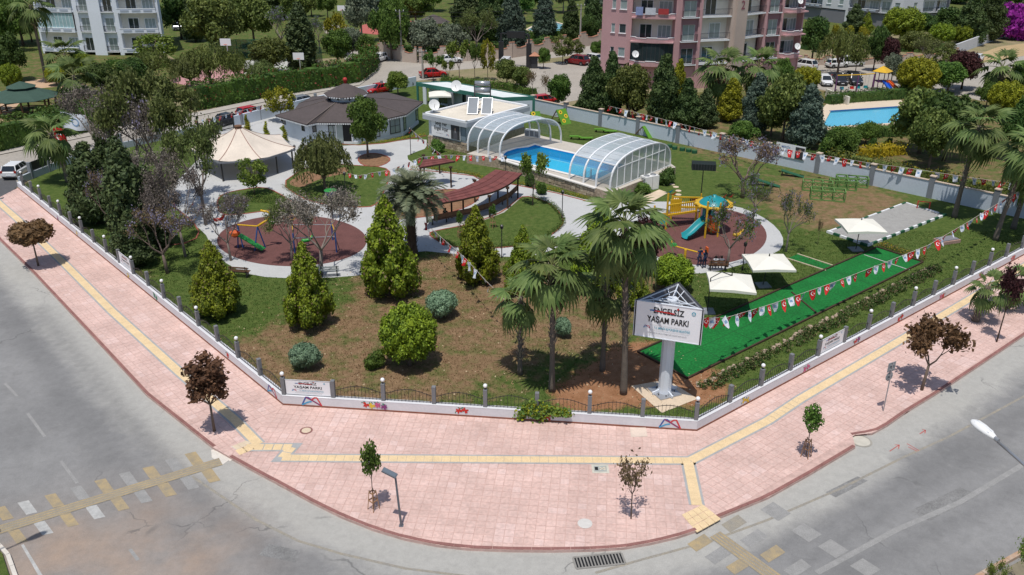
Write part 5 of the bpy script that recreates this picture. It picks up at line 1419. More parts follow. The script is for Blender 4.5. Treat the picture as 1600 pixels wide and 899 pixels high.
if r_:window(t,r_[0]+r_[2]*.02,r_[1],.75,1.5,(1,3),m_rail,m_glassp,off)
cup=MB();cup.lathe([(1.62,3.55),(1.62,4.25)],(cx.x-off.x,cx.y-off.y,0),8);cd=obj('cupola_drum',cup,m_houseW,t)
for k in range(8):
 a=math.tau*(k+.5)/8;g=MB();g.poly([(-.22,-.015,0),(0,-.015,-.2),(.22,-.015,0),(.12,-.015,.13),(-.12,-.015,.13)])
 obj('diamond_window',g,m_glass,cd,loc=(cx.x-off.x+1.52*math.cos(a),cx.y-off.y+1.52*math.sin(a),3.98),rot=(0,0,a+math.pi/2))
g=MB();g.lathe([(2.3,4.22),(2.3,4.28),(.12,5.30)],(cx.x-off.x,cx.y-off.y,0),8);cr=obj('cupola_roof',g,m_roof,t)
g=MB()
for k in range(48):a=math.tau*k/48;g.box((cx.x-off.x+2.18*math.cos(a),cx.y-off.y+2.18*math.sin(a),4.18),(.10,.14,.1),rz=a)
obj('scalloped_trim',g,m_trim,cr)
g=MB();g.lathe([(.16,5.25),(.14,5.42),(.2,5.46),(.1,5.5)],(cx.x-off.x,cx.y-off.y,0),10);g.sphere((cx.x-off.x,cx.y-off.y,5.66),.24,12,8);obj('finial',g,M('finial_red',(.38,.035,.03),.5,.1),t,smooth=True)
# ---- green framed flat building behind
t=thing('kiosk_building','long flat building with white roof and dark green frame behind the banner building','building',G(652,155));off=Vector(t.location)
ZK=2.35
A,B,C_,D_=[G(*p,ZK)for p in((651,130.5),(785,154.5),(834,152.5),(700,129))]
m_greenf=M('teal_green_frame',(.045,.17,.135),.6,.08,1);m_wroof=M('white_membrane_roof',(.70,.73,.72),.6,.08,.4,fine=.04)
pts=[(p.x,p.y)for p in(A,B,C_,D_)]
g=MB();g.prism(offset(ccw(pts),.12),ZK-.03,ZK+.03);obj('roof',g,m_wroof,t,off=off)
g=MB();pc_=[Vector((x,y,0))for x,y in ccw(pts)]
for k in range(4):a=pc_[k];b=pc_[(k+1)%4];e=b-a;c=(a+b)/2;g.box((c.x,c.y,ZK-.12),(e.length+.1,.14,.44),rz=math.atan2(e.y,e.x))
obj('fascia',g,m_greenf,t,off=off)
g=MB();g.prism(offset(ccw(pts),1.3),0,ZK-.2)if False else None
Ag,Bg,Cg,Dg=[Vector((p.x,p.y,0))for p in(A,B,C_,D_)]
inw=((Dg-Ag)).normalized()
g=MB();q=[Ag+inw*1.3+(Bg-Ag)*.02,Bg+inw*1.3-(Bg-Ag)*.02,Cg-(Cg-Dg)*.02,Dg+(Cg-Dg)*.02];g.prism([(p.x,p.y)for p in q],0,ZK-.3);obj('wall',g,m_houseW,t,off=off)
e=(Bg-Ag).normalized();th=math.atan2(e.y,e.x);LL=(Bg-Ag).length
for s,w,mt in((.0,.22,m_greenf),(.08,.5,m_trim),(.38,.9,m_pill),(.60,.9,m_pill),(.985,.22,m_greenf)):
 p=Ag+e*(LL*s+w/2);g=MB();g.box((p.x,p.y,(ZK-.3)/2),(w,.18,ZK-.3),rz=th);obj('column',g,mt,t,off=off)
for s,w in((.22,2.2),(.50,2.0),(.76,3.0)):
 p=Ag+e*LL*s+inw*1.27;window(t,(p.x,p.y,1.15),th,w,1.8,(3,1),m_pill,m_glass,off)
p1,p2=Bg,Cg;ee=(p2-p1);c=(p1+p2)/2;g=MB();g.box((c.x,c.y,1.0),(ee.length-.3,.16,2.0),rz=math.atan2(ee.y,ee.x));obj('side_wall',g,m_houseW,t,off=off)
for p in(p2,):g=MB();g.box((p.x,p.y,1.1),(.3,.3,2.2));obj('column',g,m_greenf,t,off=off)
# ---- banner building with stone base
ZB=3.14
A,B,C_,D_=[G(*p,ZB)for p in((660,178.5),(729,192.5),(828,166.5),(760,154))]
t=thing('banner_building','white flat-roofed pool building on a rough stone base with solar panels','building',(B.x,B.y,0));off=Vector(t.location)
pts=ccw([(p.x,p.y)for p in(A,B,C_,D_)])
m_stonewall=M('rubble_stone',(.40,.32,.24),.95,.3,5,.8,bsc=7,fine=.25)
m_flatroof=M('screed_flat_roof',(.66,.60,.50),.85,.12,.5,.1,fine=.08)
inp=offset(pts,.35)
g=MB();g.prism(offset(pts,.42),.95,ZB-.5);obj('wall',g,m_houseW,t,off=off)
def stonewall(parent,a,b,z0,z1,off,big=.34,name='stone',limit=150):
 e=(b-a);L_=e.length;e.normalize();n_=Vector((e.y,-e.x,0));th=math.atan2(e.y,e.x);rr=random.Random(int(L_*100));cnt=0;far=MB();z=z0
 while z<z1-.05:
  h=min(rr.uniform(.16,.26)*big/.34*1.3,z1-z);x=0
  while x<L_:
   w=min(rr.uniform(.7,1.6)*big,L_-x);c=a+e*(x+w/2)+n_*rr.uniform(.0,.035)
   bb=MB();bb.box((0,0,0),(max(w-.03,.03),.10,max(h-.03,.03)),top=.93)
   bb.v=[(v[0]+rr.uniform(-.015,.015),v[1],v[2]+rr.uniform(-.015,.015))for v in bb.v]
   if cnt<limit:obj(name,bb,m_stones[rr.randrange(3)],parent,loc=Vector((c.x,c.y,z+h/2))-off,rot=(0,0,th))
   else:far.box((c.x-off.x,c.y-off.y,z+h/2),(max(w-.03,.03),.10,max(h-.03,.03)),rz=th,top=.93)
   cnt+=1;x+=w
  z+=h
 if far.v:tag(obj('far_stones',far,m_stones[0],parent),kind='stuff')
m_stones=[M('rubble_a',(.46,.365,.27),.95,.25,4,.5),M('rubble_b',(.37,.29,.22),.95,.25,4,.5),M('rubble_c',(.55,.46,.35),.95,.2,4,.5)]
g=MB();g.prism(inp,0,.97);obj('stone_base',g,m_stonewall,t,off=off)
Ai,Bi=[Vector((p[0],p[1],0))for p in sorted(inp,key=lambda q:PX((q[0],q[1],0))[0])[:2]]
pf=sorted(inp,key=lambda q:(Vector((q[0],q[1],0))-Vector((A.x,A.y,0))).length)[0];pb=sorted(inp,key=lambda q:(Vector((q[0],q[1],0))-Vector((B.x,B.y,0))).length)[0]
stonewall(t,Vector((pf[0],pf[1],0)),Vector((pb[0],pb[1],0)),0,.97,off)
g=MB();g.prism(pts,ZB-.5,ZB-.1,bottom=True);rfm=obj('roof_slab',g,M('grey_fascia',(.42,.45,.49),.7,.06,1),t,off=off)
g=MB();g.prism(offset(pts,.3),ZB-.12,ZB-.05);obj('roof_screed',g,m_flatroof,t,off=off)
g=MB()
pcl=[Vector((x,y,0))for x,y in pts]
for k in range(4):a=pcl[k];b=pcl[(k+1)%4];ee=b-a;nn=Vector((-ee.y,ee.x,0)).normalized()*.14;c=(a+b)/2+nn;g.box((c.x,c.y,ZB+.01),(ee.length-.02,.26,.20),rz=math.atan2(ee.y,ee.x))
obj('parapet',g,m_trim,t,off=off)
e=Vector((pb[0]-pf[0],pb[1]-pf[1],0));L_=e.length;e.normalize();th=math.atan2(e.y,e.x);n_=Vector((e.y,-e.x,0))
bw=L_*.74;c=Vector((pf[0],pf[1],0))+e*(L_*.13+bw/2)+n_*.16
bn=thing('wall_banner','white cloth banner with large lettering and a man in a dark suit','banner',(c.x,c.y,1.20),th)
g=MB();g.box((0,0,.80),(bw,.03,1.7));obj('cloth',g,m_board,bn)
g=MB();g.box((bw*.335,-.022,.72),(bw*.30,.012,1.45));po=obj('portrait_panel',g,M('portrait_dark',(.05,.05,.055),.6,.3,3),bn)
g=MB();g.poly([(-.28,0,-.6),(.28,0,-.6),(.24,0,.1),(.08,0,.25),(-.08,0,.25),(-.24,0,.1)]);obj('suit',g,M('suit_cloth',(.10,.10,.115),.7,.1),po,loc=(bw*.335,-.032,.62))
g=MB();g.lathe([(.11,0),(.11,.002)],n=12);obj('face',g,M('skin_print',(.42,.26,.19),.6,.05),po,loc=(bw*.335,-.034,1.0),rot=(math.pi/2,0,0),sc=(.85,1.15,1))
g=MB();g.poly([(-.035,0,-.12),(.035,0,-.12),(.045,0,.1),(-.045,0,.1)]);obj('shirt_front',g,m_tgrey,po,loc=(bw*.335,-.036,.74))
for s,z,sz in(('Sevgi Her',1.10,.56),('Engeli Aşar',.60,.56)):
 me=text(s,sz,.022);stick('lettering',me,m_tblack,bn,(-bw*.16,-.022,z),math.pi/2,0,(bw*.52/(sz*4.9),1,1))
logo(bn,.34,(bw*.06,-.024,.18),0,'emblem')
me=text('Mersin Büyükşehir',.12,.0);stick('lettering',me,m_tgrey,bn,(-bw*.22,-.022,.25),math.pi/2,0)
p=Vector((pb[0],pb[1],0))-e*.45+n_*.03;g=MB();g.box((p.x,p.y,1.85),(.75,.06,1.3),rz=th);obj('window_panel',g,M('blue_grey_panel',(.22,.28,.34),.5,.05),t,off=off)
sw=G(752,178,ZB);sol=thing('solar_heater','two tilted solar panels with a tank on a rack on the flat roof','solar heater',(sw.x,sw.y,ZB-.05),R(-4))
m_pv=M('solar_collector',(.14,.17,.20),.15,.1,1,spec=.8);m_steel=M('steel_grey',(.42,.43,.45),.35,.08,2,metal=.6)
for k,x in enumerate((-.85,.55)):
 g=MB();g.box((0,0,0),(1.05,2.0,.08));p=obj('solar_panel',g,m_steel,sol,loc=(x,.2,.75),rot=(R(42),0,0))
 g=MB();g.box((0,0,.045),(.95,1.9,.012));obj('collector_glass',g,m_pv,p)
g=MB();g.tube([(-.75,1.35,2.1),(.75,1.35,2.1)],.3,12);g.tube([(-.75,1.35,2.75),(.75,1.35,2.75)],.26,12);obj('water_tank',g,m_steel,sol,smooth=True)
g=MB()
for x in(-.8,.8):
 for y in(1.1,1.65):g.bar((x,y,0),(x,y,2.7),.06)
 g.bar((x,1.1,1.7),(x,1.65,1.7),.05)
g.bar((-.8,1.1,1.7),(.8,1.1,1.7),.05);g.bar((-.8,1.1,.3),(.8,1.1,1.5),.04);obj('rack',g,m_rail,sol)
def dish(label,loc,r,rz):
 t_=thing('satellite_dish',label,'satellite dish',loc,rz)
 g=MB();g.lathe([(.02,0),(r*.5,r*.05),(r,r*.22)],n=18);g.f.pop();g.m.pop()
 obj('dish',g,m_whiteplastic,t_,loc=(0,-.15,.75),rot=(R(65),0,0),smooth=True)
 g=MB();g.bar((0,0,0),(0,0,.75),.06);g.bar((0,-.2,.75-r*.5),(0,-r*1.1,.95),.03);obj('mast',g,m_rail,t_)
 return t_
p=G(678,176,ZB);dish('white satellite dish on the left corner of the flat roof',(p.x,p.y,ZB),.55,.3)
p=G(714,150,ZB);dish('white satellite dish near the middle rear of the flat roof',(p.x,p.y,ZB+.3),.6,-.2)
def umbrella(label,px,py,rz,sq=2.6,h=2.0,off_=(0,0),cant=False,z=0,roll=0.,tilt=0.):
 b=G(px,py,z);t_=thing('parasol',label,'parasol',b,rz,None)
 g=MB();s=sq/2;hh=.42
 rim=[]
 for i in range(8):
  a=math.pi/4*i+math.pi/4;k=s*1.414 if i%2==0 else s*.97
  rim.append((k*math.cos(a),k*math.sin(a),0 if i%2==0 else .05))
 ap=(0,0,hh)
 mid=[(x*.5,y*.5,hh*.60)for x,y,_ in rim]
 vs=[ap]+mid+rim+[(x*1.0,y*1.0,zz-.14-(.04 if i%2 else 0))for i,(x,y,zz)in enumerate(rim)]
 fs=[]
 for i in range(8):
  j=(i+1)%8;fs+=[(0,1+i,1+j),(1+i,9+i,9+j,1+j),(9+i,17+i,17+j,9+j)]
 g.add(vs,fs)
 cl_=obj('canopy',g,m_canvas,t_,loc=(off_[0],off_[1],h-.1),rot=(tilt,roll,0))
 g=MB();g.lathe([(.05,hh-.02),(.03,hh+.16)],n=8);obj('finial',g,m_black,cl_)
 g=MB()
 for i in range(0,8):g.bar((0,0,hh-.06),(rim[i][0]*.97,rim[i][1]*.97,rim[i][2]-.03),.025)
 obj('ribs',g,m_black,cl_)
 g=MB()
 if cant:g.tube([(0,0,0),(0,0,h*1.12),(off_[0]*.5,off_[1]*.5,h*1.30),(off_[0],off_[1],h+.33)],.035,6)
 else:g.tube([(0,0,0),(off_[0],off_[1],h+.25)],.035,6)
 obj('pole',g,m_black,t_)
 g=MB()
 if cant or sq>2:g.box((0,0,.04),(.85,.85,.08),rz=.1)
 obj('base_plate',g,m_pill,t_)if g.v else None
 return t_
m_canvas=M('cream_canvas',(.74,.72,.64),.85,.04,1.5,.05)
umbrella('cream square parasol standing beside the grey court',1337,391,.0,2.75,1.95,(.05,.0))
umbrella('cream square parasol between the other two, right of the playground',1192,447,.02,2.75,1.65,(.25,.25))
umbrella('tilted cream parasol nearest the name sign, on a side pole',1105,488,-.12,2.7,2.0,(1.25,.35),cant=True,roll=.03)
umbrella('small cream parasol on the terrace behind the banner building',688,172,.1,2.6,1.9)
# ---- swimming pool terrace
TZ=.9
m_terr=M('terrace_slabs',(.50,.46,.40),.85,.08,.8,.1,fine=.08);m_cop=M('white_pool_coping',(.72,.69,.65),.8,.05,1)
terr=[Vector(p)for p in[G(x,y,TZ)for x,y in((729,241),(780,249),(931,294.5),(953,302),(1056,262),(1045,254),(884,222),(843,212),(826,207))]]
poolp=[Vector(p)for p in[G(x,y,TZ)for x,y in((807,252),(931,282),(978,259),(849,231),(836,227.5),(826,231),(808,233),(792,238),(786,243),(793,249))]]
from mathutils.geometry import tessellate_polygon
def ringface(outer,inner,z,mt,name,kind='structure',parent=None):
 o_=[Vector((p.x,p.y,0))for p in outer];i_=[Vector((p.x,p.y,0))for p in inner]
 tr=tessellate_polygon([o_,i_]);vs=[(p.x,p.y,z)for p in o_+i_]
 g=MB();g.add(vs,[t_ for t_ in tr]);me=g.mesh(name,mt)
 bm=bmesh.new();bm.from_mesh(me);bmesh.ops.recalc_face_normals(bm,faces=bm.faces)
 for f in bm.faces:
  if f.normal.z<0:f.normal_flip()
 bm.to_mesh(me);bm.free();o=link(name,me,parent);return tag(o,kind=kind)if kind else o
ofp=[Vector((x,y,0))for x,y in offset(ccw([(p.x,p.y)for p in poolp]),-.42)]
tpool=thing('swimming_pool','bright blue swimming pool with pale steps between two glazed arch covers','swimming pool',(poolp[0].x,poolp[0].y,0));off=Vector(tpool.location)
ringface(terr,ofp,TZ,m_terr,'pool_terrace')
cop=ringface(ofp,poolp,TZ+.03,m_cop,'coping',None,tpool);cop.location=(-off.x,-off.y,0)
g=MB();tp_=ccw([(p.x,p.y)for p in terr]);n=len(tp_)
for i in range(n):
 a,b=tp_[i],tp_[(i+1)%n];g.add([(a[0],a[1],-.02),(b[0],b[1],-.02),(b[0],b[1],TZ),(a[0],a[1],TZ)],[(0,1,2,3)])
struct('terrace_side',g,m_stonewall)
ts=thing('terrace_wall','low rough stone wall holding up the pool terrace above the lawn','wall',(terr[1].x,terr[1].y,0))
a=Vector((terr[1].x,terr[1].y,0));b=Vector((terr[2].x,terr[2].y,0));nn=Vector(((b-a).y,-(b-a).x,0)).normalized()*.02
stonewall(ts,a+nn,b+nn,0,TZ-.06,Vector(ts.location),.32,limit=280)
g=MB();c=(a+b)/2;g.box((c.x-ts.location.x,c.y-ts.location.y,TZ-.02),((b-a).length,.34,.10),rz=math.atan2((b-a).y,(b-a).x));obj('coping',g,m_cop,ts)
m_tilep=M('pool_tiles',(.06,.56,.78),.4,.05,1,spec=.5);m_tiled=M('pool_tiles_deep',(.02,.27,.60),.4,.08,1,spec=.5)
pin=ccw([(p.x,p.y)for p in poolp]);g=MB();n=len(pin);ZF=TZ-.75
for i in range(n):a,b=pin[i],pin[(i+1)%n];g.add([(a[0],a[1],TZ+.03),(b[0],b[1],TZ+.03),(b[0],b[1],ZF),(a[0],a[1],ZF)],[(0,1,2,3)])
obj('basin_wall',g,m_tiled,tpool,off=off)
g=MB();g.poly(pin,z=ZF);obj('basin_floor',g,m_tiled,tpool,off=off)
rect=[Vector((p.x,p.y,0))for p in poolp[:4]];ri=offset(ccw([(p.x,p.y)for p in rect]),.75)
g=MB();g.poly(ri,z=ZF+.02);obj('shallow_floor',g,m_tilep,tpool,off=off)
g=MB();rl_=[Vector((x,y,0))for x,y in ri];ribbon(g,rl_+[rl_[0]],.28,ZF+.035);obj('ledge_line',g,M('pool_ledge',(.25,.68,.80),.4,.03),tpool,off=off)
for k,(s_,z_)in enumerate(((1.6,.1),(1.15,.2),(.7,.3))):
 p=G(800,241,TZ);g=MB();g.lathe([(s_,0),(s_,z_)],(p.x-off.x,p.y-off.y,ZF),20);obj('pool_step',g,M('pool_step_blue',(.05,.30,.60),.4,.05),tpool)
mw=bpy.data.materials.new('pool_water');mw.use_nodes=True;nt=mw.node_tree;pbs=nt.nodes['Principled BSDF']
pbs.inputs['Base Color'].default_value=(.02,.50,.78,1);pbs.inputs['Roughness'].default_value=.06;pbs.inputs['Alpha'].default_value=.3
nzw=_n(nt,'ShaderNodeTexNoise');nzw.inputs['Scale'].default_value=2.2;gw=_n(nt,'ShaderNodeNewGeometry');nt.links.new(gw.outputs['Position'],nzw.inputs['Vector'])
bw_=_n(nt,'ShaderNodeBump');bw_.inputs['Strength'].default_value=.15;nt.links.new(nzw.outputs['Fac'],bw_.inputs['Height']);nt.links.new(bw_.outputs[0],pbs.inputs['Normal'])
g=MB();g.poly(pin,z=TZ-.10);me=g.mesh('water_surface',mw);obj('water_surface',me,None,tpool,loc=(-off.x,-off.y,0))
g=MB()
for s in(0,.5):g.tube([Vector((s,0,-.7)),Vector((s,0,.6)),Vector((s,-.25,.85)),Vector((s,-.5,.6)),Vector((s,-.5,0))],.03,6)
p=G(915,277,TZ);obj('ladder',g,m_steel,tpool,loc=(p.x-off.x,p.y-off.y,TZ),rot=(0,0,-.3),smooth=True)
def glassmat(name,col,alpha,rough=.25):
 m=M(name,col,rough,.12,1.0,spec=.5,alpha=alpha);return m
m_poly=glassmat('polycarbonate_sheet',(.44,.50,.54),.80,.25);m_polyg=glassmat('end_glazing',(.40,.46,.42),.74,.2);m_clear=glassmat('clear_side_sheet',(.30,.36,.36),.32,.15)
def archcover(label,feet,back,h,u0,u1,endwall):
 F_=[Vector(G(x,y,TZ))for x,y in feet];Bv=Vector(G(*back,TZ))-F_[-1];t_=thing('pool_cover',label,'pool enclosure',F_[0]);off=Vector(t_.location)
 def pt(F,u,hh=h,k=1.0):
  a=math.pi*u;x=.5-.5*math.cos(a)*abs(math.cos(a))**-.22 if abs(math.cos(a))>1e-6 else .5
  c=math.cos(a);x=.5-.5*(abs(c)**.80)*(1 if c>0 else-1);z=abs(math.sin(a))**.62
  return F+Bv*((x-.5)*k+.5)+Vector((0,0,hh*z*k))-off
 n=26
 for i,F in enumerate(F_):
  g=MB();kk=1-.012*(i%2)
  for j in range(n):g.bar(pt(F,j/n,k=kk),pt(F,(j+1)/n,k=kk),.10,.14,up=tuple((F_[-1]-F_[0]).normalized()))
  obj('arch_rib',g,m_white,t_)
 for i in range(len(F_)-1):
  for a0,a1,mt,nm in((u0,u1,m_poly,'roof_sheet'),(0.02,u0,m_clear,'side_sheet'),(u1,.98,m_clear,'side_sheet')):
   g=MB();m_=14
   for j in range(m_):
    ua=a0+(a1-a0)*j/m_;ub=a0+(a1-a0)*(j+1)/m_
    g.add([pt(F_[i],ua,k=.985),pt(F_[i+1],ua,k=.985),pt(F_[i+1],ub,k=.985),pt(F_[i],ub,k=.985)],[(0,1,2,3)])
   if nm=='side_sheet' and i==len(F_)-2 and not endwall and a0>.5:continue
   s_=obj(nm,g,mt,t_,smooth=True)
   if nm=='roof_sheet':
    g=MB()
    for j in range(1,12):
     u_=a0+(a1-a0)*j/12;g.bar(pt(F_[i],u_,k=.992),pt(F_[i+1],u_,k=.992),.018 if j not in(4,8)else .05,.03)
    obj('glazing_bar',g,m_trim,s_)
  g=MB()
  for u_ in(u0,):g.bar(pt(F_[i],u_),pt(F_[i+1],u_),.10,.10)
  obj('edge_rail',g,m_white,t_)
 if endwall:
  F=F_[-1];n=9
  for i in range(n):
   xa,xb=i/n,(i+1)/n
   def zz(x):
    c=(.5-x)*2;a=math.acos(max(-1,min(1,(abs(c)**1.25)*(1 if c>0 else-1))));return h*max(0,math.sin(a))**.62
   zs=[zz(max(.02,min(.98,xa+(xb-xa)*k/3)))for k in range(4)]
   vs=[F+Bv*xa-off,F+Bv*xb-off]+[F+Bv*(xa+(xb-xa)*k/3)+Vector((0,0,zs[k]*.985))-off for k in(3,2,1,0)]
   g=MB();g.add(vs,[tuple(range(6))]);pn=obj('end_panel',g,m_polyg,t_)
   g=MB()
   if 0<i:g.bar(vs[0],vs[5],.07)
   if min(zs)>h*.62:g.bar(vs[0]+Vector((0,0,h*.62)),vs[1]+Vector((0,0,h*.62)),.06)
   g.bar(vs[0]+Vector((0,0,.05)),vs[1]+Vector((0,0,.05)),.06);obj('mullion',g,m_white,pn)
 return t_
archcover('open glazed arch cover at the left end of the pool, beside the white building',[(731,236),(746,240),(763,244),(780,248)],(877,224),2.9,.22,.86,False)
archcover('glazed arch cover with closed end over the right end of the pool',[(889.5,281),(911,287),(931,293),(952,299)],(1047,259.5),2.75,.20,.97,True)
t=thing('deck_box','pale bench locker on the terrace under the left arch cover','locker',G(832,214,TZ),-.35)
g=MB();g.box((0,0,.35),(1.5,.5,.7));bx=obj('case',g,m_trim,t)
for k in range(3):
 g=MB();g.box((-.5+.5*k,-.255,.35),(.42,.02,.55));obj('door',g,m_pill,bx)
t=thing('heat_pump','white box-shaped machine with two fans right of the pool cover','heat pump',G(1014,296),.55)
g=MB();g.box((0,0,.62),(1.45,.8,1.2));cs=obj('casing',g,m_whiteplastic,t)
for k in(-.36,.36):
 g=MB();g.lathe([(.27,0),(.27,.05),(.24,.07)],(k,0,1.22),14);obj('fan_ring',g,m_steel,cs)
g=MB()
for k in range(8):g.box((-.727,0,.2+.12*k),(.01,.6,.05))
obj('side_grille',g,m_rail,cs)
g=MB();g.box((0,-.402,.62),(.02,.01,1.1));obj('panel_seam',g,m_rail,cs)
sheet('machine_slab',[(1001,310),(1030,297),(1044,302),(1004,324),(994,318)],.012,m_stone,0)
# ---- apartment blocks
def block(label,pts,z0,sh,floors,bays,wallm,depth,base=None,name='apartment_building',nv=None):
 """pts: facade corner points on the ground (left to right in view); bays per facade: list of (u0,u1,kind)"""
 o=pts[0];t=thing(name,label,'building',(o.x,o.y,0));off=Vector((o.x,o.y,0))
 H=z0+sh*floors
 far=[]
 e=(pts[-1]-pts[0]).normalized();n_=nv or Vector((-e.y,e.x,0))
 body=[p+n_*2.3 for p in pts]+[pts[-1]+n_*depth,pts[0]+n_*depth]
 g=MB();g.prism([(p.x,p.y)for p in body],0,H+.6);obj('core',g,base or wallm,t,off=off)
 g=MB();g.prism([(p.x,p.y)for p in[q-n_*.3 for q in pts]+[pts[-1]+n_*(depth+.3),pts[0]+n_*(depth+.3)]],H+.2,H+.45,bottom=True);obj('roof_slab',g,wallm,t,off=off)
 for a,b,bl in zip(pts[:-1],pts[1:],bays):
  ed=b-a;L_=ed.length;ed.normalize();th=math.atan2(ed.y,ed.x);nn=Vector((ed.y,-ed.x,0))
  for u0,u1,kind,*opt in bl:
   wm=opt[0]if opt else wallm;cxx=a+ed*(L_*(u0+u1)/2);w=L_*(u1-u0)
   def B(name,x,y,z,sx,sy,sz,mt,par=t,**k):
    g=MB();g.box((0,0,0),(sx,sy,sz));p=cxx+ed*x-nn*y-off;return obj(name,g,mt,par,loc=(p.x,p.y,z),rot=(0,0,th),**k)
   D=1.35
   if kind in('solid','pier'):
    pr=.35 if kind=='pier' else 0
    B('pier',0,D/2-pr/2,H/2+.1,w,D+pr,H+.2,wm);continue
   if z0>1 and kind!='none':B('base_wall',0,D/2+.06,z0/2-.1,w,D-.1,z0-.2,base or wallm)
   for f in range(floors):
    zb=z0+sh*f;top=zb+sh
    if kind=='win':
     ww,wh=min(w*.55,.95),1.15
     B('wall_panel',0,D/2,zb+.45,w,D,.9,wm);B('wall_panel',0,D/2,zb+.9+wh+(sh-.9-wh)/2,w,D,sh-.9-wh,wm)
     B('wall_panel',-(w+ww)/4,D/2,zb+.9+wh/2,(w-ww)/2,D,wh,wm);B('wall_panel',(w+ww)/4,D/2,zb+.9+wh/2,(w-ww)/2,D,wh,wm)
     p=cxx-nn*.10;window(t,(p.x,p.y,zb+.9+wh/2),th,ww-.02,wh-.02,(1,1),m_trim,m_glassp if(f+int(u0*10))%3 else m_glass,off)
     B('sill',0,-.05,zb+.87,ww+.15,.12,.06,m_trim)
    elif kind=='door':
     ww,wh=w*.72,min(2.0,sh*.78)
     B('slab',0,D/2-.15,zb+.06,w,D+.3,.12,m_trim);B('wall_panel',0,D/2+.1,zb+wh+.1+(sh-wh-.1)/2,w,D-.1,sh-wh-.1,wm)
     for s in(-1,1):B('wall_panel',s*(w+ww)/4,D/2+.1,zb+.1+wh/2,(w-ww)/2,D-.1,wh,wm)
     p=cxx-nn*.28;window(t,(p.x,p.y,zb+.12+wh/2),th,ww-.04,wh-.04,(2,1),m_trim,m_glassp if(f+int(u0*7))%3 else m_glass,off,name='french_door')
     railb(t,cxx,ed,nn,w*.92,.22,zb+.12,.8,off,th)
    elif kind in('loggia','loggiar'):
     B('slab',0,D/2-.03,zb+.08,w,D+.06,.18,m_trim if kind=='loggia' else wm)
     B('back_wall',0,D-.20,zb+sh/2,w,.08,sh-.1,m_cream)
     p=cxx-nn*(D-.28)+ed*(w*(.08 if f%2 else-.12));window(t,(p.x,p.y,zb+1.15),th,min(1.5,w*.45),1.9,(2,1),m_trim,m_glass if(f+int(u0*9))%2 else m_glassp,off,name='french_door')
     railb(t,cxx,ed,nn,w,.0,zb+.17,.85,off,th)
     if f%2:B('lamp_awning',-w*.1,D-.35,zb+sh-.35,.7,.35,.05,m_trim)
    elif kind in('balc','glazed','band'):
     pr=.9 if kind=='balc' else .35
     B('slab',0,D/2-pr/2,zb+.05,w,D+pr,.16,wm)
     ph=.62;bg=MB();N=8
     pp_=[]
     for i in range(N+1):
      s=i/N;y=-pr*(math.sin(math.pi*s)**.5)if kind=='balc' else-pr
      pp_.append(Vector(((s-.5)*w,y,0)))
     for q,r_ in zip(pp_[:-1],pp_[1:]):bg.bar(q+Vector((0,0,ph/2)),r_+Vector((0,0,ph/2)),.14,ph)
     p=cxx-off;par_=obj('parapet',bg,wm,t,loc=(p.x,p.y,zb-.05),rot=(0,0,th))
     bg=MB()
     for i,(q,r_)in enumerate(zip(pp_[:-1],pp_[1:])):
      st=(.09 if i in(1,2,5,6)else 0)if kind=='balc' else 0
      bg.bar(q+Vector((0,0,ph+.03-st)),r_+Vector((0,0,ph+.03-st)),.20,.07)
     obj('coping',bg,m_trim,par_)
     if kind=='band':
      for k in(-.3,0,.3):
       g2=MB();g2.box((w*k,-pr-.09,ph*.62),(w*.22,.05,.26));obj('recess_panel',g2,m_pill if False else M('shade_blue_panel',(.42,.47,.56),.7,.05),par_)
     B('back_wall',0,D-.20,zb+sh/2,w,.08,sh-.1,m_cream)
     glz=(kind=='glazed')or(opt and len(opt)>1 and f in opt[1])
     if glz:
      g2=MB();nb_=10
      for i in range(nb_+1):
       s=i/nb_;y=-pr*(math.sin(math.pi*max(.03,min(.97,s)))**.5)+.08 if kind=='balc' else-pr+.08
       g2.box(((s-.5)*w*.98,y,ph+(sh-ph)/2-.05),(.05,.05,sh-ph-.1))
      fr_=obj('glazing_frame',g2,m_rail if kind=='balc' else m_trim,t,loc=(p.x,p.y,zb-.05),rot=(0,0,th));g2=MB()
      q_=[Vector(((i/nb_-.5)*w*.98,(-pr*(math.sin(math.pi*max(.03,min(.97,i/nb_)))**.5)+.1)if kind=='balc' else-pr+.1,0))for i in range(nb_+1)]
      for q,r_ in zip(q_[:-1],q_[1:]):g2.bar(q+Vector((0,0,ph+(sh-ph)/2-.05)),r_+Vector((0,0,ph+(sh-ph)/2-.05)),.03,sh-ph-.12)
      obj('glass_screen',g2,m_glass if kind=='balc' else M('blue_curtain_glass',(.30,.46,.50),.25,.15,2,spec=.7),fr_)
     else:
      p2=cxx-nn*(D-.28);window(t,(p2.x-ed.x*w*.18,p2.y-ed.y*w*.18,zb+1.1),th,1.5,1.85,(2,1),m_trim,m_glass,off,name='french_door')
      p2=cxx-nn*(D-.28)+ed*w*.25;window(t,(p2.x,p2.y,zb+1.2),th,1.6,1.5,(3,1),m_trim,m_glassp,off)
 return t
def railb(t,c,ed,nn,w,out,z,h,off,th):
 g=MB();n=max(4,int(w/.16));y=-out-.03
 g.box((0,y,h),(w,.05,.045));g.box((0,y,.04),(w,.03,.03))
 for i in range(n+1):g.box((-w/2+w*i/n,y,h/2),(.022,.022,h))
 if out>.1:
  for s in(-1,1):g.box((s*w/2,y/2,h),(.04,out,.04));[g.box((s*w/2,y*k/3,h/2),(.022,.022,h))for k in(1,2)]
  g.box((0,y/2,.0),(w,out+.06,.06))
 p=c-off;obj('balcony_rail',g,m_rail,t,loc=(p.x,p.y,z),rot=(0,0,th))
m_cream=M('cream_back_wall',(.68,.65,.57),.8,.06,1)
m_pink=M('dusty_pink_render',(.50,.30,.305),.85,.06,.5,.08,fine=.05)
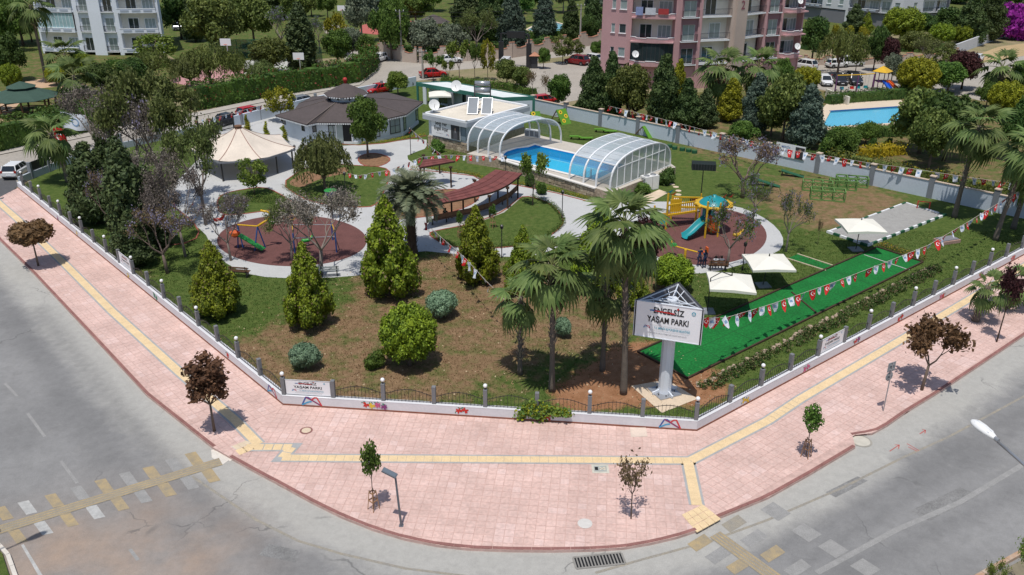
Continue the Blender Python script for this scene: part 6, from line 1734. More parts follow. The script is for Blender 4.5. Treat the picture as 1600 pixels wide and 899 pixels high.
m_tan=M('tan_render',(.52,.42,.36),.85,.05,.5,.08,fine=.04)
m_pinkd=M('plum_pink_render',(.30,.17,.19),.85,.06,.5)
ZS=HT(1085,140,103);SHP=HT(1085,140,66.5)-ZS
def Gs(px,py):p=G(px,py,ZS);return Vector((p.x,p.y,0))
pk=[Gs(938,97),Gs(979,101),Gs(1052,104),Gs(1140,100),Gs(1188,92.5),Gs(1216,91),Gs(1248,87.5)]
block('dusty pink apartment block with curved balconies and a tan stair pier',pk,ZS,SHP,5,[[(0,.3,'solid'),(.3,.55,'win'),(.55,1,'win')],[(0,.06,'solid'),(.06,.97,'balc',m_pink,(0,)),(.97,1,'solid')],[(0,.08,'solid'),(.08,.38,'door',m_pinkd),(.38,.44,'solid'),(.44,.95,'loggia',m_tan),(.95,1,'solid',m_tan)],[(0,.34,'pier',m_tan),(.34,1,'loggia',m_tan)],[(0,.14,'solid'),(.14,.86,'door',m_pinkd),(.86,1,'solid')],[(0,.95,'balc',m_pink),(.95,1,'solid')]],m_pink,12,base=m_pink,nv=Vector((pk[0].x+3.5,pk[0].y,0)).normalized())
bt=[o for o in bpy.data.objects if o.name.startswith('apartment_building')][0]
p=Gs(1147,99.3);ed=(pk[4]-pk[3]).normalized();th=math.atan2(ed.y,ed.x);nn=Vector((ed.y,-ed.x,0));zz=HT(1147,140,12)
me=text('2',1.5,.02);q=pk[3]+ed*(pk[4]-pk[3]).length*.17+nn*.38-Vector(bt.location);stick('house_number',me,M('number_paint',(.28,.10,.12),.7,.05),bt,(q.x,q.y,ZS+SHP*2+.9),math.pi/2,th)
def onfac(a,b,u,out,z):e=(b-a);L_=e.length;e.normalize();return a+e*L_*u+Vector((e.y,-e.x,0))*out+Vector((0,0,z))
for k,(u,w,col)in enumerate(((.22,.9,(.25,.30,.5)),(.45,1.3,(.55,.57,.62)),(.72,1.3,(.38,.05,.05)))):
 p=onfac(pk[1],pk[2],u,1.0,ZS+SHP*2+.9);tt=thing('laundry',('blue laundry hanging over the pink curved balcony','pale laundry hanging in the middle of the pink curved balcony','red laundry hanging over the pink curved balcony')[k],'laundry',p)
 g=MB();e_=pk[2]-pk[1];g.box((0,0,0),(w,.06,1.0-.15*k),rz=math.atan2(e_.y,e_.x));obj('cloth',g,M('cloth%d'%k,col,.8,.15,4),tt)
p=onfac(pk[1],pk[2],.18,1.05,ZS+.75);dish('white satellite dish on the lowest curved pink balcony',p,.45,.2)
p=onfac(pk[5],pk[6],.55,1.0,ZS+.75);dish('white satellite dish on the right corner balcony of the pink block',p,.45,.3)
p=onfac(pk[5],pk[6],.4,1.0,ZS+SHP*2+.75);dish('white satellite dish high on the right corner balcony',p,.40,.3)
m_wb=M('white_blue_render',(.74,.78,.85),.8,.04,.4,.05,fine=.03)
ZL=.45;zz_=HT(150,88,52.5)-HT(150,88,83);SHL=HT(150,86,51.5)-HT(150,86,82)
wl_=[G(68,84),G(129,86),G(192,87),G(258,86)]
wl_=[Vector((p.x,p.y,0))for p in wl_]
block('white apartment block with long balcony bands at the top left',wl_,ZL,SHL,5,[[(0,.04,'solid'),(.04,.97,'band',m_wb,(1,)),(.97,1,'solid')],[(0,.08,'solid'),(.08,.36,'door'),(.36,.66,'pier'),(.66,.95,'door'),(.95,1,'solid')],[(0,.05,'solid'),(.05,.95,'band'),(.95,1,'solid')]],m_wb,12,nv=Vector((wl_[-1].x-4,wl_[-1].y,0)).normalized())
wr_=[G(1252,30),G(1318,38),G(1405,46),G(1480,40)]
wr_=[Vector((p.x,p.y,0))for p in wr_]
SHR=HT(1360,45,12)-HT(1360,45,38)
m_wg=M('white_grey_render',(.62,.63,.66),.8,.04,.4)
m_dg=M('dark_grey_render',(.20,.20,.22),.8,.06,.4)
block('white and grey apartment block at the top right behind the trees',wr_,2.6,2.6,4,[[(0,.05,'solid'),(.05,.45,'band',m_dg),(.45,.75,'win'),(.75,1,'win')],[(0,.06,'solid'),(.06,.6,'band',m_dg),(.6,.8,'door'),(.8,1,'win')],[(0,.1,'solid'),(.1,.4,'win'),(.4,.7,'door'),(.7,1,'band',m_wg)]],m_wg,12,base=m_dg)
# ---- stepped beige walls along the far street
m_beige=M('beige_render',(.50,.415,.35),.85,.07,.5,.1,fine=.05);m_beiget=M('terracotta_cap',(.42,.20,.13),.85,.1,2)
def crenel(label,px,h):
 P=gp(px);t=thing('stepped_wall',label,'wall',P[0]);o=Vector((P[0].x,P[0].y,0))
 for a,b in zip(P[:-1],P[1:]):
  e=b-a;th=math.atan2(e.y,e.x);n=max(1,round(e.length/4.2));L_=e.length/n;e.normalize()
  prof=[(0,1.55),(.13,1.55),(.13,1.25),(.22,1.25),(.22,1.0),(.50,.90),(.78,1.0),(.78,1.25),(.87,1.25),(.87,1.55),(1,1.55)]
  v=[(x*(L_-.02)-L_/2,z*h)for x,z in prof];m_=MB();k=len(v)
  m_.add([(x,-.11,0)for x,z in v]+[(x,-.11,z)for x,z in v]+[(x,.11,0)for x,z in v]+[(x,.11,z)for x,z in v],sum([[(i,i+1,k+i+1,k+i),(2*k+i+1,2*k+i,3*k+i,3*k+i+1),(k+i,k+i+1,3*k+i+1,3*k+i)]for i in range(k-1)],[]))
  me=m_.mesh('wall_panel',m_beige);c_=MB()
  for i in range(k-1):
   if abs(v[i][0]-v[i+1][0])>.05:c_.bar((v[i][0],0,v[i][1]+.03),(v[i+1][0],0,v[i+1][1]+.03),.30,.07)
  cm=c_.mesh('cap',m_beiget)
  for i in range(n):
   c=a+e*(L_*(i+.5))-o;w=link('wall_panel',me,t,loc=(c.x,c.y,0),rot=(0,0,th));link('cap',cm,w)
 return t
crenel('beige stepped wall with red caps along the far street, left part by the white hatchback',[(562,84),(600,89),(628,97),(652,99)],1.5)
crenel('beige stepped wall with red caps along the far street behind the gate',[(655,100),(730,96),(800,91),(880,79),(940,69),(1010,58)],1.5)
crenel('beige wall behind the parked cars right of the pink block',[(1255,102),(1330,103),(1420,98),(1495,90)],.9)
simplewall('white wall climbing along the street at the upper right',[(1478,92),(1530,72),(1572,57),(1640,30)],1.7,m_wg,None,t=.2,name='street_wall')
simplewall('pale boundary wall between pool garden and parked cars',[(1290,152),(1325,165)],1.0,m_cream,None,t=.25,name='garden_wall')
t=thing('entrance_portal','dark portal with a wide overhead sign at the parking entrance','portal',G(804,107));o=Vector((t.location.x,t.location.y,0))
a=G(783,103)-o;b=G(826,107)-o;hh=HT(826,107,56)
for q in(a,b):g=MB();g.box((q.x,q.y,hh*.375),(.75,.75,hh*.75));g.box((q.x,q.y,hh*.875),(.25,.25,hh*.25));obj('pillar',g,m_black,t)
g=MB();g.bar(a+Vector((0,0,hh)),b+Vector((0,0,hh+.1)),.2,.15);g.bar(a.lerp(b,.22)+Vector((0,0,hh-.1)),a.lerp(b,.85)+Vector((0,0,hh)),.25,.95);obj('sign_beam',g,m_black,t)
t=thing('guard_kiosk','small dark kiosk with a red roof beside the portal','kiosk',G(835,107));g=MB();g.box((0,0,.9),(.9,.9,1.8));obj('cabin',g,m_rail,t);g=MB();g.add([(-.8,-.8,1.8),(.8,-.8,1.8),(.8,.8,1.8),(-.8,.8,1.8),(0,0,2.3)],[(0,1,4),(1,2,4),(2,3,4),(3,0,4),(3,2,1,0)]);obj('roof',g,m_beiget,t)
def gazebo(label,px,py,w,roofm,tiers=2,h=1.9,n=8,name='gazebo',rh=None):
 s=SCALE(px,py);r=w/s/2;t=thing(name,label,'gazebo',G(px,py))
 rh=rh or r*.34
 g=MB();g.lathe([(r,h),(r,h+.06),(r*.32,h+rh)],n=n);rf=obj('roof',g,roofm,t)
 if tiers>1:g=MB();g.lathe([(r*.42,h+rh+.12),(r*.42,h+rh+.16),(.03,h+rh*1.75)],n=n);obj('top_roof',g,roofm,t);g=MB();g.lathe([(r*.26,h+rh*.9),(r*.26,h+rh+.2)],n=n);obj('lantern',g,m_timber,t)
 else:g=MB();g.lathe([(r*.33,h+rh*.98),(.02,h+rh*1.3)],n=n);obj('top_roof',g,roofm,t)
 for i in range(n):a=math.tau*(i+.5)/n;g=MB();g.bar((r*.82*math.cos(a),r*.82*math.sin(a),0),(r*.86*math.cos(a),r*.86*math.sin(a),h+.12),.16);obj('post',g,m_timberp,t)
 g=MB()
 for i in range(n-1):a=math.tau*(i+.5)/n;b=math.tau*(i+1.5)/n;[g.bar((r*.8*math.cos(a),r*.8*math.sin(a),z),(r*.8*math.cos(b),r*.8*math.sin(b),z),.08)for z in(.3,.75)]
 obj('handrail',g,m_timberp,t);return t
m_timberp=M('brown_timber',(.16,.085,.05),.8,.2,3)
gazebo('green-roofed timber gazebo with a raised top at the far left',42,178,104,M('green_shingle',(.045,.085,.065),.85,.1,1.5,fine=.1),rh=1.0)
gazebo('dark shingled gazebo roof among the trees behind the beige wall',678,52,52,m_roof,1)
for lab,px,r,mt in(('turquoise round table top or trampoline at the left edge',0,1.1,M('turquoise_plastic',(.08,.55,.42),.4,.05,spec=.5)),):
 t=thing('round_canopy','turquoise round canopy at the left edge behind the gazebo','canopy',G(-2,172));g=MB();g.lathe([(r,1.75),(r,1.82),(.3,2.1),(.1,2.15)],n=16);obj('canopy',g,mt,t);g=MB();g.tube([(0,0,0),(0,0,1.8)],.06);obj('pole',g,m_white,t)
flat('left_lawn',[(-150,215),(0,215),(90,200),(230,172),(300,150),(310,110),(250,90),(200,86),(60,84),(-150,84)],.0,m_lawn)
for n_ in('left_lawn',):me=bpy.data.objects[n_].data;setattr_f(me,'dry',np.full(len(me.vertices),.45));setattr_f(me,'soil',np.zeros(len(me.vertices)))
flat('garden_path',[(5,160),(40,128),(75,122),(110,132),(130,150),(118,156),(90,136),(50,140),(10,185),(-10,200),(-20,180)],.006,M('sandy_path',(.50,.34,.22),.9,.1,.8,.2,fine=.1))
flat('pink_court',[(262,128),(300,136),(372,118),(396,110),(330,100)],.006,M('pink_court_surface',(.45,.24,.24),.9,.08,.6))
flat('pale_court',[(380,116),(418,120),(478,108),(500,96),(430,88),(382,96)],.006,M('pale_court_surface',(.45,.45,.42),.9,.06,.6))
flat('red_court',[(560,52),(640,60),(650,34),(600,30),(566,40)],.004,M('red_court_surface',(.42,.12,.10),.9,.08,.6))
flat('right_lawn',[(850,172),(884,184),(1058,222),(1274,270),(1662,350),(1900,330),(1700,150),(1560,160),(1500,155),(1400,150),(1240,140),(1180,140),(1000,150)],-.003,m_lawn)
me=bpy.data.objects['right_lawn'].data;setattr_f(me,'dry',np.full(len(me.vertices),.55));setattr_f(me,'soil',np.full(len(me.vertices),.15))
flat('dry_bank',[(1500,96),(1560,74),(1660,60),(1700,70),(1600,88),(1530,100)],.002,M('dry_straw',(.42,.31,.17),.95,.15,1,.3,fine=.2))
def smallpool(label,px,deck,tile,depth=.35):
 P=gp(px);t=thing('garden_pool',label,'swimming pool',P[0]);o=Vector((P[0].x,P[0].y,0));pin=ccw([(p.x,p.y)for p in P])
 g=MB();g.poly(pin,z=.02);obj('basin_floor',g,tile,t,off=o);g=MB();g.poly(pin,z=.12);obj('water_surface',g,mw,t,off=o)
 q=offset(pin,-.5);g=MB();n=len(pin)
 for i in range(n):j=(i+1)%n;g.add([(pin[i][0],pin[i][1],.2),(pin[j][0],pin[j][1],.2),(q[j][0],q[j][1],.2),(q[i][0],q[i][1],.2)],[(3,2,1,0)]);g.add([(pin[i][0],pin[i][1],0),(pin[j][0],pin[j][1],0),(pin[j][0],pin[j][1],.2),(pin[i][0],pin[i][1],.2)],[(0,1,2,3)]);g.add([(q[i][0],q[i][1],0),(q[j][0],q[j][1],0),(q[j][0],q[j][1],.2),(q[i][0],q[i][1],.2)],[(0,1,2,3)])
 obj('rim',g,deck,t,off=o)
 return t
m_deck=M('cream_deck',(.62,.52,.40),.85,.06,.6,fine=.05)
flat('pool_deck',[(1278,176),(1292,163),(1408,157),(1420,176),(1408,204),(1262,208)],.012,m_deck)
gp2=smallpool('long light blue garden pool beyond the far wall',[(1284,202),(1298,176),(1402,169),(1416,194)],m_deck,M('light_pool_tile',(.20,.55,.68),.4,.05))
o=gp2.location;g=MB();a=G(1296,177)-o;b=G(1404,170)-o;g.bar(a+Vector((0,0,.18)),b+Vector((0,0,.18)),.25,.12);obj('blue_band',g,M('blue_band_tile',(.03,.12,.30),.5,.1),gp2)
smallpool('round pale pool among conifers behind the beige wall',[(824,49),(842,39),(868,37),(886,42),(878,50),(850,54)],m_deck,M('far_pool_tile',(.35,.50,.52),.5,.05))
# ---- canvas tent
TE=1.95
eave=[G(*p,TE)for p in((461,231),(407,248),(342,252),(297,232),(338,210),(438,211))]
c=sum((Vector(p)for p in eave),Vector())/6;ap=G(372,197,4.1);ap=Vector(G(372,198,4.0))
t=thing('canvas_tent','large cream canvas tent roof on dark posts, left of the willow','tent',(ap.x,ap.y,0));off=Vector((ap.x,ap.y,0))
m_tent=M('weathered_canvas',(.68,.60,.51),.85,.12,.45,.1,fine=.05)
g=MB();N=8;K=6
ring_=[]
for k in range(N+1):
 s=k/N;row=[]
 for i in range(6):
  a,b=Vector(eave[i]),Vector(eave[(i+1)%6])
  for j in range(K):
   e=a.lerp(b,j/K);p=ap.lerp(e,.06+.94*s);sag=-(1-s)*s*1.15;edge=-.0-.12*math.sin(math.pi*j/K)*s*0;row.append(Vector((p.x,p.y,p.z+sag-.18*math.sin(math.pi*j/K)*s)))
 ring_.append(row)
M_=6*K
g.add([v-off for r_ in ring_ for v in r_],[(k*M_+i,(k+1)*M_+i,(k+1)*M_+(i+1)%M_,k*M_+(i+1)%M_)for k in range(N)for i in range(M_)])
obj('canvas',g,m_tent,t,smooth=True)
g=MB()
for i in range(6):
 for k in range(N):g.bar(ring_[k][i*K]-off+Vector((0,0,.015)),ring_[k+1][i*K]-off+Vector((0,0,.015)),.06,.02)
obj('seam',g,M('canvas_seam',(.30,.17,.14),.8,.1),t)
g=MB()
for i in range(6):a,b=Vector(eave[i])-off,Vector(eave[(i+1)%6])-off;g.bar(a+Vector((0,0,-.20)),b+Vector((0,0,-.20)),.07,.16)
obj('eave_frame',g,m_pill,t)
g=MB();g.lathe([(.34,3.72),(.30,3.98),(.36,4.0),(.33,4.08)],n=8);obj('top_cap',g,m_timberp,t)
for i in range(6):
 p=Vector(eave[i])*.93+Vector((ap.x,ap.y,0))*.07-off;g=MB();g.tube([(p.x,p.y,0),(p.x,p.y,TE-.15)],.08,8);obj('post',g,m_black,t)
for i in(0,4):
 p=(Vector(eave[i])+Vector(eave[i+1]))/2-off;g=MB();g.tube([(p.x*.93,p.y*.93,0),(p.x*.93,p.y*.93,TE-.2)],.07,8);obj('post',g,m_black,t)
# ---- pergolas with brick-red roofs
m_shing=M('brick_red_shingle',(.185,.062,.055),.85,.12,1.5,.3,bsc=10,fine=.15);m_shing2=M('brick_red_shingle_dark',(.155,.052,.047),.85,.12,1.5,.3,bsc=10,fine=.15)
def pergola(label,outer_,inner_,zo,zi,posts_o,posts_i,rows=5,cols=None,subdiv=6):
 O=[Vector(G(x,y,zo))for x,y in outer_];I=[Vector(G(x,y,zi))for x,y in inner_]
 t=thing('pergola',label,'pergola',(O[0].x,O[0].y,0));off=Vector(t.location)
 def res_(P,n):
  d=[0]
  for a,b in zip(P[:-1],P[1:]):d.append(d[-1]+(b-a).length)
  out=[]
  for k in range(n+1):
   s=d[-1]*k/n
   for i in range(len(P)-1):
    if s<=d[i+1]+1e-6:out.append(P[i].lerp(P[i+1],(s-d[i])/(d[i+1]-d[i])));break
  return out
 n=cols;A,B=res_(O,n),res_(I,n)
 g=MB()
 for i in range(n):
  g.add([A[i]-Vector((0,0,.08)),A[i+1]-Vector((0,0,.08)),B[i+1]-Vector((0,0,.08)),B[i]-Vector((0,0,.08))],[(3,2,1,0)])
  g.add([A[i]-Vector((0,0,.10)),A[i+1]-Vector((0,0,.10)),A[i+1]+Vector((0,0,.02)),A[i]+Vector((0,0,.02))],[(0,1,2,3)])
  g.add([B[i]-Vector((0,0,.10)),B[i+1]-Vector((0,0,.10)),B[i+1]+Vector((0,0,.02)),B[i]+Vector((0,0,.02))],[(3,2,1,0)])
 rf=obj('roof_deck',g,m_timber,t,off=off)
 mt=0
 for i in range(n):
  for r_ in range(rows):
   def q(ii,s):return A[ii].lerp(B[ii],s)
   s0,s1=r_/rows,(r_+1)/rows
   c=[q(i,s0),q(i+1,s0),q(i+1,s1+.02),q(i,s1+.02)];o=(c[0]+c[2])/2
   c=[o+(p-o)*.985 for p in c]
   lift=[.05,.05,.02,.02]
   m_=MB();m_.add([p-o+Vector((0,0,l))for p,l in zip(c,lift)]+[p-o+Vector((0,0,l-.05))for p,l in zip(c,lift)],[(0,1,2,3),(4,5,1,0),(5,6,2,1),(6,7,3,2),(7,4,0,3)])
   obj('shingle',m_,m_shing if(i*7+r_*3+i*r_)%3 else m_shing2,t,loc=o-off)
 for P_l,zt in((posts_o,zo),(posts_i,zi)):
  for px,py in P_l:
   p=G(px,py)-off;g=MB();g.box((p.x,p.y,(zt-.1)/2),(.13,.13,zt-.1));g.box((p.x,p.y,zt-.18),(.3,.3,.12));obj('post',g,m_timber,t)
 return t
pg=pergola('long curved pergola with a brick-red roof beside the round lawn',[(655,326),(676,322),(697,317),(720,313),(741,308),(767,302),(780,297),(794,290),(806,281),(816,272)],[(668,309),(690,304),(705,300),(722,295),(738,288),(752,281),(762,274),(775,266)],1.95,2.05,((667.5,349),(706,341),(724,336),(765,341),(793,327),(809,311)),((676,332),(742,317),(778,311)),rows=4,cols=26)
pergola('small brick-red roofed shelter behind the date palm crown',[(655,263),(683,258),(711,253)],[(662,250),(678,249),(694,248)],2.0,2.05,((658,292),(705,294)),((663,275),(687,272)),rows=3,cols=8)
bt_=thing('curved_bench','long curved dark timber bench under the pergola','bench',G(677,352));off=Vector(bt_.location)
line=gp([(676,352),(705,346),(735,340),(765,331),(792,316),(806,303)]);g=MB();line=[p-off for p in line]
def dens(P,n=4):
 return[P[i].lerp(P[i+1],k/n)for i in range(len(P)-1)for k in range(n)]+[P[-1]]
ln=dens(line)
for z,w,nm in((.42,.40,'seat'),):
 L_,R_=strip([Vector((p.x,p.y,0))for p in ln],w,0);g=MB()
 for i in range(len(ln)-1):g.add([(R_[i].x,R_[i].y,z),(R_[i+1].x,R_[i+1].y,z),(L_[i+1].x,L_[i+1].y,z),(L_[i].x,L_[i].y,z),(R_[i].x,R_[i].y,z-.07),(R_[i+1].x,R_[i+1].y,z-.07)],[(0,1,2,3),(4,5,1,0)])
 obj(nm,g,m_timberp,bt_)
g=MB()
for i in range(len(ln)-1):a,b=R_[i],R_[i+1];g.bar((a.x,a.y,.66),(b.x,b.y,.66),.05,.34)
obj('backrest',g,m_timberp,bt_)
for i in range(0,len(ln),3):p=ln[i];g=MB();g.box((p.x,p.y,.2),(.08,.36,.38));obj('leg',g,m_black,bt_)
sheet('bench_slab',[(676,356),(720,354),(754,346),(788,333),(812,312),(806,306),(785,322),(750,337),(700,348),(672,350)],.022,m_concrete,0)
# ---- park name sign on its column
SX,SY=7.777,38.424;PHI=R(-18.80);SA=3.30;ZT,ZBt=5.34,3.487
t=thing('park_sign','white triangular park name sign with roof truss on a thick white column','sign',(SX,SY,0))
RR=SA/math.sqrt(3);V3=[Vector((RR*math.cos(R(a)+PHI),RR*math.sin(R(a)+PHI),0))for a in(210,330,90)]
m_panel=M('sign_panel_white',(.86,.87,.90),.4,.03,1,spec=.4);m_truss=M('truss_white',(.70,.74,.80),.4,.05,1,spec=.5)
for k in range(3):
 a,b=V3[k],V3[(k+1)%3];e=(b-a).normalized();th=math.atan2(e.y,e.x);c=(a+b)/2
 fr=link('face_frame',None,t,loc=(c.x,c.y,ZBt),rot=(0,0,th))if False else None
 g=MB();g.box((0,.05,(ZT-ZBt)/2),(SA-.06,.08,ZT-ZBt));obj('face_panel',g,m_panel,t,loc=(c.x,c.y,ZBt),rot=(0,0,th))
 g=MB();g.box((0,.105,(ZT-ZBt)/2-.03),(SA-.34,.02,ZT-ZBt-.1));obj('back_lining',g,m_dg,t,loc=(c.x,c.y,ZBt),rot=(0,0,th))
 g=MB();h_=ZT-ZBt
 for s in(-1,1):g.box((s*(SA/2-.015),.04,h_/2),(.03,.11,h_+.02))
 g.box((0,.04,0),(SA-.1,.10,.03));g.box((0,.04,h_),(SA-.1,.10,.03));obj('edge_frame',g,m_truss if k==0 else m_rail,t,loc=(c.x,c.y,ZBt),rot=(0,0,th))
a,b=V3[0],V3[1];e=(b-a).normalized();th=math.atan2(e.y,e.x);c=(a+b)/2
tmpn=len(bpy.data.objects);before=set(o.name for o in bpy.data.objects)
signtext(t,SA-.1,-.0,.0,ZT-ZBt)
for o_ in[o_ for o_ in bpy.data.objects if o_.name not in before and o_.parent==t]:
 m4=Matrix.Translation((c.x,c.y,ZBt))@Matrix.Rotation(th,4,'Z')
 o_.matrix_basis=m4@o_.matrix_basis
g=MB();zt=ZT-.05;zb=ZT-.45
for k in range(3):
 a,b=V3[k]*.94,V3[(k+1)%3]*.94;g.bar(a+Vector((0,0,zt)),b+Vector((0,0,zt)),.065)
 g.bar(V3[k]*.9+Vector((0,0,zt)),Vector((0,0,zt)),.05)
 for s in(.27,.73):
  p=a.lerp(b,s)+Vector((0,0,zt));g.bar(p,Vector((0,0,zb)),.035);pass
 m1,m2=V3[k]*.5,V3[(k+1)%3]*.5;g.bar(m1+Vector((0,0,zt)),m2+Vector((0,0,zt)),.04);g.bar(m1+Vector((0,0,zb)),m2+Vector((0,0,zb)),.035);g.bar(m1+Vector((0,0,zb)),m1+Vector((0,0,zt)),.035)
 g.bar(m1+Vector((0,0,zb)),a+Vector((0,0,zt)),.035);g.bar(m1+Vector((0,0,zb)),V3[(k+2)%3]*.94+Vector((0,0,zt)),.045)if False else None
obj('roof_truss',g,m_truss,t)
g=MB();g.lathe([(.36,0),(.34,.3),(.33,ZT-.5)],n=10);obj('column',g,m_truss,t)
g=MB();g.lathe([(.33,ZT-.5),(.30,ZT-.1),(.27,ZT-.05)],n=10);obj('column_head',g,m_truss,t)
for k in range(4):
 a=math.pi/2*k+.75+PHI;d=Vector((math.cos(a),math.sin(a),0));g=MB();g.add([d*.3+Vector((0,0,.04)),d*.74+Vector((0,0,.04)),d*.74+Vector((0,0,.12)),d*.33+Vector((0,0,.42))],[(0,1,2,3)])
 g.bar(d*.34+Vector((0,0,.2)),d*.72+Vector((0,0,.10)),.08,.16);obj('base_bracket',g,m_truss,t)
g=MB();g.box((0,0,.035),(1.25,1.25,.07),rz=PHI+.75);bp_=obj('base_plate',g,m_steel,t)
for k in range(8):a=math.tau*k/8;g=MB();g.lathe([(.035,.07),(.035,.12)],(.5*math.cos(a),.5*math.sin(a),0),6);obj('bolt',g,m_rail,bp_)
# ================================================================== SMALL THINGS
def parklamp(label,px,py,top,group=None):
 h=HT(px,py,top);t=thing('garden_lamp',label,'lamp post',G(px,py),0,group)
 g=MB();g.tube([(0,0,0),(0,0,.3),(0,0,h-.25)],[.055,.035,.03],6);obj('pole',g,m_black,t)
 g=MB();g.lathe([(.05,h-.28),(.11,h-.22),(.13,h-.02),(.02,h+.08)],n=6);obj('lantern',g,m_black,t)
 g=MB();g.lathe([(.10,h-.2),(.115,h-.04)],n=6);obj('lantern_glass',g,M('lantern_glass',(.5,.5,.46),.2,.05),t)
for a in(('black garden lamp in the middle of the path right of the round lawn',878,346,299),('black garden lamp at the near edge of the round lawn',784,404,353),('black garden lamp on the lawn behind the long pergola',790,288,245),('black garden lamp holding the bunting near the banner building',642,243,201),('black garden lamp beside the playground behind the parasols',1160,423,380),('black garden lamp under the weeping tree',541,313,270),('black garden lamp by the tent post',463,262,228)):parklamp(*a)
b=G(627,822);t=thing('short_lamp_post','short grey lamp post with a flat tilted head on the wide pavement','lamp post',b)
m_lp=M('lamp_post_grey',(.13,.14,.16),.4,.08,2,spec=.5)
g=MB();g.box((0,0,.01),(.18,.18,.02));g.tube([(0,0,0),(-.06,0,1.2),(-.12,0,2.45)],[.05,.045,.04],8);obj('pole',g,m_lp,t)
g=MB();g.box((0,0,0),(.62,.24,.06));hd=obj('lamp_head',g,m_lp,t,loc=(-.34,.05,2.52),rot=(.15,.38,-.25));g=MB();g.box((0,0,.035),(.54,.19,.012));obj('solar_cell',g,m_pv,hd)
b=G(1380,643);t=thing('traffic_sign','road sign post seen from behind, a square plate above a round one','sign',b,R(28))
h=HT(1380,643,567);g=MB();g.tube([(0,0,0),(0,0,h)],.03,8);obj('post',g,m_steel,t)
m_sback=M('sign_back',(.33,.34,.35),.5,.05,1,metal=.3)
g=MB();g.box((0,.045,0),(.50,.02,.50));obj('square_plate',g,m_sback,t,loc=(0,0,h-.27))
g=MB();g.lathe([(.24,0),(.24,.02)],n=20);obj('round_plate',g,m_sback,t,loc=(0,.055,h-.80),rot=(-math.pi/2,0,0))
g=MB();[g.box((0,.02,z),(.3,.04,.03))for z in(h-.15,h-.4,h-.7,h-.9)];obj('clamps',g,m_steel,t)
def roadlamp(label,head,pole,hh,L=.82):
 t=thing('street_lamp',label,'street lamp',(pole[0],pole[1],ZR));o=Vector((pole[0],pole[1],0));hp=Vector((head[0],head[1],hh))-o
 d=Vector((hp.x,hp.y,0)).normalized();root=hp-d*L
 g=MB();g.tube([(0,0,0),(0,0,hh*.5),(0,0,hh-.9)],[.11,.085,.06],10);g.tube([(0,0,hh-.9),root*.25+Vector((0,0,(hh-.35)*.75)),root-Vector((0,0,.02))],[.055,.045,.04],8);obj('pole',g,m_steel,t,smooth=True)
 g=MB();th=math.atan2(d.y,d.x);N=10;rows=[]
 prof=[(0,.05,.05),(.04,.075,.07),(.10,.10,.085),(.25,.145,.11),(.45,.17,.12),(.62,.16,.11),(.74,.12,.08),(.81,.06,.045),(.83,.015,.015)]
 for x,w,hgt in prof:rows.append([(x,w*math.cos(a),hgt*max(math.sin(a),0)*1.0+(.35*hgt)*min(math.sin(a),0))for a in[math.tau*k/14 for k in range(14)]])
 g.add([p for r_ in rows for p in r_],[(i*14+k,i*14+(k+1)%14,(i+1)*14+(k+1)%14,(i+1)*14+k)for i in range(len(prof)-1)for k in range(14)]+[tuple(range(14))[::-1]])
 hd=obj('lamp_head',g,m_whiteplastic,t,loc=root,rot=(0,-.06,th),smooth=True)
 g=MB();g.add([(.25+.42*math.cos(a)*.0+x,w*y,-.03)for x,w,y in((0,0,0),)])if False else None
 g=MB();g.sphere((.46,0,-.035),.26,12,6,sz=.16);g.v=[(x,y*.5,z)for x,y,z in g.v];obj('lens',g,M('lamp_lens',(.25,.28,.30),.15,.05),hd,smooth=True)
 g=MB();[g.box((.42,y,.115-.03*abs(y)/.08),(.5,.012,.012))for y in(-.08,0,.08)];obj('cooling_rib',g,m_trim,hd)
 g=MB();g.tube([(-.10,0,.01),(.06,0,.01)],.055,8);obj('socket',g,m_steel,hd)
 return t
HZ=10.6
lh=G(72,828)-Vector((.082,.30,0))*HZ;lp=lh+(G(-40,875)-G(72,828)).normalized()*3.2;roadlamp('street lamp standing just outside the left edge, its shadow on the road',lh,lp,HZ,.8)
hd_=G(1520,654,HZ);rt_=G(1600,709,HZ)
dv_=(rt_-hd_);roadlamp('white street lamp head on a thin arm at the right edge over the road',hd_,hd_+dv_.normalized()*3.2,HZ,.80)
m_fr=M('flag_red',(.50,.018,.018),.7,.06,3);m_fw=M('flag_white',(.66,.70,.76),.7,.05,3);m_fem=M('flag_emblem',(.20,.32,.48),.7,.1);m_fst=M('flag_mark_white',(.8,.8,.8),.7,.02)
m_string=M('bunting_string',(.55,.5,.45),.7,.1)
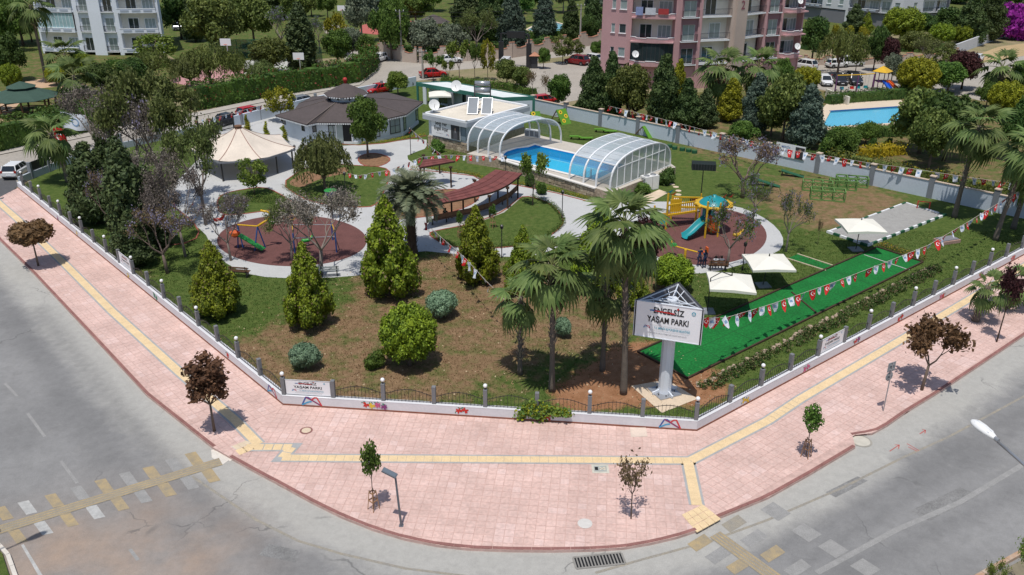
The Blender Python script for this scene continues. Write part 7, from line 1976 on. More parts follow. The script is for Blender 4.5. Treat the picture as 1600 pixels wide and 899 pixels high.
def flagmesh(seed,red):
 rr=random.Random(seed);w,h=.26,.38;g=MB();k=5;a1=rr.uniform(-.05,.05);a2=rr.uniform(.02,.07);tw=rr.uniform(-.12,.12);tap=rr.uniform(.45,1.0)
 def P(u,v):return(w*(u-.5)*(1-(1-tap)*v)+tw*v*v,a1*v+a2*math.sin(v*4+u*3)*v,-h*v)
 for j in range(k):
  v0,v1=j/k,(j+1)/k
  for i in range(2):g.add([P(i/2,v1),P((i+1)/2,v1),P((i+1)/2,v0),P(i/2,v0)],[(0,1,2,3)])
 if red:
  for s in(-1,1):
   n=10;c=[]
   for q in range(n+1):a=.65+(math.tau-1.3)*q/n;c.append((.07*math.cos(a),.07*math.sin(a),.05*math.cos(a*1.0)+.018,.055*math.sin(a)))
   for q in range(n):
    o4=[(c[q][0],c[q][1]),(c[q+1][0],c[q+1][1]),(c[q+1][2],c[q+1][3]),(c[q][2],c[q][3])]
    vs=[];
    for x,z in o4:pp_=P(.5+x/w,.38-z/h);vs.append((pp_[0],pp_[1]+s*.006,pp_[2]))
    g.add(vs,[(0,1,2,3)],1)
   vs=[]
   for q in range(10):rr2=.032 if q%2==0 else .013;a=math.tau*q/10;x,z=.075+rr2*math.cos(a),rr2*math.sin(a);pp_=P(.5+x/w,.38-z/h);vs.append((pp_[0],pp_[1]+s*.006,pp_[2]))
   g.add(vs,[tuple(range(10))],1)
 else:
  for s in(-1,1):
   vs=[]
   for x,z in((-.06,-.05),(.06,-.05),(.06,.05),(-.06,.05)):pp_=P(.5+x/w,.42-z/h);vs.append((pp_[0],pp_[1]+s*.006,pp_[2]))
   g.add(vs,[(0,1,2,3)],1)
 return g.mesh('flag',[m_fr if red else m_fw,m_fst if red else m_fem])
FR=[flagmesh(i,True)for i in range(4)];FWt=[flagmesh(i+10,False)for i in range(4)]
def bunting(label,pts,step=.62,sc=1.0,seed=0):
 """pts: (px, py, height) along the string"""
 P=[G(x,y,z)for x,y,z in pts];P=[Vector(p)for p in P];t=thing('bunting',label,'bunting',P[0]);o=P[0];rr=random.Random(seed)
 g=MB();g.tube([p-o for p in P],.012,4);obj('string',g,m_string,t)
 k=0
 for a,b in zip(P[:-1],P[1:]):
  n=max(1,round((b-a).length/step));th=math.atan2((b-a).y,(b-a).x)
  for i in range(n):
   p=a.lerp(b,(i+.5)/n)-o;me=FR[rr.randrange(4)]if k%2==0 else FWt[rr.randrange(4)];k+=1
   if rr.random()<.05:continue
   link('flag',me,t,loc=p,rot=(rr.uniform(-.5,.5),rr.uniform(-.25,.25),th+rr.uniform(-.5,.5)),sc=sc*rr.uniform(.8,1.15))
 return t
bunting('flag string sagging from the name sign over the green turf',[(1098,498,3.9),(1135,497,2.9),(1205,476,2.1),(1297,444,1.9),(1375,414,2.0),(1450,384,2.3),(1515,346,2.7),(1560,318,3.0),(1600,295,3.2)],.72,1.5,1)
bunting('flag string running from the date palm down over the near lawn',[(663,347,2.5),(690,372,2.45),(725,402,2.4),(757,437,2.4),(792,472,2.45),(822,492,2.6)],.58,1.25,2)
bunting('flag string between the lamp and the corner of the stone base',[(641,202,2.4),(655,214,2.3),(672,229,2.2),(690,243,2.2)],.5,1.0,3)
bunting('straight flag string across the lawn above the long pergola',[(575,272,2.0),(610,266,2.0),(660,246,2.3),(701,243,2.3),(740,244,2.3),(790,245,2.4)],.62,1.25,4)
bunting('flag string along the far wall behind the arch cover',[(950,166,2.5),(1000,178,2.2),(1052,191,2.1),(1089,201,2.1),(1130,211,2.2),(1180,222,2.3),(1240,236,2.3)],.66,1.6,5)
bunting('flag string over the right part of the far wall before the hedge',[(1240,236,2.3),(1291,244,2.2),(1350,254,2.3),(1430,265,2.1),(1515,278,2.2),(1590,288,2.3),(1650,298,2.4)],.66,1.6,6)
bunting('flag string over the sliding gate on the back street',[(300,190,2.0),(331,185,1.9),(366,177,1.9),(412,164,1.9)],.7,1.2,7)
bunting('flag string between the bare trees on the left island',[(262,318,2.0),(300,312,2.0),(341,345,1.8),(372,360,1.9)],.8,1.0,8)
bunting('flag string with drooping flags behind the left play surface',[(541,271,2.2),(560,275,1.9),(575,273,2.0)],.5,1.0,9)
for nm,lab,px,w,h,z,mt,mk in(('large_flag','large white printed flag hanging by the ivy-clad palm',(126,232),2.4,1.6,2.0,m_fw,m_fem),('large_flag','large red flag with a white crescent partly behind the ivy-clad palm',(101,247),1.1,1.7,1.2,m_fr,m_fst)):
 p=G(*px);t=thing(nm,lab,'flag',(p.x,p.y,0),.1)
 g=MB();N=8
 def P(u,v):return(w*(u-.5),.18*math.sin(u*5+v*2)*(.3+u),z+h*(1-v)-.35*u*(1 if mk is m_fem else .2)+.05*math.sin(u*9))
 g.add([P(i/N,j/4)for j in range(5)for i in range(N+1)],[((j+1)*(N+1)+i,(j+1)*(N+1)+i+1,j*(N+1)+i+1,j*(N+1)+i)for j in range(4)for i in range(N)]);obj('cloth',g,mt,t,smooth=True)
 g=MB()
 n=16
 for q in range(n):
  if mk is m_fst and(q<2 or q>13):continue
  a,b_=math.tau*q/n,math.tau*(q+1)/n;vs=[]
  for r_,aa in((.30,a),(.30,b_),(.21,b_),(.21,a)):u,v=.5+r_*math.cos(aa)/w*1.3,.5+r_*math.sin(aa)/h*1.3;x,y,zz=P(u,v);vs.append((x,y-.03,zz))
  g.add(vs,[(0,1,2,3)])
 obj('printed_emblem',g,mk,t)
 g=MB();g.tube([(-w/2,0,0),(-w/2,0,z+h+.1)],.03,6);obj('pole',g,m_steel,t)
q=FW[6].lerp(FW[7],.45);nn_=Vector((fdir.y,-fdir.x,0)).normalized()
t=thing('event_banner','white printed banner with a portrait above the far wall, behind jacaranda','banner',(q.x+nn_.x*.15,q.y+nn_.y*.15,1.0),math.atan2(fdir.y,fdir.x))
g=MB();g.box((0,0,.55),(2.9,.03,1.25));obj('cloth',g,m_board,t);g=MB();g.box((.95,-.02,.5),(.9,.012,1.1));obj('portrait_panel',g,MATS['portrait_dark'],t);g=MB();g.lathe([(.16,0),(.16,.01)],n=12);obj('face',g,MATS['skin_print'],t,loc=(.95,-.032,.72),rot=(math.pi/2,0,0))
for s_,z_ in(('MERSİN',.75),('BÜYÜKŞEHİR',.4)):me=text(s_,.30,.01);stick('lettering',me,m_tblue,t,(-.45,-.02,z_),math.pi/2,0,(.8,1,1))
def bench(label,px,py,rz,mt=None):
 t=thing('park_bench',label,'bench',G(px,py),rz)
 g=MB()
 for y in(-.16,0,.16):g.box((0,y,.40),(1.3,.12,.04))
 obj('seat',g,mt or m_timberp,t);g=MB()
 for z in(.58,.74):g.box((0,.26,z),(1.3,.03,.11))
 obj('backrest',g,mt or m_timberp,t)
 for s in(-1,1):g=MB();g.box((s*.5,0,.19),(.05,.4,.38));g.bar((s*.5,.22,.38),(s*.5,.28,.82),.05);g.bar((s*.5,-.2,.55),(s*.5,.24,.55),.05);obj('leg',g,m_black,t)
bench('timber bench on the rim of the left play surface behind the middle thuja',515,432,3.3,M('pale_bench_slats',(.42,.44,.45),.7,.1))
bench('timber bench with black sides left of the left play surface rim',376,433,3.0)
bench('bench at the near rim of the right play surface where two people sit',1121,423,3.1)
h=HT(520,343,298);t=thing('ball_funnel','blue and red funnel basket on a pole behind the left play surface','play basket',G(520,343))
g=MB();g.tube([(0,0,0),(0,0,h-.8)],.07,8);obj('pole',g,m_lp,t)
m_pb=M('play_blue',(.02,.09,.30),.4,.08,spec=.5);m_pr=M('play_red',(.50,.03,.02),.4,.08,spec=.5);m_py=M('play_yellow',(.66,.40,.02),.4,.06,spec=.5);m_pt=M('play_turquoise',(.012,.25,.28),.35,.06,spec=.5);m_po=M('play_orange',(.62,.12,.02),.4,.06,spec=.5);m_pg=M('play_green',(.03,.28,.05),.4,.06,spec=.5);m_pp=M('play_purple',(.14,.05,.14),.4,.08)
g=MB();g.lathe([(.10,h-.85),(.36,h-.35),(.46,h-.02),(.40,h-.02),(.30,h-.35)],n=16);obj('funnel',g,m_pb,t)
g=MB();g.lathe([(.46,h-.03),(.49,h),(.46,h+.03),(.40,h+.03),(.38,h-.01)],n=16);obj('rim',g,m_pg,t)
g=MB();g.lathe([(.34,h-.22),(.36,h-.2)],n=16);obj('inner_disc',g,m_pr,t)
h=HT(1094,322,268);t=thing('shade_box','black mesh box raised on a thin pole behind the playground','speaker box',G(1094,318),-.15)
g=MB();g.tube([(0,0,0),(0,0,h)],.04,6);obj('pole',g,m_black,t)
g=MB();g.box((0,0,h+.25),(1.9,1.1,.5));obj('box',g,M('black_mesh',(.014,.022,.020),.8,.15),t)
g=MB()
for k in range(9):g.box((-.9+.225*k,-.56,h+.25),(.03,.02,.5))
obj('slats',g,m_rail,t)
# ---- playground tower with bridge and slide
def at(px,py):return G(px,py)
t=thing('playground_tower','yellow, turquoise and orange playground tower with bridge and slide on the right play surface','playground',at(1100,365));o=Vector((t.location.x,t.location.y,0))
def post(px,py,top,mt=m_py,r=.075,cap=None):
 p=at(px,py)-o;h=HT(px,py,top);g=MB();g.tube([(p.x,p.y,0),(p.x,p.y,h)],r,8);obj('post',g,mt,t);return p,h
p1,h1=post(1040,359,302);p2,h2=post(1048,345,306);p3,h3=post(1086,352,316);p4,h4=post(1101,373,316);p5,h5=post(1092,346,313);p6,h6=post(1124,352,316)
post(1121,371,318);post(1021,350,322);post(1023,361,328)
c=(p4+p5+p6+p3)/4;fz=1.05
def deck(a,b,w,mt,name='deck',z=fz):
 g=MB();g.bar(Vector((a.x,a.y,z)),Vector((b.x,b.y,z)),w,.08);return obj(name,g,mt,t)
a=(p1+p2)/2;b=(p3+p5)/2
deck(a,b,.75,M('play_deck_grey',(.25,.25,.25),.7,.1),'bridge_deck')
for(qa,qb)in((p1,p3),(p2,p5)):
 nB=14;g=MB();g.bar(Vector((qa.x,qa.y,fz+.85)),Vector((qb.x,qb.y,fz+.85)),.10);g.bar(Vector((qa.x,qa.y,fz+.06)),Vector((qb.x,qb.y,fz+.06)),.14);obj('bridge_rail',g,m_py,t)
 for k in range(nB):q=qa.lerp(qb,(k+.5)/nB);g=MB();g.tube([(q.x,q.y,fz+.08),(q.x,q.y,fz+.85)],.026,4);obj('baluster',g,m_py,t)
cc=(p4+p6)/2*.5+(p3+p5)/2*.5;cc=Vector((cc.x,cc.y,0));cc=(p4+p5+p6)/3;cc=Vector((at(1111,362)-o).to_tuple())
g=MB();g.box((cc.x,cc.y,fz),(1.35,1.25,.1),rz=.3);obj('tower_deck',g,MATS['play_deck_grey'],t)
hz=HT(1111,362,319)
g=MB();g.lathe([(1.16,hz),(1.09,hz+.10),(.86,hz+.32),(.5,hz+.50),(.18,hz+.57),(.14,hz+.68),(.02,hz+.7)],(cc.x,cc.y,0),16);obj('dome_roof',g,m_pt,t,smooth=True)
g=MB();g.lathe([(1.08,hz-.06),(1.36,hz-.04),(1.42,hz+.06),(1.2,hz+.12),(1.08,hz+.06)],(cc.x,cc.y,0),18)
for k in range(12):a_=math.tau*k/12;g.sphere((cc.x+1.33*math.cos(a_),cc.y+1.33*math.sin(a_),hz-.03),.15,6,4)
obj('dome_rim',g,m_py,t,smooth=True)
for px,py in((1101,373),(1124,352),(1092,346),(1121,371)):
 q=at(px,py)-o;g=MB();g.tube([(q.x,q.y,0),(q.x,q.y,hz+.05)],.055,8);obj('tower_post',g,m_py,t)
s0=at(1093,372)-o;s1=at(1069,376)-o;d=(s1-s0);d=Vector((s1.x-s0.x,s1.y-s0.y,0));
top_=Vector((cc.x-.45,cc.y-.55,fz+.05));bot_=Vector((s1.x,s1.y,.16));N=9;g=MB();pr=[]
e_=(bot_-top_);pn_=Vector((-e_.y,e_.x,0)).normalized()
for k in range(N+1):
 s=k/N;z=top_.z+(bot_.z-top_.z)*(s*s*(3-2*s)*.9+s*.1);q=top_.lerp(bot_,s);q=Vector((q.x,q.y,z));row=[q+pn_*w+Vector((0,0,zz))for w,zz in((-.40,.28),(-.33,.25),(-.27,.0),(0,-.04),(.27,.0),(.33,.25),(.40,.28))];pr.append(row)
g.add([v for r_ in pr for v in r_],[(i*7+j,(i+1)*7+j,(i+1)*7+j+1,i*7+j+1)for i in range(N)for j in range(6)]+[(i*7+j+1,(i+1)*7+j+1,(i+1)*7+j,i*7+j)for i in range(0)for j in range(6)]);obj('slide',g,m_pt,t,smooth=True)
g=MB();q=top_;g.box((q.x,q.y,fz+.62),(.10,1.15,1.35),rz=math.atan2(e_.y,e_.x));g.lathe([(.45,fz+.05),(.45,fz+1.1)],(q.x-.03,q.y+.02,0),10)if False else None;obj('slide_arch',g,m_pt,t)
g=MB();g.box((q.x+e_.normalized().x*.05,q.y+e_.normalized().y*.05,fz+.50),(.06,.5,.75),rz=math.atan2(e_.y,e_.x));obj('slide_opening',g,m_dark,t)
q=at(1110,366)-o;g=MB();g.lathe([(.36,.25),(.42,.6),(.38,.9),(.42,1.2),(.36,1.55)],(q.x+.1,q.y-.1,0),12);obj('spiral_tube',g,m_po,t,smooth=True)
q=at(1122,362)-o;g=MB();g.box((q.x+.1,q.y,fz+.5),(.06,.8,.8),rz=.3);obj('side_panel',g,m_po,t)
q=at(1044,352)-o;g=MB();g.box((q.x+.45,q.y-.1,fz+.5),(.9,.06,1.1),rz=.15);obj('side_panel',g,m_py,t)
q=at(1028,356)-o;g=MB();g.box((q.x+.1,q.y,.9),(.8,.06,.5));obj('climbing_panel',g,m_py,t);g=MB();g.box((q.x+.25,q.y-.2,.6),(.5,.5,.35),top=.7);obj('climbing_step',g,m_pt,t)
def vane(p,h,mt,w=.42):
 g=MB();g.add([(p.x-w*.5,p.y,h),(p.x,p.y-.04,h+.10),(p.x+w*.6,p.y,h+.28),(p.x+w*.2,p.y,h-.02),(p.x,p.y+.04,h+.06)],[(0,3,2,1),(0,1,4),(1,2,4),(2,3,4),(3,0,4)]);obj('top_vane',g,mt,t)
vane(p1,h1,m_pt,.7);vane(p2,h2+.05,m_po,.5);vane(p5+Vector((-.5,0,0)),h5-.05,m_pr,.6);vane(at(1126,352)-o,2.2,m_pr,.4);vane(at(1136,356)-o,2.4,m_pr,.4)
t=thing('seesaw','yellow seesaw with green and orange seats on the right play surface','seesaw',at(1070,405));o=Vector((t.location.x,t.location.y,0))
a=at(1050,400)-o;b=at(1097,410)-o;za,zb=.75,.62
g=MB();g.tube([(a.x,a.y,za),(b.x,b.y,zb)],.055,8);obj('beam',g,m_py,t);g=MB();g.tube([(0,0,0),(0,0,.68)],.09,8);obj('pivot',g,m_py,t)
for q,z,mt,mt2 in((a,za,m_pg,m_py),(b,zb,m_po,m_py)):
 g=MB();g.box((q.x,q.y,z+.08),(.55,.38,.14),rz=.2,top=.8);g.box((q.x+(.25 if q is a else-.25)*-1,q.y,z+.28),(.1,.34,.4),rz=.2);s_=obj('seat',g,mt,t);g=MB();g.tube([(q.x-.1,q.y-.2,z+.3),(q.x-.1,q.y+.2,z+.3)],.025,6);obj('handle',g,mt2,s_)
for lab,px,py,mt in(('yellow spring rider at the right rim of the right play surface',1152,376,m_py),('green and yellow spring rider on the left play surface',481,385,m_pg),('red spring rider at the left tip of the left play surface',343,352,m_pr)):
 t=thing('spring_rider',lab,'spring rider',at(px,py),.4);g=MB();g.tube([(.09*math.cos(k),.09*math.sin(k),.02+.018*k)for k in range(20)],.02,5);obj('spring',g,m_lp,t)
 g=MB();g.tube([(-.4,0,.5),(-.2,0,.42),(.2,0,.45),(.42,0,.72),(.5,0,.78)],[.10,.15,.14,.10,.06],8);b_=obj('rider_body',g,mt,t,smooth=True);g=MB();g.tube([(.25,-.2,.68),(.25,.2,.68)],.025,6);obj('handle',g,m_py,b_)
t=thing('climbing_set','swing frame with orange basket and green chute on the left play surface','climbing frame',at(385,385));o=Vector((t.location.x,t.location.y,0))
for a,b,m1 in(((372,388),(380,388),m_pb),((398,393),(415,388),m_pb)):
 mid=(at(*a)+at(*b))/2-o;hh=1.75
 for q in(a,b):g=MB();p=at(*q)-o;g.tube([(p.x,p.y,0),(mid.x,mid.y,hh)],.05,6);obj('leg',g,m1,t)
ma=(at(372,388)+at(380,388))/2-o;mb_=(at(398,393)+at(415,388))/2-o;g=MB();g.tube([(ma.x,ma.y,1.75),(mb_.x,mb_.y,1.75)],.055,8);obj('beam',g,m_py,t)
g=MB();g.tube([(mb_.x,mb_.y,1.75),(mb_.x+.5,mb_.y+.4,2.0),(mb_.x+.9,mb_.y+.6,2.3),(mb_.x+.7,mb_.y+.6,2.6),(mb_.x+.2,mb_.y+.5,2.75)],.08,8);obj('bent_tube',g,m_py,t,smooth=True)
g=MB();g.lathe([(.12,.55),(.36,.75),(.36,.95)],(ma.x-.25,ma.y-.1,.3),10);obj('basket_seat',g,m_po,t)
g=MB();g.bar((ma.x+.15,ma.y-.3,1.1),(mb_.x+.4,mb_.y-.5,.2),.45,.08);obj('chute',g,m_pg,t);g=MB();g.sphere((mb_.x+.9,mb_.y+.6,1.9),.24,8,5);obj('green_ball',g,m_pg,t)
t=thing('parallel_bars','grey parallel bars with blue posts and yellow hoop on the left play surface','exercise frame',at(490,392));o=Vector((t.location.x,t.location.y,0))
Pq=[at(461,398)-o,at(459,376)-o,at(526,395)-o,at(520,376)-o]
for p in Pq:g=MB();g.tube([(p.x,p.y,0),(p.x,p.y,1.55)],.055,6);obj('post',g,m_pb,t)
for a,b in((0,2),(1,3)):g=MB();g.tube([(Pq[a].x,Pq[a].y,1.2),(Pq[b].x,Pq[b].y,1.2)],.03,6);obj('bar',g,m_steel,t)
for a,b in((0,1),(2,3)):g=MB();g.tube([(Pq[a].x,Pq[a].y,1.5),(Pq[b].x,Pq[b].y,1.5)],.03,6);obj('cross_bar',g,m_py,t)
g=MB();n=14;g.tube([(Pq[1].x+.25*math.cos(math.tau*k/n),Pq[1].y,1.8+.25*math.sin(math.tau*k/n))for k in range(n+1)],.03,5,cap=False);obj('hoop',g,m_py,t)
m_gf=M('frame_green',(.13,.25,.07),.6,.1)
def trussbox(label,px,py,L_,W_,H_,rz):
 t=thing('green_frame',label,'exercise frame',at(px,py),rz);X=[-L_/2,-L_/6,L_/6,L_/2]
 for s in(-1,1):
  for z in(.04,H_):g=MB();g.bar((-L_/2,s*W_/2,z),(L_/2,s*W_/2,z),.09);obj('rail',g,m_gf,t)
 for x in X:
  g=MB()
  for s in(-1,1):g.bar((x,s*W_/2,.05),(x,s*W_/2,H_-.02),.08)
  g.bar((x,-W_/2,H_-.01),(x,W_/2,H_-.01),.075);g.bar((x,-W_/2,.06),(x,W_/2,.06),.07);obj('rib',g,m_gf,t)
 g=MB()
 for x0,x1 in zip(X[:-1],X[1:]):
  for s in(-1,1):g.bar((x0,s*W_/2,.06),(x1,s*W_/2,H_-.03),.05);g.bar((x1,s*W_/2+.012,.06),(x0,s*W_/2+.012,H_-.03),.045)
 obj('braces',g,m_gf,t)
trussbox('green timber frame of crossed bars nearest the grey court',1292,312,2.7,1.0,.85,-.25)
trussbox('green crossed-bar frame on the dry lawn at the left rear',1276,298,2.4,.9,.8,-.28)
trussbox('green crossed-bar frame close under the far wall',1330,291,2.6,.9,.8,-.25)
trussbox('green crossed-bar frame in the middle of the four',1316,296,2.2,.8,.8,-.2)
m_sf=M('sunflower_yellow',(.68,.48,.03),.6,.08);m_gb=M('grass_green_board',(.10,.26,.025),.65,.08)
for lab,px,py,rz in(('low green balance beam with a kink, nearer the arch cover',908,219,-.2),('low green balance beam nearer the far wall',946,208,-.25)):
 t=thing('balance_beam',lab,'balance beam',at(px,py),rz)
 for k,(x0,z0,x1,z1)in enumerate(((-1.2,.30,-.3,.34),(-.3,.34,.1,.20),(.1,.20,1.2,.26))):g=MB();g.bar((x0,0,z0),(x1,0,z1),.45,.09);obj('board',g,m_gb,t)
 for x in(-1.0,-.2,.3,1.0):g=MB();g.box((x,0,.11),(.12,.3,.22));obj('leg',g,m_timber,t)
for k,(px,py,lab)in enumerate(((1046,231,'dark green stepping block nearest the arch cover in the row'),(1054,234,'second dark green stepping block from the arch cover'),(1066,236,'middle dark green stepping block of the row of five'),(1076,238,'dark green stepping block second from the right end of the row'),(1085,240,'dark green stepping block at the right end of the row'))):
 t=thing('stepping_block',lab,'stepping block',at(px,py),0,'dark stepping blocks in a row on the lawn');g=MB();g.lathe([(.28,0),(.28,.28),(.26,.30)],n=10);obj('block',g,m_kg,t);g=MB();g.lathe([(.25,.30),(.24,.33)],n=10);obj('top_pad',g,M('block_top',(.05,.12,.04),.7,.1),t)
def ramp(label,px,py,rz,w=1.3,L_=1.8,h=1.5,fl=3):
 t=thing('climbing_ramp',label,'climbing ramp',at(px,py),rz)
 g=MB();g.bar((0,0,h),(L_*.55,0,0),w,.08,up=(0,1,0))if False else g.add([(0,-w/2,h),(L_*.6,-w/2,0),(L_*.6,w/2,0),(0,w/2,h),(-.08,-w/2,h-.04),(L_*.6-.08,-w/2,-.04),(L_*.6-.08,w/2,-.04),(-.08,w/2,h-.04)],[(0,1,2,3),(7,6,5,4),(0,4,5,1),(2,6,7,3),(3,7,4,0)])
 obj('board',g,m_gb,t)
 for s in(-1,1):g=MB();g.bar((0,s*w*.45,h-.03),(-L_*.6,s*w*.45,0),.08);obj('strut',g,m_timberp,t)
 g=MB();[g.bar((-L_*.6*k,-w*.45,h*(1-k)),(-L_*.6*k,w*.45,h*(1-k)),.05)for k in(.25,.5,.75)];obj('rungs',g,m_timberp,t)
 sl=math.atan2(h,L_*.6)
 for k in range(fl):
  u=.2+.28*k;y=(-.25,.28,-.2)[k];p=Vector((L_*.6*u,y,h*(1-u)))
  g=MB();g.lathe([(.24,.01),(.24,.02)],n=12);f_=obj('sunflower',g,m_sf,t,loc=p,rot=(0,sl,0));g=MB();g.lathe([(.10,.025),(.10,.03)],n=8);obj('flower_centre',g,m_timber,f_)
ramp('green climbing ramp painted with sunflowers close to the white building',876,192,-.95,fl=3)
ramp('green painted ramp behind the right arch cover',1008,213,-.9,1.0,1.7,1.1,0)
ramp('green sunflower board beside the left arch cover',836,190,-1.3,1.1,1.0,1.1,1)
for lab,px,py in(('dark green sloping board on the lawn under the bare jacaranda',1238,276),('dark green sloping board partly hidden by the lilac jacaranda',1200,291)):
 t=thing('sloping_board',lab,'exercise board',at(px,py),-.35);g=MB();g.add([(-1,-.3,.5),(1,-.3,.05),(1,.3,.05),(-1,.3,.5),(-1,-.3,.42),(1,-.3,0),(1,.3,0),(-1,.3,.42)],[(0,1,2,3),(0,4,5,1),(2,6,7,3),(3,7,4,0),(1,5,6,2)]);obj('board',g,m_kg,t);[obj('leg',MB().box((-.9,s*.25,.22),(.08,.08,.42)),m_timber,t)for s in(-1,1)]
t=thing('scoring_rack','small red rail rack at the far end of the grey court','rack',at(1442,327),-.3);[obj('post',MB().box((x,0,.32),(.08,.08,.64)),m_pr,t)for x in(-.45,.45)];obj('rail',MB().box((0,0,.6),(.86,.06,.06)),m_pr,t)
t=thing('water_meter_box','low pinkish concrete box with dark lid on the lawn near the court','box',at(1479,379),.35);obj('kerb_body',MB().box((0,0,.12),(1.7,.9,.24)),M('pinkish_concrete',(.42,.27,.22),.85,.1),t);obj('lid',MB().box((0,.02,.27),(1.5,.75,.06)),m_dg,t)
for k,(px,py)in enumerate(((1056,311),(1060,305),(1060,299),(1056,293),(1050,289))):
 t=thing('stepping_stone','flat pale stepping stone between the bush and the playground lawn','stepping stone',at(px,py),.2*k,'stepping stones by the trimmed bush');g=MB();g.lathe([(.27,0),(.26,.03),(.22,.035)],n=7);me=g.mesh('stepping_stone',m_stone);bpy.data.objects.remove(t);o_=link('stepping_stone',me,None,loc=at(px,py),rot=(0,0,k));tag(o_,('stepping stone nearest the white machine slab','second stepping stone up from the machine slab','middle stepping stone beside the trimmed bush','stepping stone second from the top of the curve','farthest stepping stone behind the trimmed bush')[k],'stepping stone','stepping stones by the trimmed bush')
# ---- people
m_skin=M('skin',(.36,.21,.145),.6,.05)
def person(label,loc,rz,pose='stand',shirt=(.03,.05,.12),pants=(.02,.03,.07),h=1.42,hairc=(.02,.015,.012),long_hair=False):
 k=h/1.72;J={}
 if pose=='stand':J=dict(hip=(0,0,.95),chest=(0,-.01,1.30),neck=(0,0,1.47),head=(0,-.02,1.56),ht=(0,-.01,1.70),sl=(-.19,0,1.40),sr=(.19,0,1.40),el=(-.26,.02,1.12),er=(.25,-.05,1.13),wl=(-.27,-.08,.88),wr=(.17,-.25,1.05),hl=(-.10,0,.90),hr=(.10,0,.90),kl=(-.11,-.02,.50),kr=(.12,-.04,.50),al=(-.12,.03,.09),ar=(.14,.0,.09),fl=(-.13,-.13,.04),fr=(.16,-.16,.04))
 else:J=dict(hip=(0,0,.52),chest=(0,-.02,.88),neck=(0,-.03,1.06),head=(0,-.06,1.15),ht=(0,-.06,1.29),sl=(-.19,-.02,.99),sr=(.19,-.02,.99),el=(-.25,-.10,.74),er=(.25,-.10,.74),wl=(-.15,-.32,.64),wr=(.15,-.32,.64),hl=(-.10,-.02,.50),hr=(.10,-.02,.50),kl=(-.13,-.44,.50),kr=(.13,-.44,.50),al=(-.13,-.46,.09),ar=(.13,-.42,.09),fl=(-.14,-.60,.04),fr=(.14,-.56,.04))
 rad=dict(hip=.13,chest=.14,neck=.06,head=.088,ht=.07,sl=.06,sr=.06,el=.042,er=.042,wl=.032,wr=.032,hl=.085,hr=.085,kl=.06,kr=.06,al=.04,ar=.04,fl=.035,fr=.035)
 names=list(J);E_=[('hip','chest'),('chest','neck'),('neck','head'),('head','ht'),('chest','sl'),('chest','sr'),('sl','el'),('sr','er'),('el','wl'),('er','wr'),('hip','hl'),('hip','hr'),('hl','kl'),('hr','kr'),('kl','al'),('kr','ar'),('al','fl'),('ar','fr')]
 for s,w in(('l','wl'),('r','wr')):
  W=Vector(J[w]);dirn=(W-Vector(J['e'+s])).normalized();side=dirn.cross(Vector((0,0,1))if abs(dirn.z)<.9 else Vector((0,1,0))).normalized();pm='p'+s
  J[pm]=tuple(W+dirn*.06);rad[pm]=.026;names.append(pm);E_.append((w,pm))
  for i in range(4):
   a=pm+str(i);b=a+'t';J[a]=tuple(Vector(J[pm])+dirn*.035+side*(.022*(i-1.5)));rad[a]=.0095;J[b]=tuple(Vector(J[a])+dirn*(.055+.012*(i in(1,2)))+side.cross(dirn)*.02);rad[b]=.0075;names+=[a,b];E_+=[(pm,a),(a,b)]
  a=pm+'th';J[a]=tuple(W+dirn*.055+side*.045);rad[a]=.010;names.append(a);E_.append((w,a))
 me=bpy.data.meshes.new('body');me.from_pydata([tuple(Vector(J[n])*k)for n in names],[(names.index(a),names.index(b))for a,b in E_],[]);ob=link('body',me)
 sk=ob.modifiers.new('s','SKIN');sv=me.skin_vertices[0].data
 for i,n in enumerate(names):sv[i].radius=(rad[n]*k,rad[n]*k*(.72 if n in('chest','hip')else 1));sv[i].use_root=(n=='hip')
 sb=ob.modifiers.new('u','SUBSURF');sb.levels=1;dg=bpy.context.evaluated_depsgraph_get();dg.update()
 m2=bpy.data.meshes.new_from_object(ob.evaluated_get(dg));bpy.data.objects.remove(ob)
 m2.materials.clear();mats=[m_skin,M('shirt%s'%(shirt,),shirt,.8,.1),M('trousers%s'%(pants,),pants,.8,.1),M('hair%s'%(hairc,),hairc,.7,.2),M('shoe',(.05,.045,.04),.6,.1)]
 for m in mats:m2.materials.append(m)
 hz,nz_,=J['hip'][2]*k,J['neck'][2]*k
 for p in m2.polygons:
  c=p.center;p.use_smooth=True
  if c.z>nz_-.01:p.material_index=3 if(c.z>(J['head'][2]+.035)*k or c.y>.02*k+J['head'][1]*k)else 0
  elif c.z<.09*k:p.material_index=4
  elif(c.z<hz-.02 if pose=='stand' else(c.z<hz+.06 and not(abs(c.x)<.25 and c.z>hz+.1))):p.material_index=2
  elif abs(c.x)>.235*k or(c.y<-.2*k and c.z>hz+.05):p.material_index=0
  else:p.material_index=1
 t=thing('person',label,'person',loc,rz);link('body',m2,t)
 hd=Vector(J['head'])*k;g=MB();g.sphere((0,.014*k,.05*k),.098*k,10,6,sz=.95)
 if long_hair:g.lathe([(.09*k,-.16*k),(.095*k,.02*k)],(0,.05*k,0),8)
 g.v=[(x,max(y,-.06*k),z)for x,y,z in g.v];obj('hair',g,mats[3],t,loc=hd,smooth=True)
 g=MB()
 for s in(-1,1):g.sphere((s*.03*k,-.082*k,.0),.010*k,6,4)
 obj('eyes',g,m_dark,t,loc=hd)
 g=MB();g.add([(0,-.115*k,-.02*k),(-.014*k,-.085*k,-.028*k),(.014*k,-.085*k,-.028*k),(0,-.085*k,.02*k)],[(0,1,2),(0,2,3),(0,3,1)]);obj('nose',g,m_skin,t,loc=hd)
 g=MB();g.box((0,-.083*k,-.048*k),(.038*k,.008*k,.008*k));obj('mouth',g,M('lip',(.30,.10,.08),.6,.05),t,loc=hd)
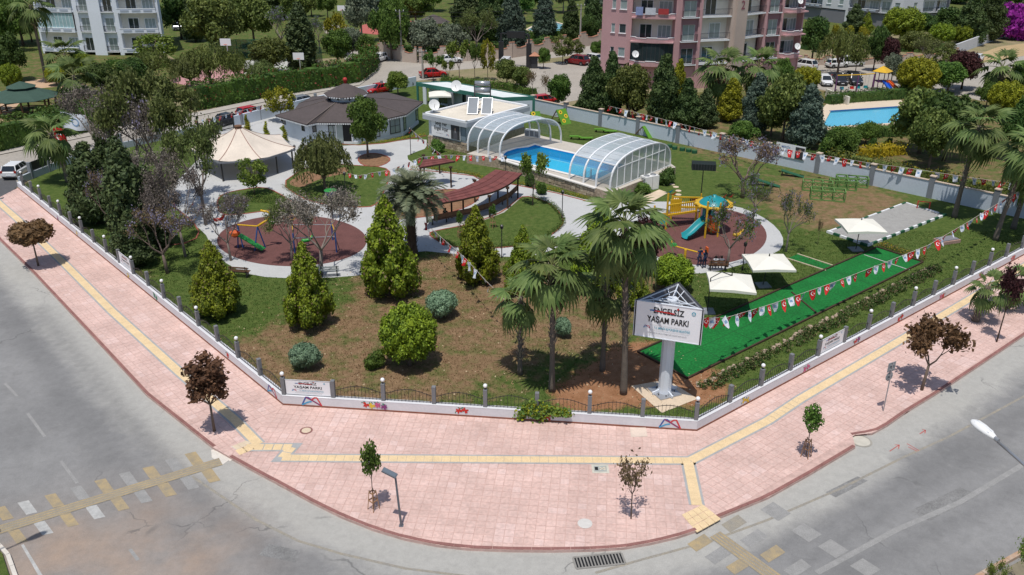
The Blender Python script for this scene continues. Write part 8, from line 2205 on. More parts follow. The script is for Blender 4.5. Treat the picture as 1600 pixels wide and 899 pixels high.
 g=MB();[g.sphere((s*.086*k,.0,0),.018*k,6,4)for s in(-1,1)];obj('ears',g,m_skin,t,loc=hd)
 return t
person('person in dark blue standing beside the orange end of the seesaw',at(1092,417),.3)
person('person with long dark hair standing right beside the seesaw pair',at(1100,420),-2.6,'stand',(.02,.035,.09),(.015,.02,.05),1.38,long_hair=True)
person('person in a white shirt sitting on the near playground bench',at(1117,423)+Vector((0,-.02,0)),3.1,'sit',(.55,.55,.56),(.03,.03,.05))
person('person in grey sitting at the right end of the playground bench',at(1126,423)+Vector((0,-.02,0)),3.1,'sit',(.20,.21,.24),(.02,.02,.03))
person('person in black sitting on the curved bench under the pergola',at(696,346),2.9,'sit',(.015,.015,.018),(.02,.02,.025))
# ---- cars
m_tyre=M('tyre_rubber',(.02,.02,.02),.85,.1);m_rim=M('wheel_rim',(.42,.43,.45),.3,.05,metal=.7)
CARM=dict(white=M('car_paint_white',(.72,.73,.74),.22,.02,.8,spec=.7),red=M('car_paint_red',(.42,.012,.012),.2,.03,.8,spec=.7),black=M('car_paint_black',(.022,.024,.03),.2,.03,.8,spec=.7),silver=M('car_paint_silver',(.36,.38,.40),.25,.02,.8,metal=.5),maroon=M('car_paint_maroon',(.20,.012,.014),.22,.03,.8,spec=.7))
m_cg=M('car_glass',(.012,.016,.02),.05,.1,.8,spec=1.0);m_ll=M('headlamp',(.55,.57,.6),.1,.03,spec=.9);m_rl=M('tail_lamp',(.35,.01,.01),.2,.05,spec=.8)
def wheelmesh():
 a=MB();a.lathe([(.20,-.09),(.30,-.095),(.315,-.05),(.315,.05),(.30,.095),(.20,.09)],n=16);a=a.mesh('tyre',m_tyre,True)
 b=MB();b.lathe([(.205,-.088),(.205,.088)],n=12);[b.box((.1*math.cos(math.tau*i/5),.1*math.sin(math.tau*i/5),.09),(.2,.05,.02),rz=math.tau*i/5)for i in range(5)];return a,b.mesh('rim',m_rim)
TYRE,RIM=wheelmesh()
CS=.86
def car(label,px,py,heading,col,kind='hatch',loc=None):
 p=loc or G(px,py);t=thing('parked_car',label,'car',(p.x,p.y,p.z),heading);t.scale=(CS,)*3
 L_,W_,H_={'hatch':(4.0,1.72,1.46),'suv':(4.5,1.85,1.66),'sedan':(4.4,1.75,1.42),'van':(4.2,1.75,1.80)}[kind]
 pm=CARM[col];zb=.24;belt=.88 if kind!='suv' else 1.0;x0,x1=-L_/2,L_/2
 st=[(x1,.40,.62,.58),(x1-.10,.26,.70,.74),(x1-.45,.22,.80,.83),(x1-1.05,.22,belt+.0,.86),(x1-1.6,.22,belt,.86),(0,.22,belt+.02,.865),(x0+1.0,.22,belt+.04,.86),(x0+.35,.24,belt+.05 if kind!='sedan' else belt+.02,.83),(x0+.06,.30,belt+.0 if kind!='sedan' else belt-.05,.78),(x0,.42,.80,.70)]
 g=MB();n=10;rows=[]
 for x,z0,z1,w in st:
  w=w*W_/1.72;zm=(z0+z1)/2
  rows.append([(x,-w*.80,z0),(x,-w*.97,z0+.08),(x,-w,zm),(x,-w*.97,z1-.10),(x,-w*.88,z1),(x,w*.88,z1),(x,w*.97,z1-.10),(x,w,zm),(x,w*.97,z0+.08),(x,w*.80,z0)])
 g.add([v for r_ in rows for v in r_],[(i*n+j,(i+1)*n+j,(i+1)*n+(j+1)%n,i*n+(j+1)%n)for i in range(len(rows)-1)for j in range(n)]+[tuple(range(n)),tuple((len(rows)-1)*n+j for j in range(n))[::-1]])
 body=obj('body',g,pm,t,smooth=False)
 wf={'hatch':(x1-1.05,x1-1.75,x0+.42,x0+.12),'suv':(x1-1.15,x1-1.75,x0+.50,x0+.12),'sedan':(x1-1.15,x1-1.85,x0+1.25,x0+.65),'van':(x1-.75,x1-1.35,x0+.25,x0+.08)}[kind]
 fb,ft,rt,rb=wf;wb=W_*.5*.87;wr=W_*.5*.70;zt=H_-.04
 q=[(fb,-wb,belt-.01),(fb,wb,belt-.01),(rb,wb,belt-.01),(rb,-wb,belt-.01),(ft,-wr,zt),(ft,wr,zt),(rt,wr,zt),(rt,-wr,zt)]
 g=MB();g.add(q,[(0,1,5,4),(1,2,6,5),(2,3,7,6),(3,0,4,7)]);obj('window_band',g,m_cg,t)
 g=MB();g.add([(ft+.03,-wr-.01,zt-.02),(ft+.03,wr+.01,zt-.02),(rt-.03,wr+.01,zt-.02),(rt-.03,-wr-.01,zt-.02),(ft-.15,-wr+.1,zt+.045),(ft-.15,wr-.1,zt+.045),(rt+.15,wr-.1,zt+.045),(rt+.15,-wr+.1,zt+.045)],[(4,5,6,7),(0,1,5,4),(1,2,6,5),(2,3,7,6),(3,0,4,7),(3,2,1,0)]);obj('roof',g,pm,t)
 g=MB();V=[Vector(v)for v in q]
 for a,b in((0,4),(1,5),(2,6),(3,7)):g.bar(V[a],V[b],.09)
 for s in(0,1):
  for f_ in(.42,.74):lo=V[3].lerp(V[0],f_)if s==0 else V[2].lerp(V[1],f_);hi=V[7].lerp(V[4],f_)if s==0 else V[6].lerp(V[5],f_);g.bar(lo,hi,.07 if f_<.6 else .05)
 obj('pillar',g,pm,t)
 for sx,xx in((1,x1-.78),(-1,x0+.72)):
  for s in(-1,1):
   w_=link('wheel',None,t,loc=(xx,s*(W_/2-.09),.315),rot=(math.pi/2*(-s),0,0));link('tyre',TYRE,w_);link('rim',RIM,w_)
   g=MB();g.lathe([(.37,0),(.37,.012)],n=16);obj('wheel_arch',g,m_dark,t,loc=(xx,s*(W_*.5*.985),.34),rot=(math.pi/2*(-s),0,0))
 for s in(-1,1):
  g=MB();g.box((x1-.14,s*.62,.66),(.22,.34,.13),rz=-s*.35);obj('headlight',g,m_ll,t)
  g=MB();g.box((x0+.05,s*.68,.86),(.10,.22,.24));obj('tail_light',g,m_rl,t)
  g=MB();g.box((fb-.30,s*(W_/2+.06),belt+.04),(.12,.16,.11));obj('mirror',g,pm,t)
 g=MB();g.box((x1+.005,0,.50),(.03,.9,.16));obj('grille',g,m_dark,t)
 g=MB();g.box((x0-.005,0,.55),(.02,.48,.11));g.box((x1+.022,0,.40),(.015,.48,.10));obj('number_plate',g,m_board,t)
 g=MB();g.box((x0-.01,0,.36),(.05,1.3,.14));g.box((x1-.01,0,.30),(.05,1.3,.1));obj('bumper_trim',g,m_rail,t)
 g=MB()
 for s in(-1,1):g.box((.15,s*W_*.4985,belt-.28),(.14,.02,.03));g.box((-.75,s*W_*.4985,belt-.28),(.14,.02,.03))
 obj('door_handle',g,m_rail if col=='white' else m_steel,t)
 return t
def hd_(px0,py0,px1,py1):a,b=G(px0,py0),G(px1,py1);return math.atan2((b-a).y,(b-a).x)
car('white hatchback turning into the side street at the far left edge',29,274,hd_(20,283,60,257),'white')
car('red hatchback behind the gate, nearest the topiary cones',394,183,hd_(376,187,420,178),'red')
car('red car behind the cupola of the dark-roofed building',592,146,hd_(600,143,560,151),'red','sedan')
car('pale blue car mostly hidden behind the left roof corner of the octagonal house',476,165,hd_(460,168,500,160),'silver')
car('black car behind the sliding gate',357,194,hd_(340,198,370,190),'black','sedan')
car('white hatchback seen from behind beside the beige wall at the street corner',592,97,hd_(600,95,575,99)+.35,'white')
car('white car by the beige stepped wall behind the young trees',703,99,hd_(690,100,720,98),'white','sedan')
car('white van facing the camera in the gateway',789,108,-1.75,'white','van')
car('red car at the kerb in front of the green-framed building',677,121,hd_(660,122,690,120),'red','sedan')
car('white car behind the flat-topped bright green tree',628,136,hd_(610,139,640,134),'white')
car('dark red estate car at the rear of the parking area',901,101,hd_(920,103,885,98),'maroon','suv')
car('white car beside the dark red estate car',923,97,hd_(935,100,905,95),'white')
car('red car parked by the far wall pillar next to the kiosk building',852,164,hd_(840,166,865,163),'red','hatch')
car('white estate car at the right of the pink block',1256,108,hd_(1275,110,1240,104),'white','suv')
car('white hatchback facing the playground beyond the pool',1289,133,hd_(1285,128,1296,138),'white')
car('dark saloon next to the white hatchback beyond the pool',1311,131,hd_(1305,126,1318,136),'black','sedan')
car('second dark car behind the swing set',1334,131,hd_(1328,127,1340,136),'black','suv')
car('white van-like car on the upper street by the beige wall',1330,104,hd_(1310,104,1350,103),'white','van')
car('white car half hidden on the upper street left of the van-like car',1307,106,hd_(1290,107,1320,105),'white')
car('pale car at the right end of the upper street',1526,97,hd_(1520,102,1532,92),'white')
car('pale blue car in the shade beside the white apartment block',287,48,hd_(270,48,300,47),'silver','suv')
# ---- far playground by the second pool
t=thing('swing_set','purple and yellow swing set with slides beyond the second pool','playground',at(1340,146));o=Vector((t.location.x,t.location.y,0));hb=2.3
A=[at(1304,147)-o,at(1337,146)-o,at(1362,144)-o]
for p in A:
 for dx in(-.35,.35):g=MB();g.tube([(p.x+dx*.6,p.y-.7 if dx<0 else p.y+.7,0),(p.x,p.y,hb)],.06,6);obj('leg',g,m_pp,t)
for a,b in zip(A[:-1],A[1:]):g=MB();g.tube([(a.x,a.y,hb),(b.x,b.y,hb)],.07,6);obj('beam',g,m_py,t)
for s,col in((.18,m_pt),(.45,m_pr),(.62,m_pt),(.82,m_pt)):
 p=A[0].lerp(A[2],s);g=MB();[g.tube([(p.x+dx,p.y,.55),(p.x+dx,p.y,hb)],.012,3)for dx in(-.2,.2)];obj('chain',g,m_lp,t);g=MB();g.box((p.x,p.y,.55),(.5,.3,.10),top=.8);g.box((p.x,p.y+.15,.68),(.5,.05,.25));obj('swing_seat',g,col,t)
tw=at(1374,142)-o
for dx in(-.6,.6):
 for dy in(-.6,.6):g=MB();g.tube([(tw.x+dx,tw.y+dy,0),(tw.x+dx,tw.y+dy,hb+.15)],.06,6);obj('tower_post',g,m_pp,t)
g=MB();g.box((tw.x,tw.y,1.2),(1.3,1.3,.1));obj('platform',g,m_pp,t)
g=MB();n=8
for k in range(n):a0,a1=math.tau*k/n,math.tau*(k+1)/n;r0,r1=(1.35,1.0)if k%2==0 else(1.0,1.35);g.add([(tw.x,tw.y,hb+.85),(tw.x+r0*math.cos(a0),tw.y+r0*math.sin(a0),hb+.15),(tw.x+r1*math.cos(a1),tw.y+r1*math.sin(a1),hb+.15)],[(0,1,2)])
obj('canopy',g,m_py,t)
for nm,mt,dx in(('blue_slide',M('play_royal_blue',(.01,.10,.55),.3,.05,spec=.6),.25),('red_slide',m_po,1.0)):
 g=MB();a=Vector((tw.x+dx*.6,tw.y-.6,1.3));b=Vector((tw.x+dx*1.5+.3,tw.y-2.6,.15));g.bar(a,b,.55,.08);sd_=Vector((b.y-a.y,a.x-b.x,0)).normalized()*.27
 for s in(-1,1):g.bar(a+sd_*s+Vector((0,0,.1)),b+sd_*s+Vector((0,0,.1)),.05,.22)
 obj(nm,g,mt,t)
for k,(px,col)in enumerate(((1313,(.05,.12,.35)),(1324,(.5,.5,.5)))):person(('child in blue by the swings beyond the second pool','child in grey by the swings beyond the second pool')[k],at(px,149),.5*k,'stand',col,(.05,.06,.1),1.0)
# ---- utility poles and wires, court fences
m_pole=M('concrete_pole',(.36,.34,.31),.85,.1,1)
def upole(label,px,py,top,name='utility_pole'):
 h=HT(px,py,top);t=thing(name,label,'utility pole',at(px,py));g=MB();g.tube([(0,0,0),(0,0,h)],[.17,.10],8);obj('pole',g,m_pole,t);g=MB();g.bar((-.6,0,h-.2),(.6,0,h-.2),.1);g.bar((-.45,0,h-.8),(.45,0,h-.8),.08);obj('cross_arm',g,m_rail,t)
 g=MB();[g.lathe([(.05,h-.1),(.05,h+.1)],(x,0,0),6)for x in(-.55,0,.55)];obj('insulators',g,m_whiteplastic,t);return at(px,py)+Vector((0,0,h-.15))
u1=upole('tall concrete power pole at the beige wall corner',628,97,17);u2=upole('concrete power pole behind the beige wall near the pink block',906,72,8);u3=upole('thin concrete pole at the street corner before the young trees',661,124,80,'utility_pole')
for k in range(4):
 a=u1+Vector((-.55+.36*k,0,-.6*(k%2)));b=u2+Vector((-.55+.36*k,0,-.6*(k%2)));c_=G(1100,20,12)
 g=MB();P=[a.lerp(b,s/10)-Vector((0,0,1.4*4*(s/10)*(1-s/10)*.35))for s in range(11)];o=P[0];g.tube([p-o for p in P],.022,3);w_=obj('power_wire',g,m_rail,None,loc=o);tag(w_,('leftmost power wire between the two tall poles','second power wire, hung lower between the tall poles','third power wire on the upper cross arm','last power wire, hung lower on the right side')[k],'wire','power wires over the beige wall')
t=thing('court_fence','tall green mesh fence posts and rails round the pale court','fence',at(392,104));o=Vector((t.location.x,t.location.y,0))
L2=gp([(330,96),(372,92),(420,92),(470,100),(505,106)])
for a,b in zip(L2[:-1],L2[1:]):
 n=max(2,int((b-a).length/3))
 for z in(.1,2.8):g=MB();g.bar(a-o+Vector((0,0,z)),b-o+Vector((0,0,z)),.06);obj('rail',g,m_kg,t)
 for i in range(n):p=a.lerp(b,i/n)-o;g=MB();g.tube([(p.x,p.y,0),(p.x,p.y,2.85)],.05,5);obj('post',g,m_kg,t)
 e=b-a;c_=(a+b)/2-o;g=MB();g.box((c_.x,c_.y,1.45),(e.length,.02,2.6),rz=math.atan2(e.y,e.x));obj('mesh_panel',g,M('green_mesh',(.02,.07,.05),.8,.1,alpha=.45),t)
for lab,px,py,top in(('white basketball backboard behind the weeping trees',358,112,62),('white basketball hoop at the pale court edge',469,118,84),('pink basketball backboard at the red court far behind',536,48,10)):
 h=HT(px,py,top);t=thing('basketball_hoop',lab,'basketball hoop',at(px,py));g=MB();g.tube([(0,.5,0),(0,.5,h-.6),(0,.1,h-.4)],.07,6);obj('pole',g,m_whiteplastic,t);g=MB();g.box((0,0,h-.4),(1.5,.05,.95));bb_=obj('backboard',g,m_board,t);g=MB();n=10;g.tube([(.22*math.cos(math.tau*k/n),-.26+.22*math.sin(math.tau*k/n),h-.7)for k in range(n+1)],.02,4,cap=False);obj('ring',g,m_po,t)
for lab,px,py,mt in(('blue umbrella among the trees at the upper right',1450,60,M('parasol_blue',(.01,.10,.50),.6,.05)),('turquoise umbrella behind the dark tree right of the pink block',1280,82,M('parasol_turq',(.03,.35,.42),.6,.05))):
 t=thing('garden_umbrella',lab,'umbrella',at(px,py));g=MB();g.lathe([(1.3,1.75),(1.28,1.85),(.1,2.3)],n=8);obj('canopy',g,mt,t);g=MB();g.tube([(0,0,0),(0,0,1.9)],.04,6);obj('pole',g,m_white,t)
# ================================================================== BACKGROUND PLANTING
def T(key,label,px,py,top,w,cat='tree',name=None,group=None):
 nm=name or{'con':'conifer','col':'cypress','thu':'thuja','thr':'round_thuja','jac':'jacaranda','plu':'plum_tree','shr':'shrub','wee':'weeping_tree','pep':'pepper_tree'}.get(key[:3],'leafy_tree')
 sh=key.startswith('shr')
 return pl(key,nm,'shrub' if sh else('conifer' if key[:3]in('con','col','thu','thr')else cat),label,px,py,top,w,group,tname='stem' if sh else 'trunk',cname='foliage' if sh else 'crown')
for a in(('broadd0','dark round tree at the left edge above the green gazebo',22,128,50,58),('thround0','round golden thuja just above the green gazebo roof',22,142,99,34),('thround1','small round golden thuja beside the tall palm trunk',89,134,103,32),('thround0','golden thuja in front of the white block left balconies',133,122,84,36),('broadd1','dark bushy tree between the round thuja and the hedge',160,146,98,54),('broadm0','broad tree at the far left beside the white block',18,82,-6,60),('broadd2','dark tree tight against the left wall of the white block',50,66,4,46),('broadd0','deep green tree just right of the white block',284,62,-18,66),('cong1','dark conifer behind the blue car right of the white block',306,66,-14,44),('airyy0','pale green spreading tree in front of the white block corner',244,100,52,90),('weep1','olive weeping tree below the white block corner',240,130,76,70),('broad0','large olive tree rising above the court, left of centre',340,92,-14,104),('weep1','dark olive weeping tree left of the white backboard',330,136,68,90),('weep1','olive weeping tree right of the white backboard',372,134,78,50),('weep0','drooping pepper tree hanging over the pink court',300,140,82,62),('weep0','pepper tree between the pink court and the hedge',412,140,92,50),('broad1','wide olive tree over the pale court',426,116,58,68),('broadd1','dark shrubby tree at the left end of the tall hedge',212,140,90,50),('shrubo','olive bush over the hedge below the white block',196,128,96,44),('col0','tall dark cypress-like tree right of the pale court',474,110,2,50),('broad2','olive tree behind the court fence at centre left',398,74,-18,76),('jac0','lilac jacaranda behind the court fence',442,84,6,70),('jac0','lilac jacaranda between the dark tree and the yellow-green tree',500,84,22,50),('airyy1','yellow-green tree behind the street corner hedge',528,88,18,46),('silver0','big silver-blue tree behind the red court corner',566,66,-22,62),('broadm1','mid green tree by the corner above the hedge end',528,104,46,48),('silver0','grey-green bushy tree left of the street corner',552,96,42,40),('airy1','thin green tree at the street corner beside the white hatchback',574,104,52,36),('broadm2','tall yellowish green tree next to the power pole',612,94,-8,66),('silver0','olive tree behind the beige wall right of the power pole',664,94,28,68),('silver0','silver round tree behind the beige wall',706,92,36,60),('cong0','dark conifer behind the shingled gazebo',730,62,-22,60),('con1','dark conifer behind the beige wall at the top middle',764,66,-26,56),('pep0','brownish airy tree behind the beige wall near the gateway',746,88,16,56),('conb0','blue-green conifer left of the round pool',800,82,-14,56),('broadm0','bright green tree behind the round pool',812,38,-20,50),('conb0','blue-green conifer before the round pool',850,62,-12,44),('con0','dark narrow conifer right of the round pool',892,64,0,36),('con1','dark conifer left of the pink block roofline',926,60,-20,40),('broadd2','dark shrubby tree between pool and pink block',920,66,22,34),('broadm1','leafy tree at the top behind the gazebo roof',650,40,-18,60),('broadd1','dark tree at the top left of the round pool',776,30,-24,60),('broad1','olive tree at the top above the pink court',470,42,-20,60),('sparse0','young leafy tree behind the red car at the green frame',677,128,82,30),('sparse1','young airy tree between two white cars on the far street',718,128,66,36),('sparse0','young olive tree before the gateway wall',742,126,70,26),('airyy1','yellow-leaved young tree left of the gateway',762,126,60,28),('broad0','bushy olive tree directly behind the flat white roof',792,136,92,46),('sparse1','young tree left of the gateway pillar',700,130,96,22),('broad1','bushy tree at the right end of the flat white roof',814,144,104,34),('young1','thin leafless sapling before the parking area',832,152,112,18),('broadm1','small green tree standing in front of the parking area',872,170,116,38),('young1','spindly sapling left of the small green tree',853,160,118,16),('broadm0','clipped bush by the kiosk',849,108,74,24),('airy0','reddish green spreading tree behind the dark red estate car',879,100,54,46),('airy0','second spreading tree near the parked estate',902,92,62,26),('broadm0','round bush at the foot of the pink block left edge',932,92,64,26),('con0','leftmost dark conifer in front of the pink block',926,182,88,52),('con1','second dark conifer in front of the pink block',953,182,80,50),('broad0','broad olive tree before the curved balconies',982,190,98,74),('con0','tallest dark conifer before the pink block',1034,196,84,62),('con1','dark conifer right of the tallest one',1070,200,122,52),('cony0','golden conifer poking out behind the dark ones',1058,168,92,32),('plum0','dark plum bush among the conifers before the pink block',992,186,144,34),('cony0','golden conifer between the two neighbour palms',1140,190,122,48),('conb0','blue-green conifer right of the golden one',1178,208,114,54),('cong0','dark conifer left of the neighbour palms',1100,200,138,44),('broad2','large olive tree in front of the right corner of the pink block',1222,222,112,84),('conb0','big dark blue-green tree left of the long pool',1256,232,132,68),('thround1','bright golden shrub tree left of the parked white hatchback',1258,142,104,46),('broadm2','leafy tree hiding the pink block ground floor',1218,150,90,40),('broad1','dull olive tree behind the far wall below the pink block',1204,214,142,60),('broadd0','large dark round tree right of the pink block',1268,98,24,54),('weep1','drooping olive tree over the upper parked cars',1308,118,42,72),('airy0','thin grey-green tree behind the swing set cars',1336,116,50,40),('broadd1','dark green tree over the upper street',1364,112,40,36),('plum0','dark plum tree behind the yellow play canopy',1382,114,56,40),('silver0','pale green bush between the plum tree and golden cypress',1392,130,84,38),('thround1','largest golden cypress right of the playground slides',1428,150,88,66),('cong1','dark conifer before the white and grey block',1332,52,6,40),('thuja0','green thuja beside the dark conifer before the white block',1352,54,18,26),('thround0','broad golden-green tree under the white and grey block',1406,66,10,66),('broadd2','dark tree right of the broad golden-green one',1440,60,20,50),('con0','dark conifer in the upper right row',1510,70,-6,58),('con1','tall dark conifer left of the purple bougainvillea',1540,66,-22,56),('broadd0','rounded dark tree in the upper right row',1478,62,10,60),('thround0','small golden thuja beside the upper street wall',1500,72,38,34),('thround0','yellow-green thuja near the blue umbrella',1468,74,36,42),('broad0','olive shrubby tree by the blue umbrella',1424,92,48,60),('pep0','brown-tinged tree over the upper right street',1448,112,62,70),('airy0','brownish airy tree beside the golden cypress',1470,122,72,56),('plum0','plum-brown tree at the bend of the upper street',1502,140,78,60),('broadm1','green shrubby tree right of the golden cypress',1480,146,96,60),('broadm2','dense green tree between the brown tree and the street',1540,170,128,40),('broad0','wide olive tree in front of the long pool at right',1436,240,136,112),('broadd1','dark wide tree behind the tall leaning palm',1474,252,146,96),('broad2','olive tree with a white trunk behind the far wall',1450,266,168,80),('broadm0','green bush before the long pool',1318,240,198,60),('broadm2','second green bush before the long pool',1352,226,190,46),('thround1','yellow-green tree at the right edge behind the palms',1566,180,126,54),('broadd2','dark tree at the right edge behind the palm crowns',1584,250,150,70),('broadm1','green tree at the upper right edge',1596,150,96,44),('shrub','light green shrub left of the long pool corner',1292,250,214,42),('broadm0','round green tree behind the banner on the far wall',1312,256,202,50),('shrubd','small dark bush on the dry ground behind the hedge',1360,238,214,14),('shrubd','second small dark bush on the dry ground behind the hedge',1386,236,214,14),('broadm2','bush behind the far wall below the palms',1160,232,188,50),('shrubp','bright purple bougainvillea at the upper right edge',1580,62,2,62),('shrubg','small golden shrub left of three under the white and grey block',1306,56,38,16),('shrubg','small golden shrub in the middle under the white and grey block',1327,56,39,18),('shrubg','small golden shrub right of three under the white and grey block',1349,58,42,18),('broad1','olive tree close to the end of the far street at upper centre',1000,60,10,30)if False else('broadd0','dark shrub at the foot of the leftmost block conifer',906,182,158,26),):T(*a)
for lab,px,py,cy,cr,sd in(('tall slim palm in front of the white block at the top left',73,130,8,1.9,31),('bushy low palm in front of the white block',106,112,84,2.0,32),('ragged palm right of the round thujas',124,166,118,1.9,33),('left palm before the pink block tan pier',1120,178,106,2.0,34),('right palm before the pink block',1178,170,104,2.0,35),('palm beyond the long pool at the right edge',1556,152,106,1.9,36)):
 b=G(px,py);palm(lab,(b.x,b.y,0),HT(px,py,cy),crown=cr,nf=18,r=.2,dead=4 if sd>33 else 1,boots=None,seed=sd)
for k in range(2):b=G((1530,1598)[k],(262,300)[k])
def hedge(label,line,w,h,leafs,dens=16,size=.16,name='hedge',z=0.):
 P=gp(line);t=thing(name,label,'hedge',P[0]);o=P[0];cb=MB();Cs=[];Ns=[];rr=np.random.default_rng(len(label))
 for a,b in zip(P[:-1],P[1:]):
  e=b-a;L_=e.length;e.normalize();nn=Vector((-e.y,e.x,0));k=max(1,int(L_/1.5))
  for i in range(k):
   c=a.lerp(b,(i+.5)/k)-o;hh=h*rr.uniform(.85,.98);cb.box((c.x,c.y,hh*.46),(L_/k+.1,w*.8,hh*.9),rz=math.atan2(e.y,e.x),top=.8)
  n=int(L_*(w+2*h)*dens);s=rr.random(n);f=rr.random(n)*(w+2*h);wob=h*(.92+.12*np.sin(s*L_*.9)+.06*np.sin(s*L_*2.7))
  y=np.where(f<h,-w/2,np.where(f<h+w,f-h-w/2,w/2));zz=np.where(f<h,f,np.where(f<h+w,wob,f-h-w));zz=np.minimum(zz,wob)
  C=np.array(a-o)[None]+np.array(e)[None]*(s*L_)[:,None]+np.array(nn)[None]*(y+rr.normal(0,.12,n))[:,None];C[:,2]=zz+rr.normal(0,.08,n)
  N_=np.where((f<h)[:,None],-np.array(nn)[None]+[0,0,.3],np.where((f<h+w)[:,None],np.array([[0,0,1.]]),np.array(nn)[None]+[0,0,.3]));Cs.append(C);Ns.append(N_)
 obj('inner_growth',cb,leafs[0],t);C=np.concatenate(Cs);link('foliage',arr_mesh('foliage',leafquads(C,np.concatenate(Ns),size,1.5,.7),4,leafs,np.where(rr.random(len(C))<.12,len(leafs)-1,0).astype(np.int32)),t);return t
L_hr=LEAF('hedge_red_flower',(.10,.035,.012),(.22,.05,.03),2,.2)
hedge('tall dark hedge with red flowers behind the back street, right part',[(300,172),(350,163),(420,150),(500,138),(555,128),(576,112),(580,100)],2.2,3.0,[L_hed,L_hr],26,.17)
hedge('tall green hedge along the back street at the left edge',[(-80,252),(0,234),(70,218),(150,202),(215,190)],2.2,2.9,[L_hed,L_mid],26,.17)
hedge('hedge between the gazebo and the bare trees',[(60,206),(100,198),(160,178)],2.0,2.2,[L_hed,L_hr],26,.17)
hedge('clipped hedge between the swing set and the long pool',[(1292,163),(1350,158),(1404,154),(1420,148)],1.4,1.3,[L_dark,L_oliv],34,.13)
hedge('low hedge on the near side of the long pool',[(1270,222),(1330,214),(1400,212),(1440,206)],1.6,1.1,[L_dark,L_mid],34,.13)
hedge('yellow flowering shrub bed behind the far wall, right part',[(1290,258),(1360,272),(1450,292),(1550,312),(1660,336)],1.2,1.5,[L_oliv,L_flow],40,.12)
hedge('bright yellow shrubs behind the wall banner',[(1342,248),(1372,244),(1410,240)],1.3,1.0,[L_flow,L_yel],40,.12)
hedge('dark hedge behind the far wall below the conifers',[(1130,226),(1200,242),(1280,258)],1.2,1.2,[L_dark,L_mid],34,.12)
hedge('clipped hedge behind the round pool',[(800,62),(850,62),(900,58)],1.5,1.4,[L_hed,L_mid],30,.14)
hedge('dark green planting behind the beige stepped wall',[(600,84),(700,88),(800,82),(860,72)],1.6,1.6,[L_dark,L_oliv],26,.15)
hedge('green strip of shrubs behind the flat white roof',[(690,130),(740,134),(790,140),(836,150)],1.2,.9,[L_mid,L_brown],36,.12)
hedge('dark hedge under the white and grey block',[(1255,78),(1330,74),(1400,80),(1480,84)],2.0,1.6,[L_dark,L_mid],26,.15)
hedge('low green hedge below the white apartment block',[(170,104),(230,108),(262,104)],1.6,1.0,[L_hed,L_mid],30,.14)
rr=random.Random(99);keys=['broad0','broad1','broadm0','broadm1','broadd0','broadd1','broadd2','con0','con1','cong0','silver0','conb0']
def blocked(x,y,m=6):
 for a,b,c in((560,700,0),):
  pass
 if 50<x<275 and y<95:return True
 if 935<x<1255 and y<130:return True
 if 1248<x<1490 and 22<y<60:return True
 return False
n_=0
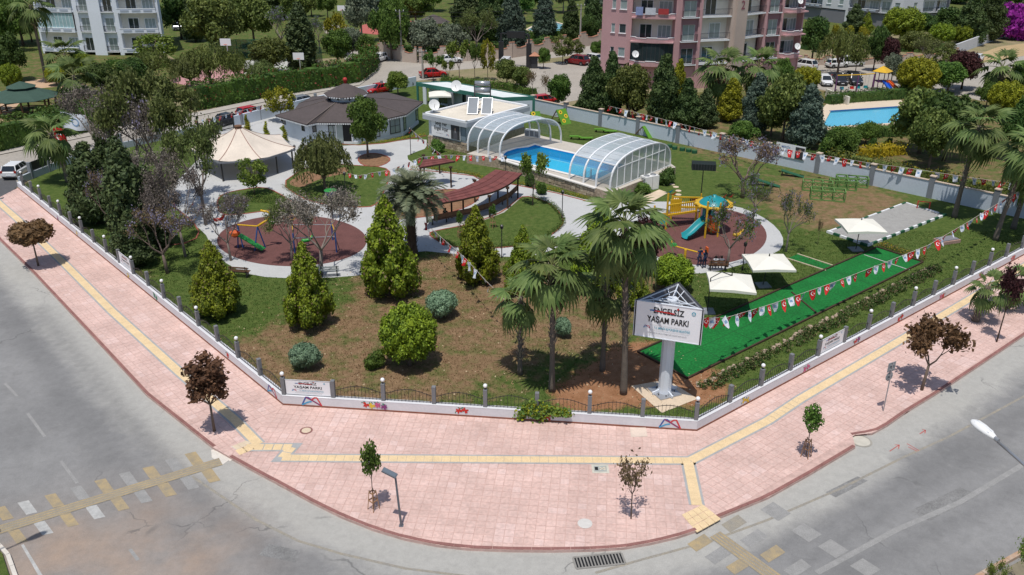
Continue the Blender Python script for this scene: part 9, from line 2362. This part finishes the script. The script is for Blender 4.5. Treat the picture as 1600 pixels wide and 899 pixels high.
for row,(y0,x0,x1,st)in enumerate(((70,-40,60,40),(24,280,940,44),(2,270,940,46),(-22,262,960,50),(-48,-60,1700,56),(12,1488,1660,46),(36,1560,1660,44),(-20,1250,1660,52),(-10,-60,60,46),(30,-60,60,46))):
 x=x0
 while x<x1:
  px=x+rr.uniform(-10,10);py=y0+rr.uniform(-8,8);x+=st*rr.uniform(.8,1.2)
  if blocked(px,py)or(820<px<888 and 30<py<60)or(650<px<706 and 20<py<60):continue
  b=G(px,py);k=rr.choice(keys);hh=rr.uniform(5.0,8.5);zone=next(z for lim,z in((60,'beside the left edge'),(285,'behind the white apartment block'),(380,'above the pink court'),(500,'above the pale court'),(600,'above the red court'),(720,'above the shingled gazebo'),(800,'above the stepped wall'),(900,'above the round pool'),(1000,'left of the pink block'),(1250,'behind the pink block'),(1380,'behind the grey and white block'),(1500,'right of the grey and white block'),(9999,'in the top right corner'))if px<lim)
  look={'b':'leafy','c':'dark pointed','s':'silver-leaved'}[k[0]];look={'broadm':'fresh green','broadd':'deep green','broad0':'olive green','broad1':'dull olive','conb0':'blue-green pointed','cong0':'spreading dark pointed'}.get(k[:6]if k[:6]in('broadm','broadd','broad0','broad1')else k,look)
  t=plant(k,'background_tree','tree','%s %s tree %s, %s'%('tall' if hh>6.8 else 'lower',look,zone,'in the front row' if y0>0 else('in the middle row' if y0>-30 else 'in the rear row')),(b.x,b.y,0),hh,hh*rr.uniform(.75,1.0),None,'trees of the far green belt');n_+=1
flat('far_lawn',[(-400,96),(60,84),(262,86),(300,110),(600,84),(650,96),(880,74),(1000,54),(1250,60),(1700,40),(1900,-60),(1700,-110),(-300,-110)],-.008,m_lawn)
me=bpy.data.objects['far_lawn'].data;setattr_f(me,'dry',np.full(len(me.vertices),.35));setattr_f(me,'soil',np.full(len(me.vertices),.1))
# ---- bits at the picture's lower corners
b=G(-74,866);plant('airy0','leafy_tree','tree','small tree just outside the left edge by the crossing, casting its shadow',(b.x,b.y,ZR),2.9,3.2,None)
g=MB();g.poly(gp([(-200,780),(-60,820),(4,868),(16,905),(40,990),(-200,1000)],ZR),z=.0);me=g.mesh('verge_lawn',m_lawn);setattr_f(me,'dry',np.full(6,.2));setattr_f(me,'soil',np.zeros(6));tag(link('verge_lawn',me),kind='structure')
vk=tag(link('verge_kerb',None),kind='structure');place_kerbs(gp([(-200,776),(-60,816),(7,866),(21,905),(48,990)],ZR),vk,mt=m_ramp,z1=.01)
vk2=tag(link('median_kerb',None),kind='structure');place_kerbs(gp([(1500,925),(1546,898),(1602,867),(1760,770),(2300,424)],ZR),vk2,mt=M('rusty_kerb',(.46,.38,.30),.85,.15,2,col2=(.40,.22,.12)),z1=.0,w=.2)
g=MB();g.poly(gp([(1506,930),(1552,902),(1608,872),(1770,775),(2300,430),(2900,500),(2200,1200)],ZR),z=-.03);struct('median_soil',g,M('median_earth',(.22,.19,.13),.95,.2,2,.3))
same={}
for o_ in COL.objects:
 if o_.parent is None and o_.get('group')=='trees of the far green belt':same.setdefault(o_['label'],[]).append(o_)
for lb_,os_ in same.items():
 if len(os_)>1:
  os_.sort(key=lambda q:PX(q.location)[0])
  for k,o_ in enumerate(os_):o_['label']=lb_.replace(', in the',', %s in the'%('leftmost' if k==0 else('rightmost' if k==len(os_)-1 else('second from left','third from left','fourth from left')[k-1])))
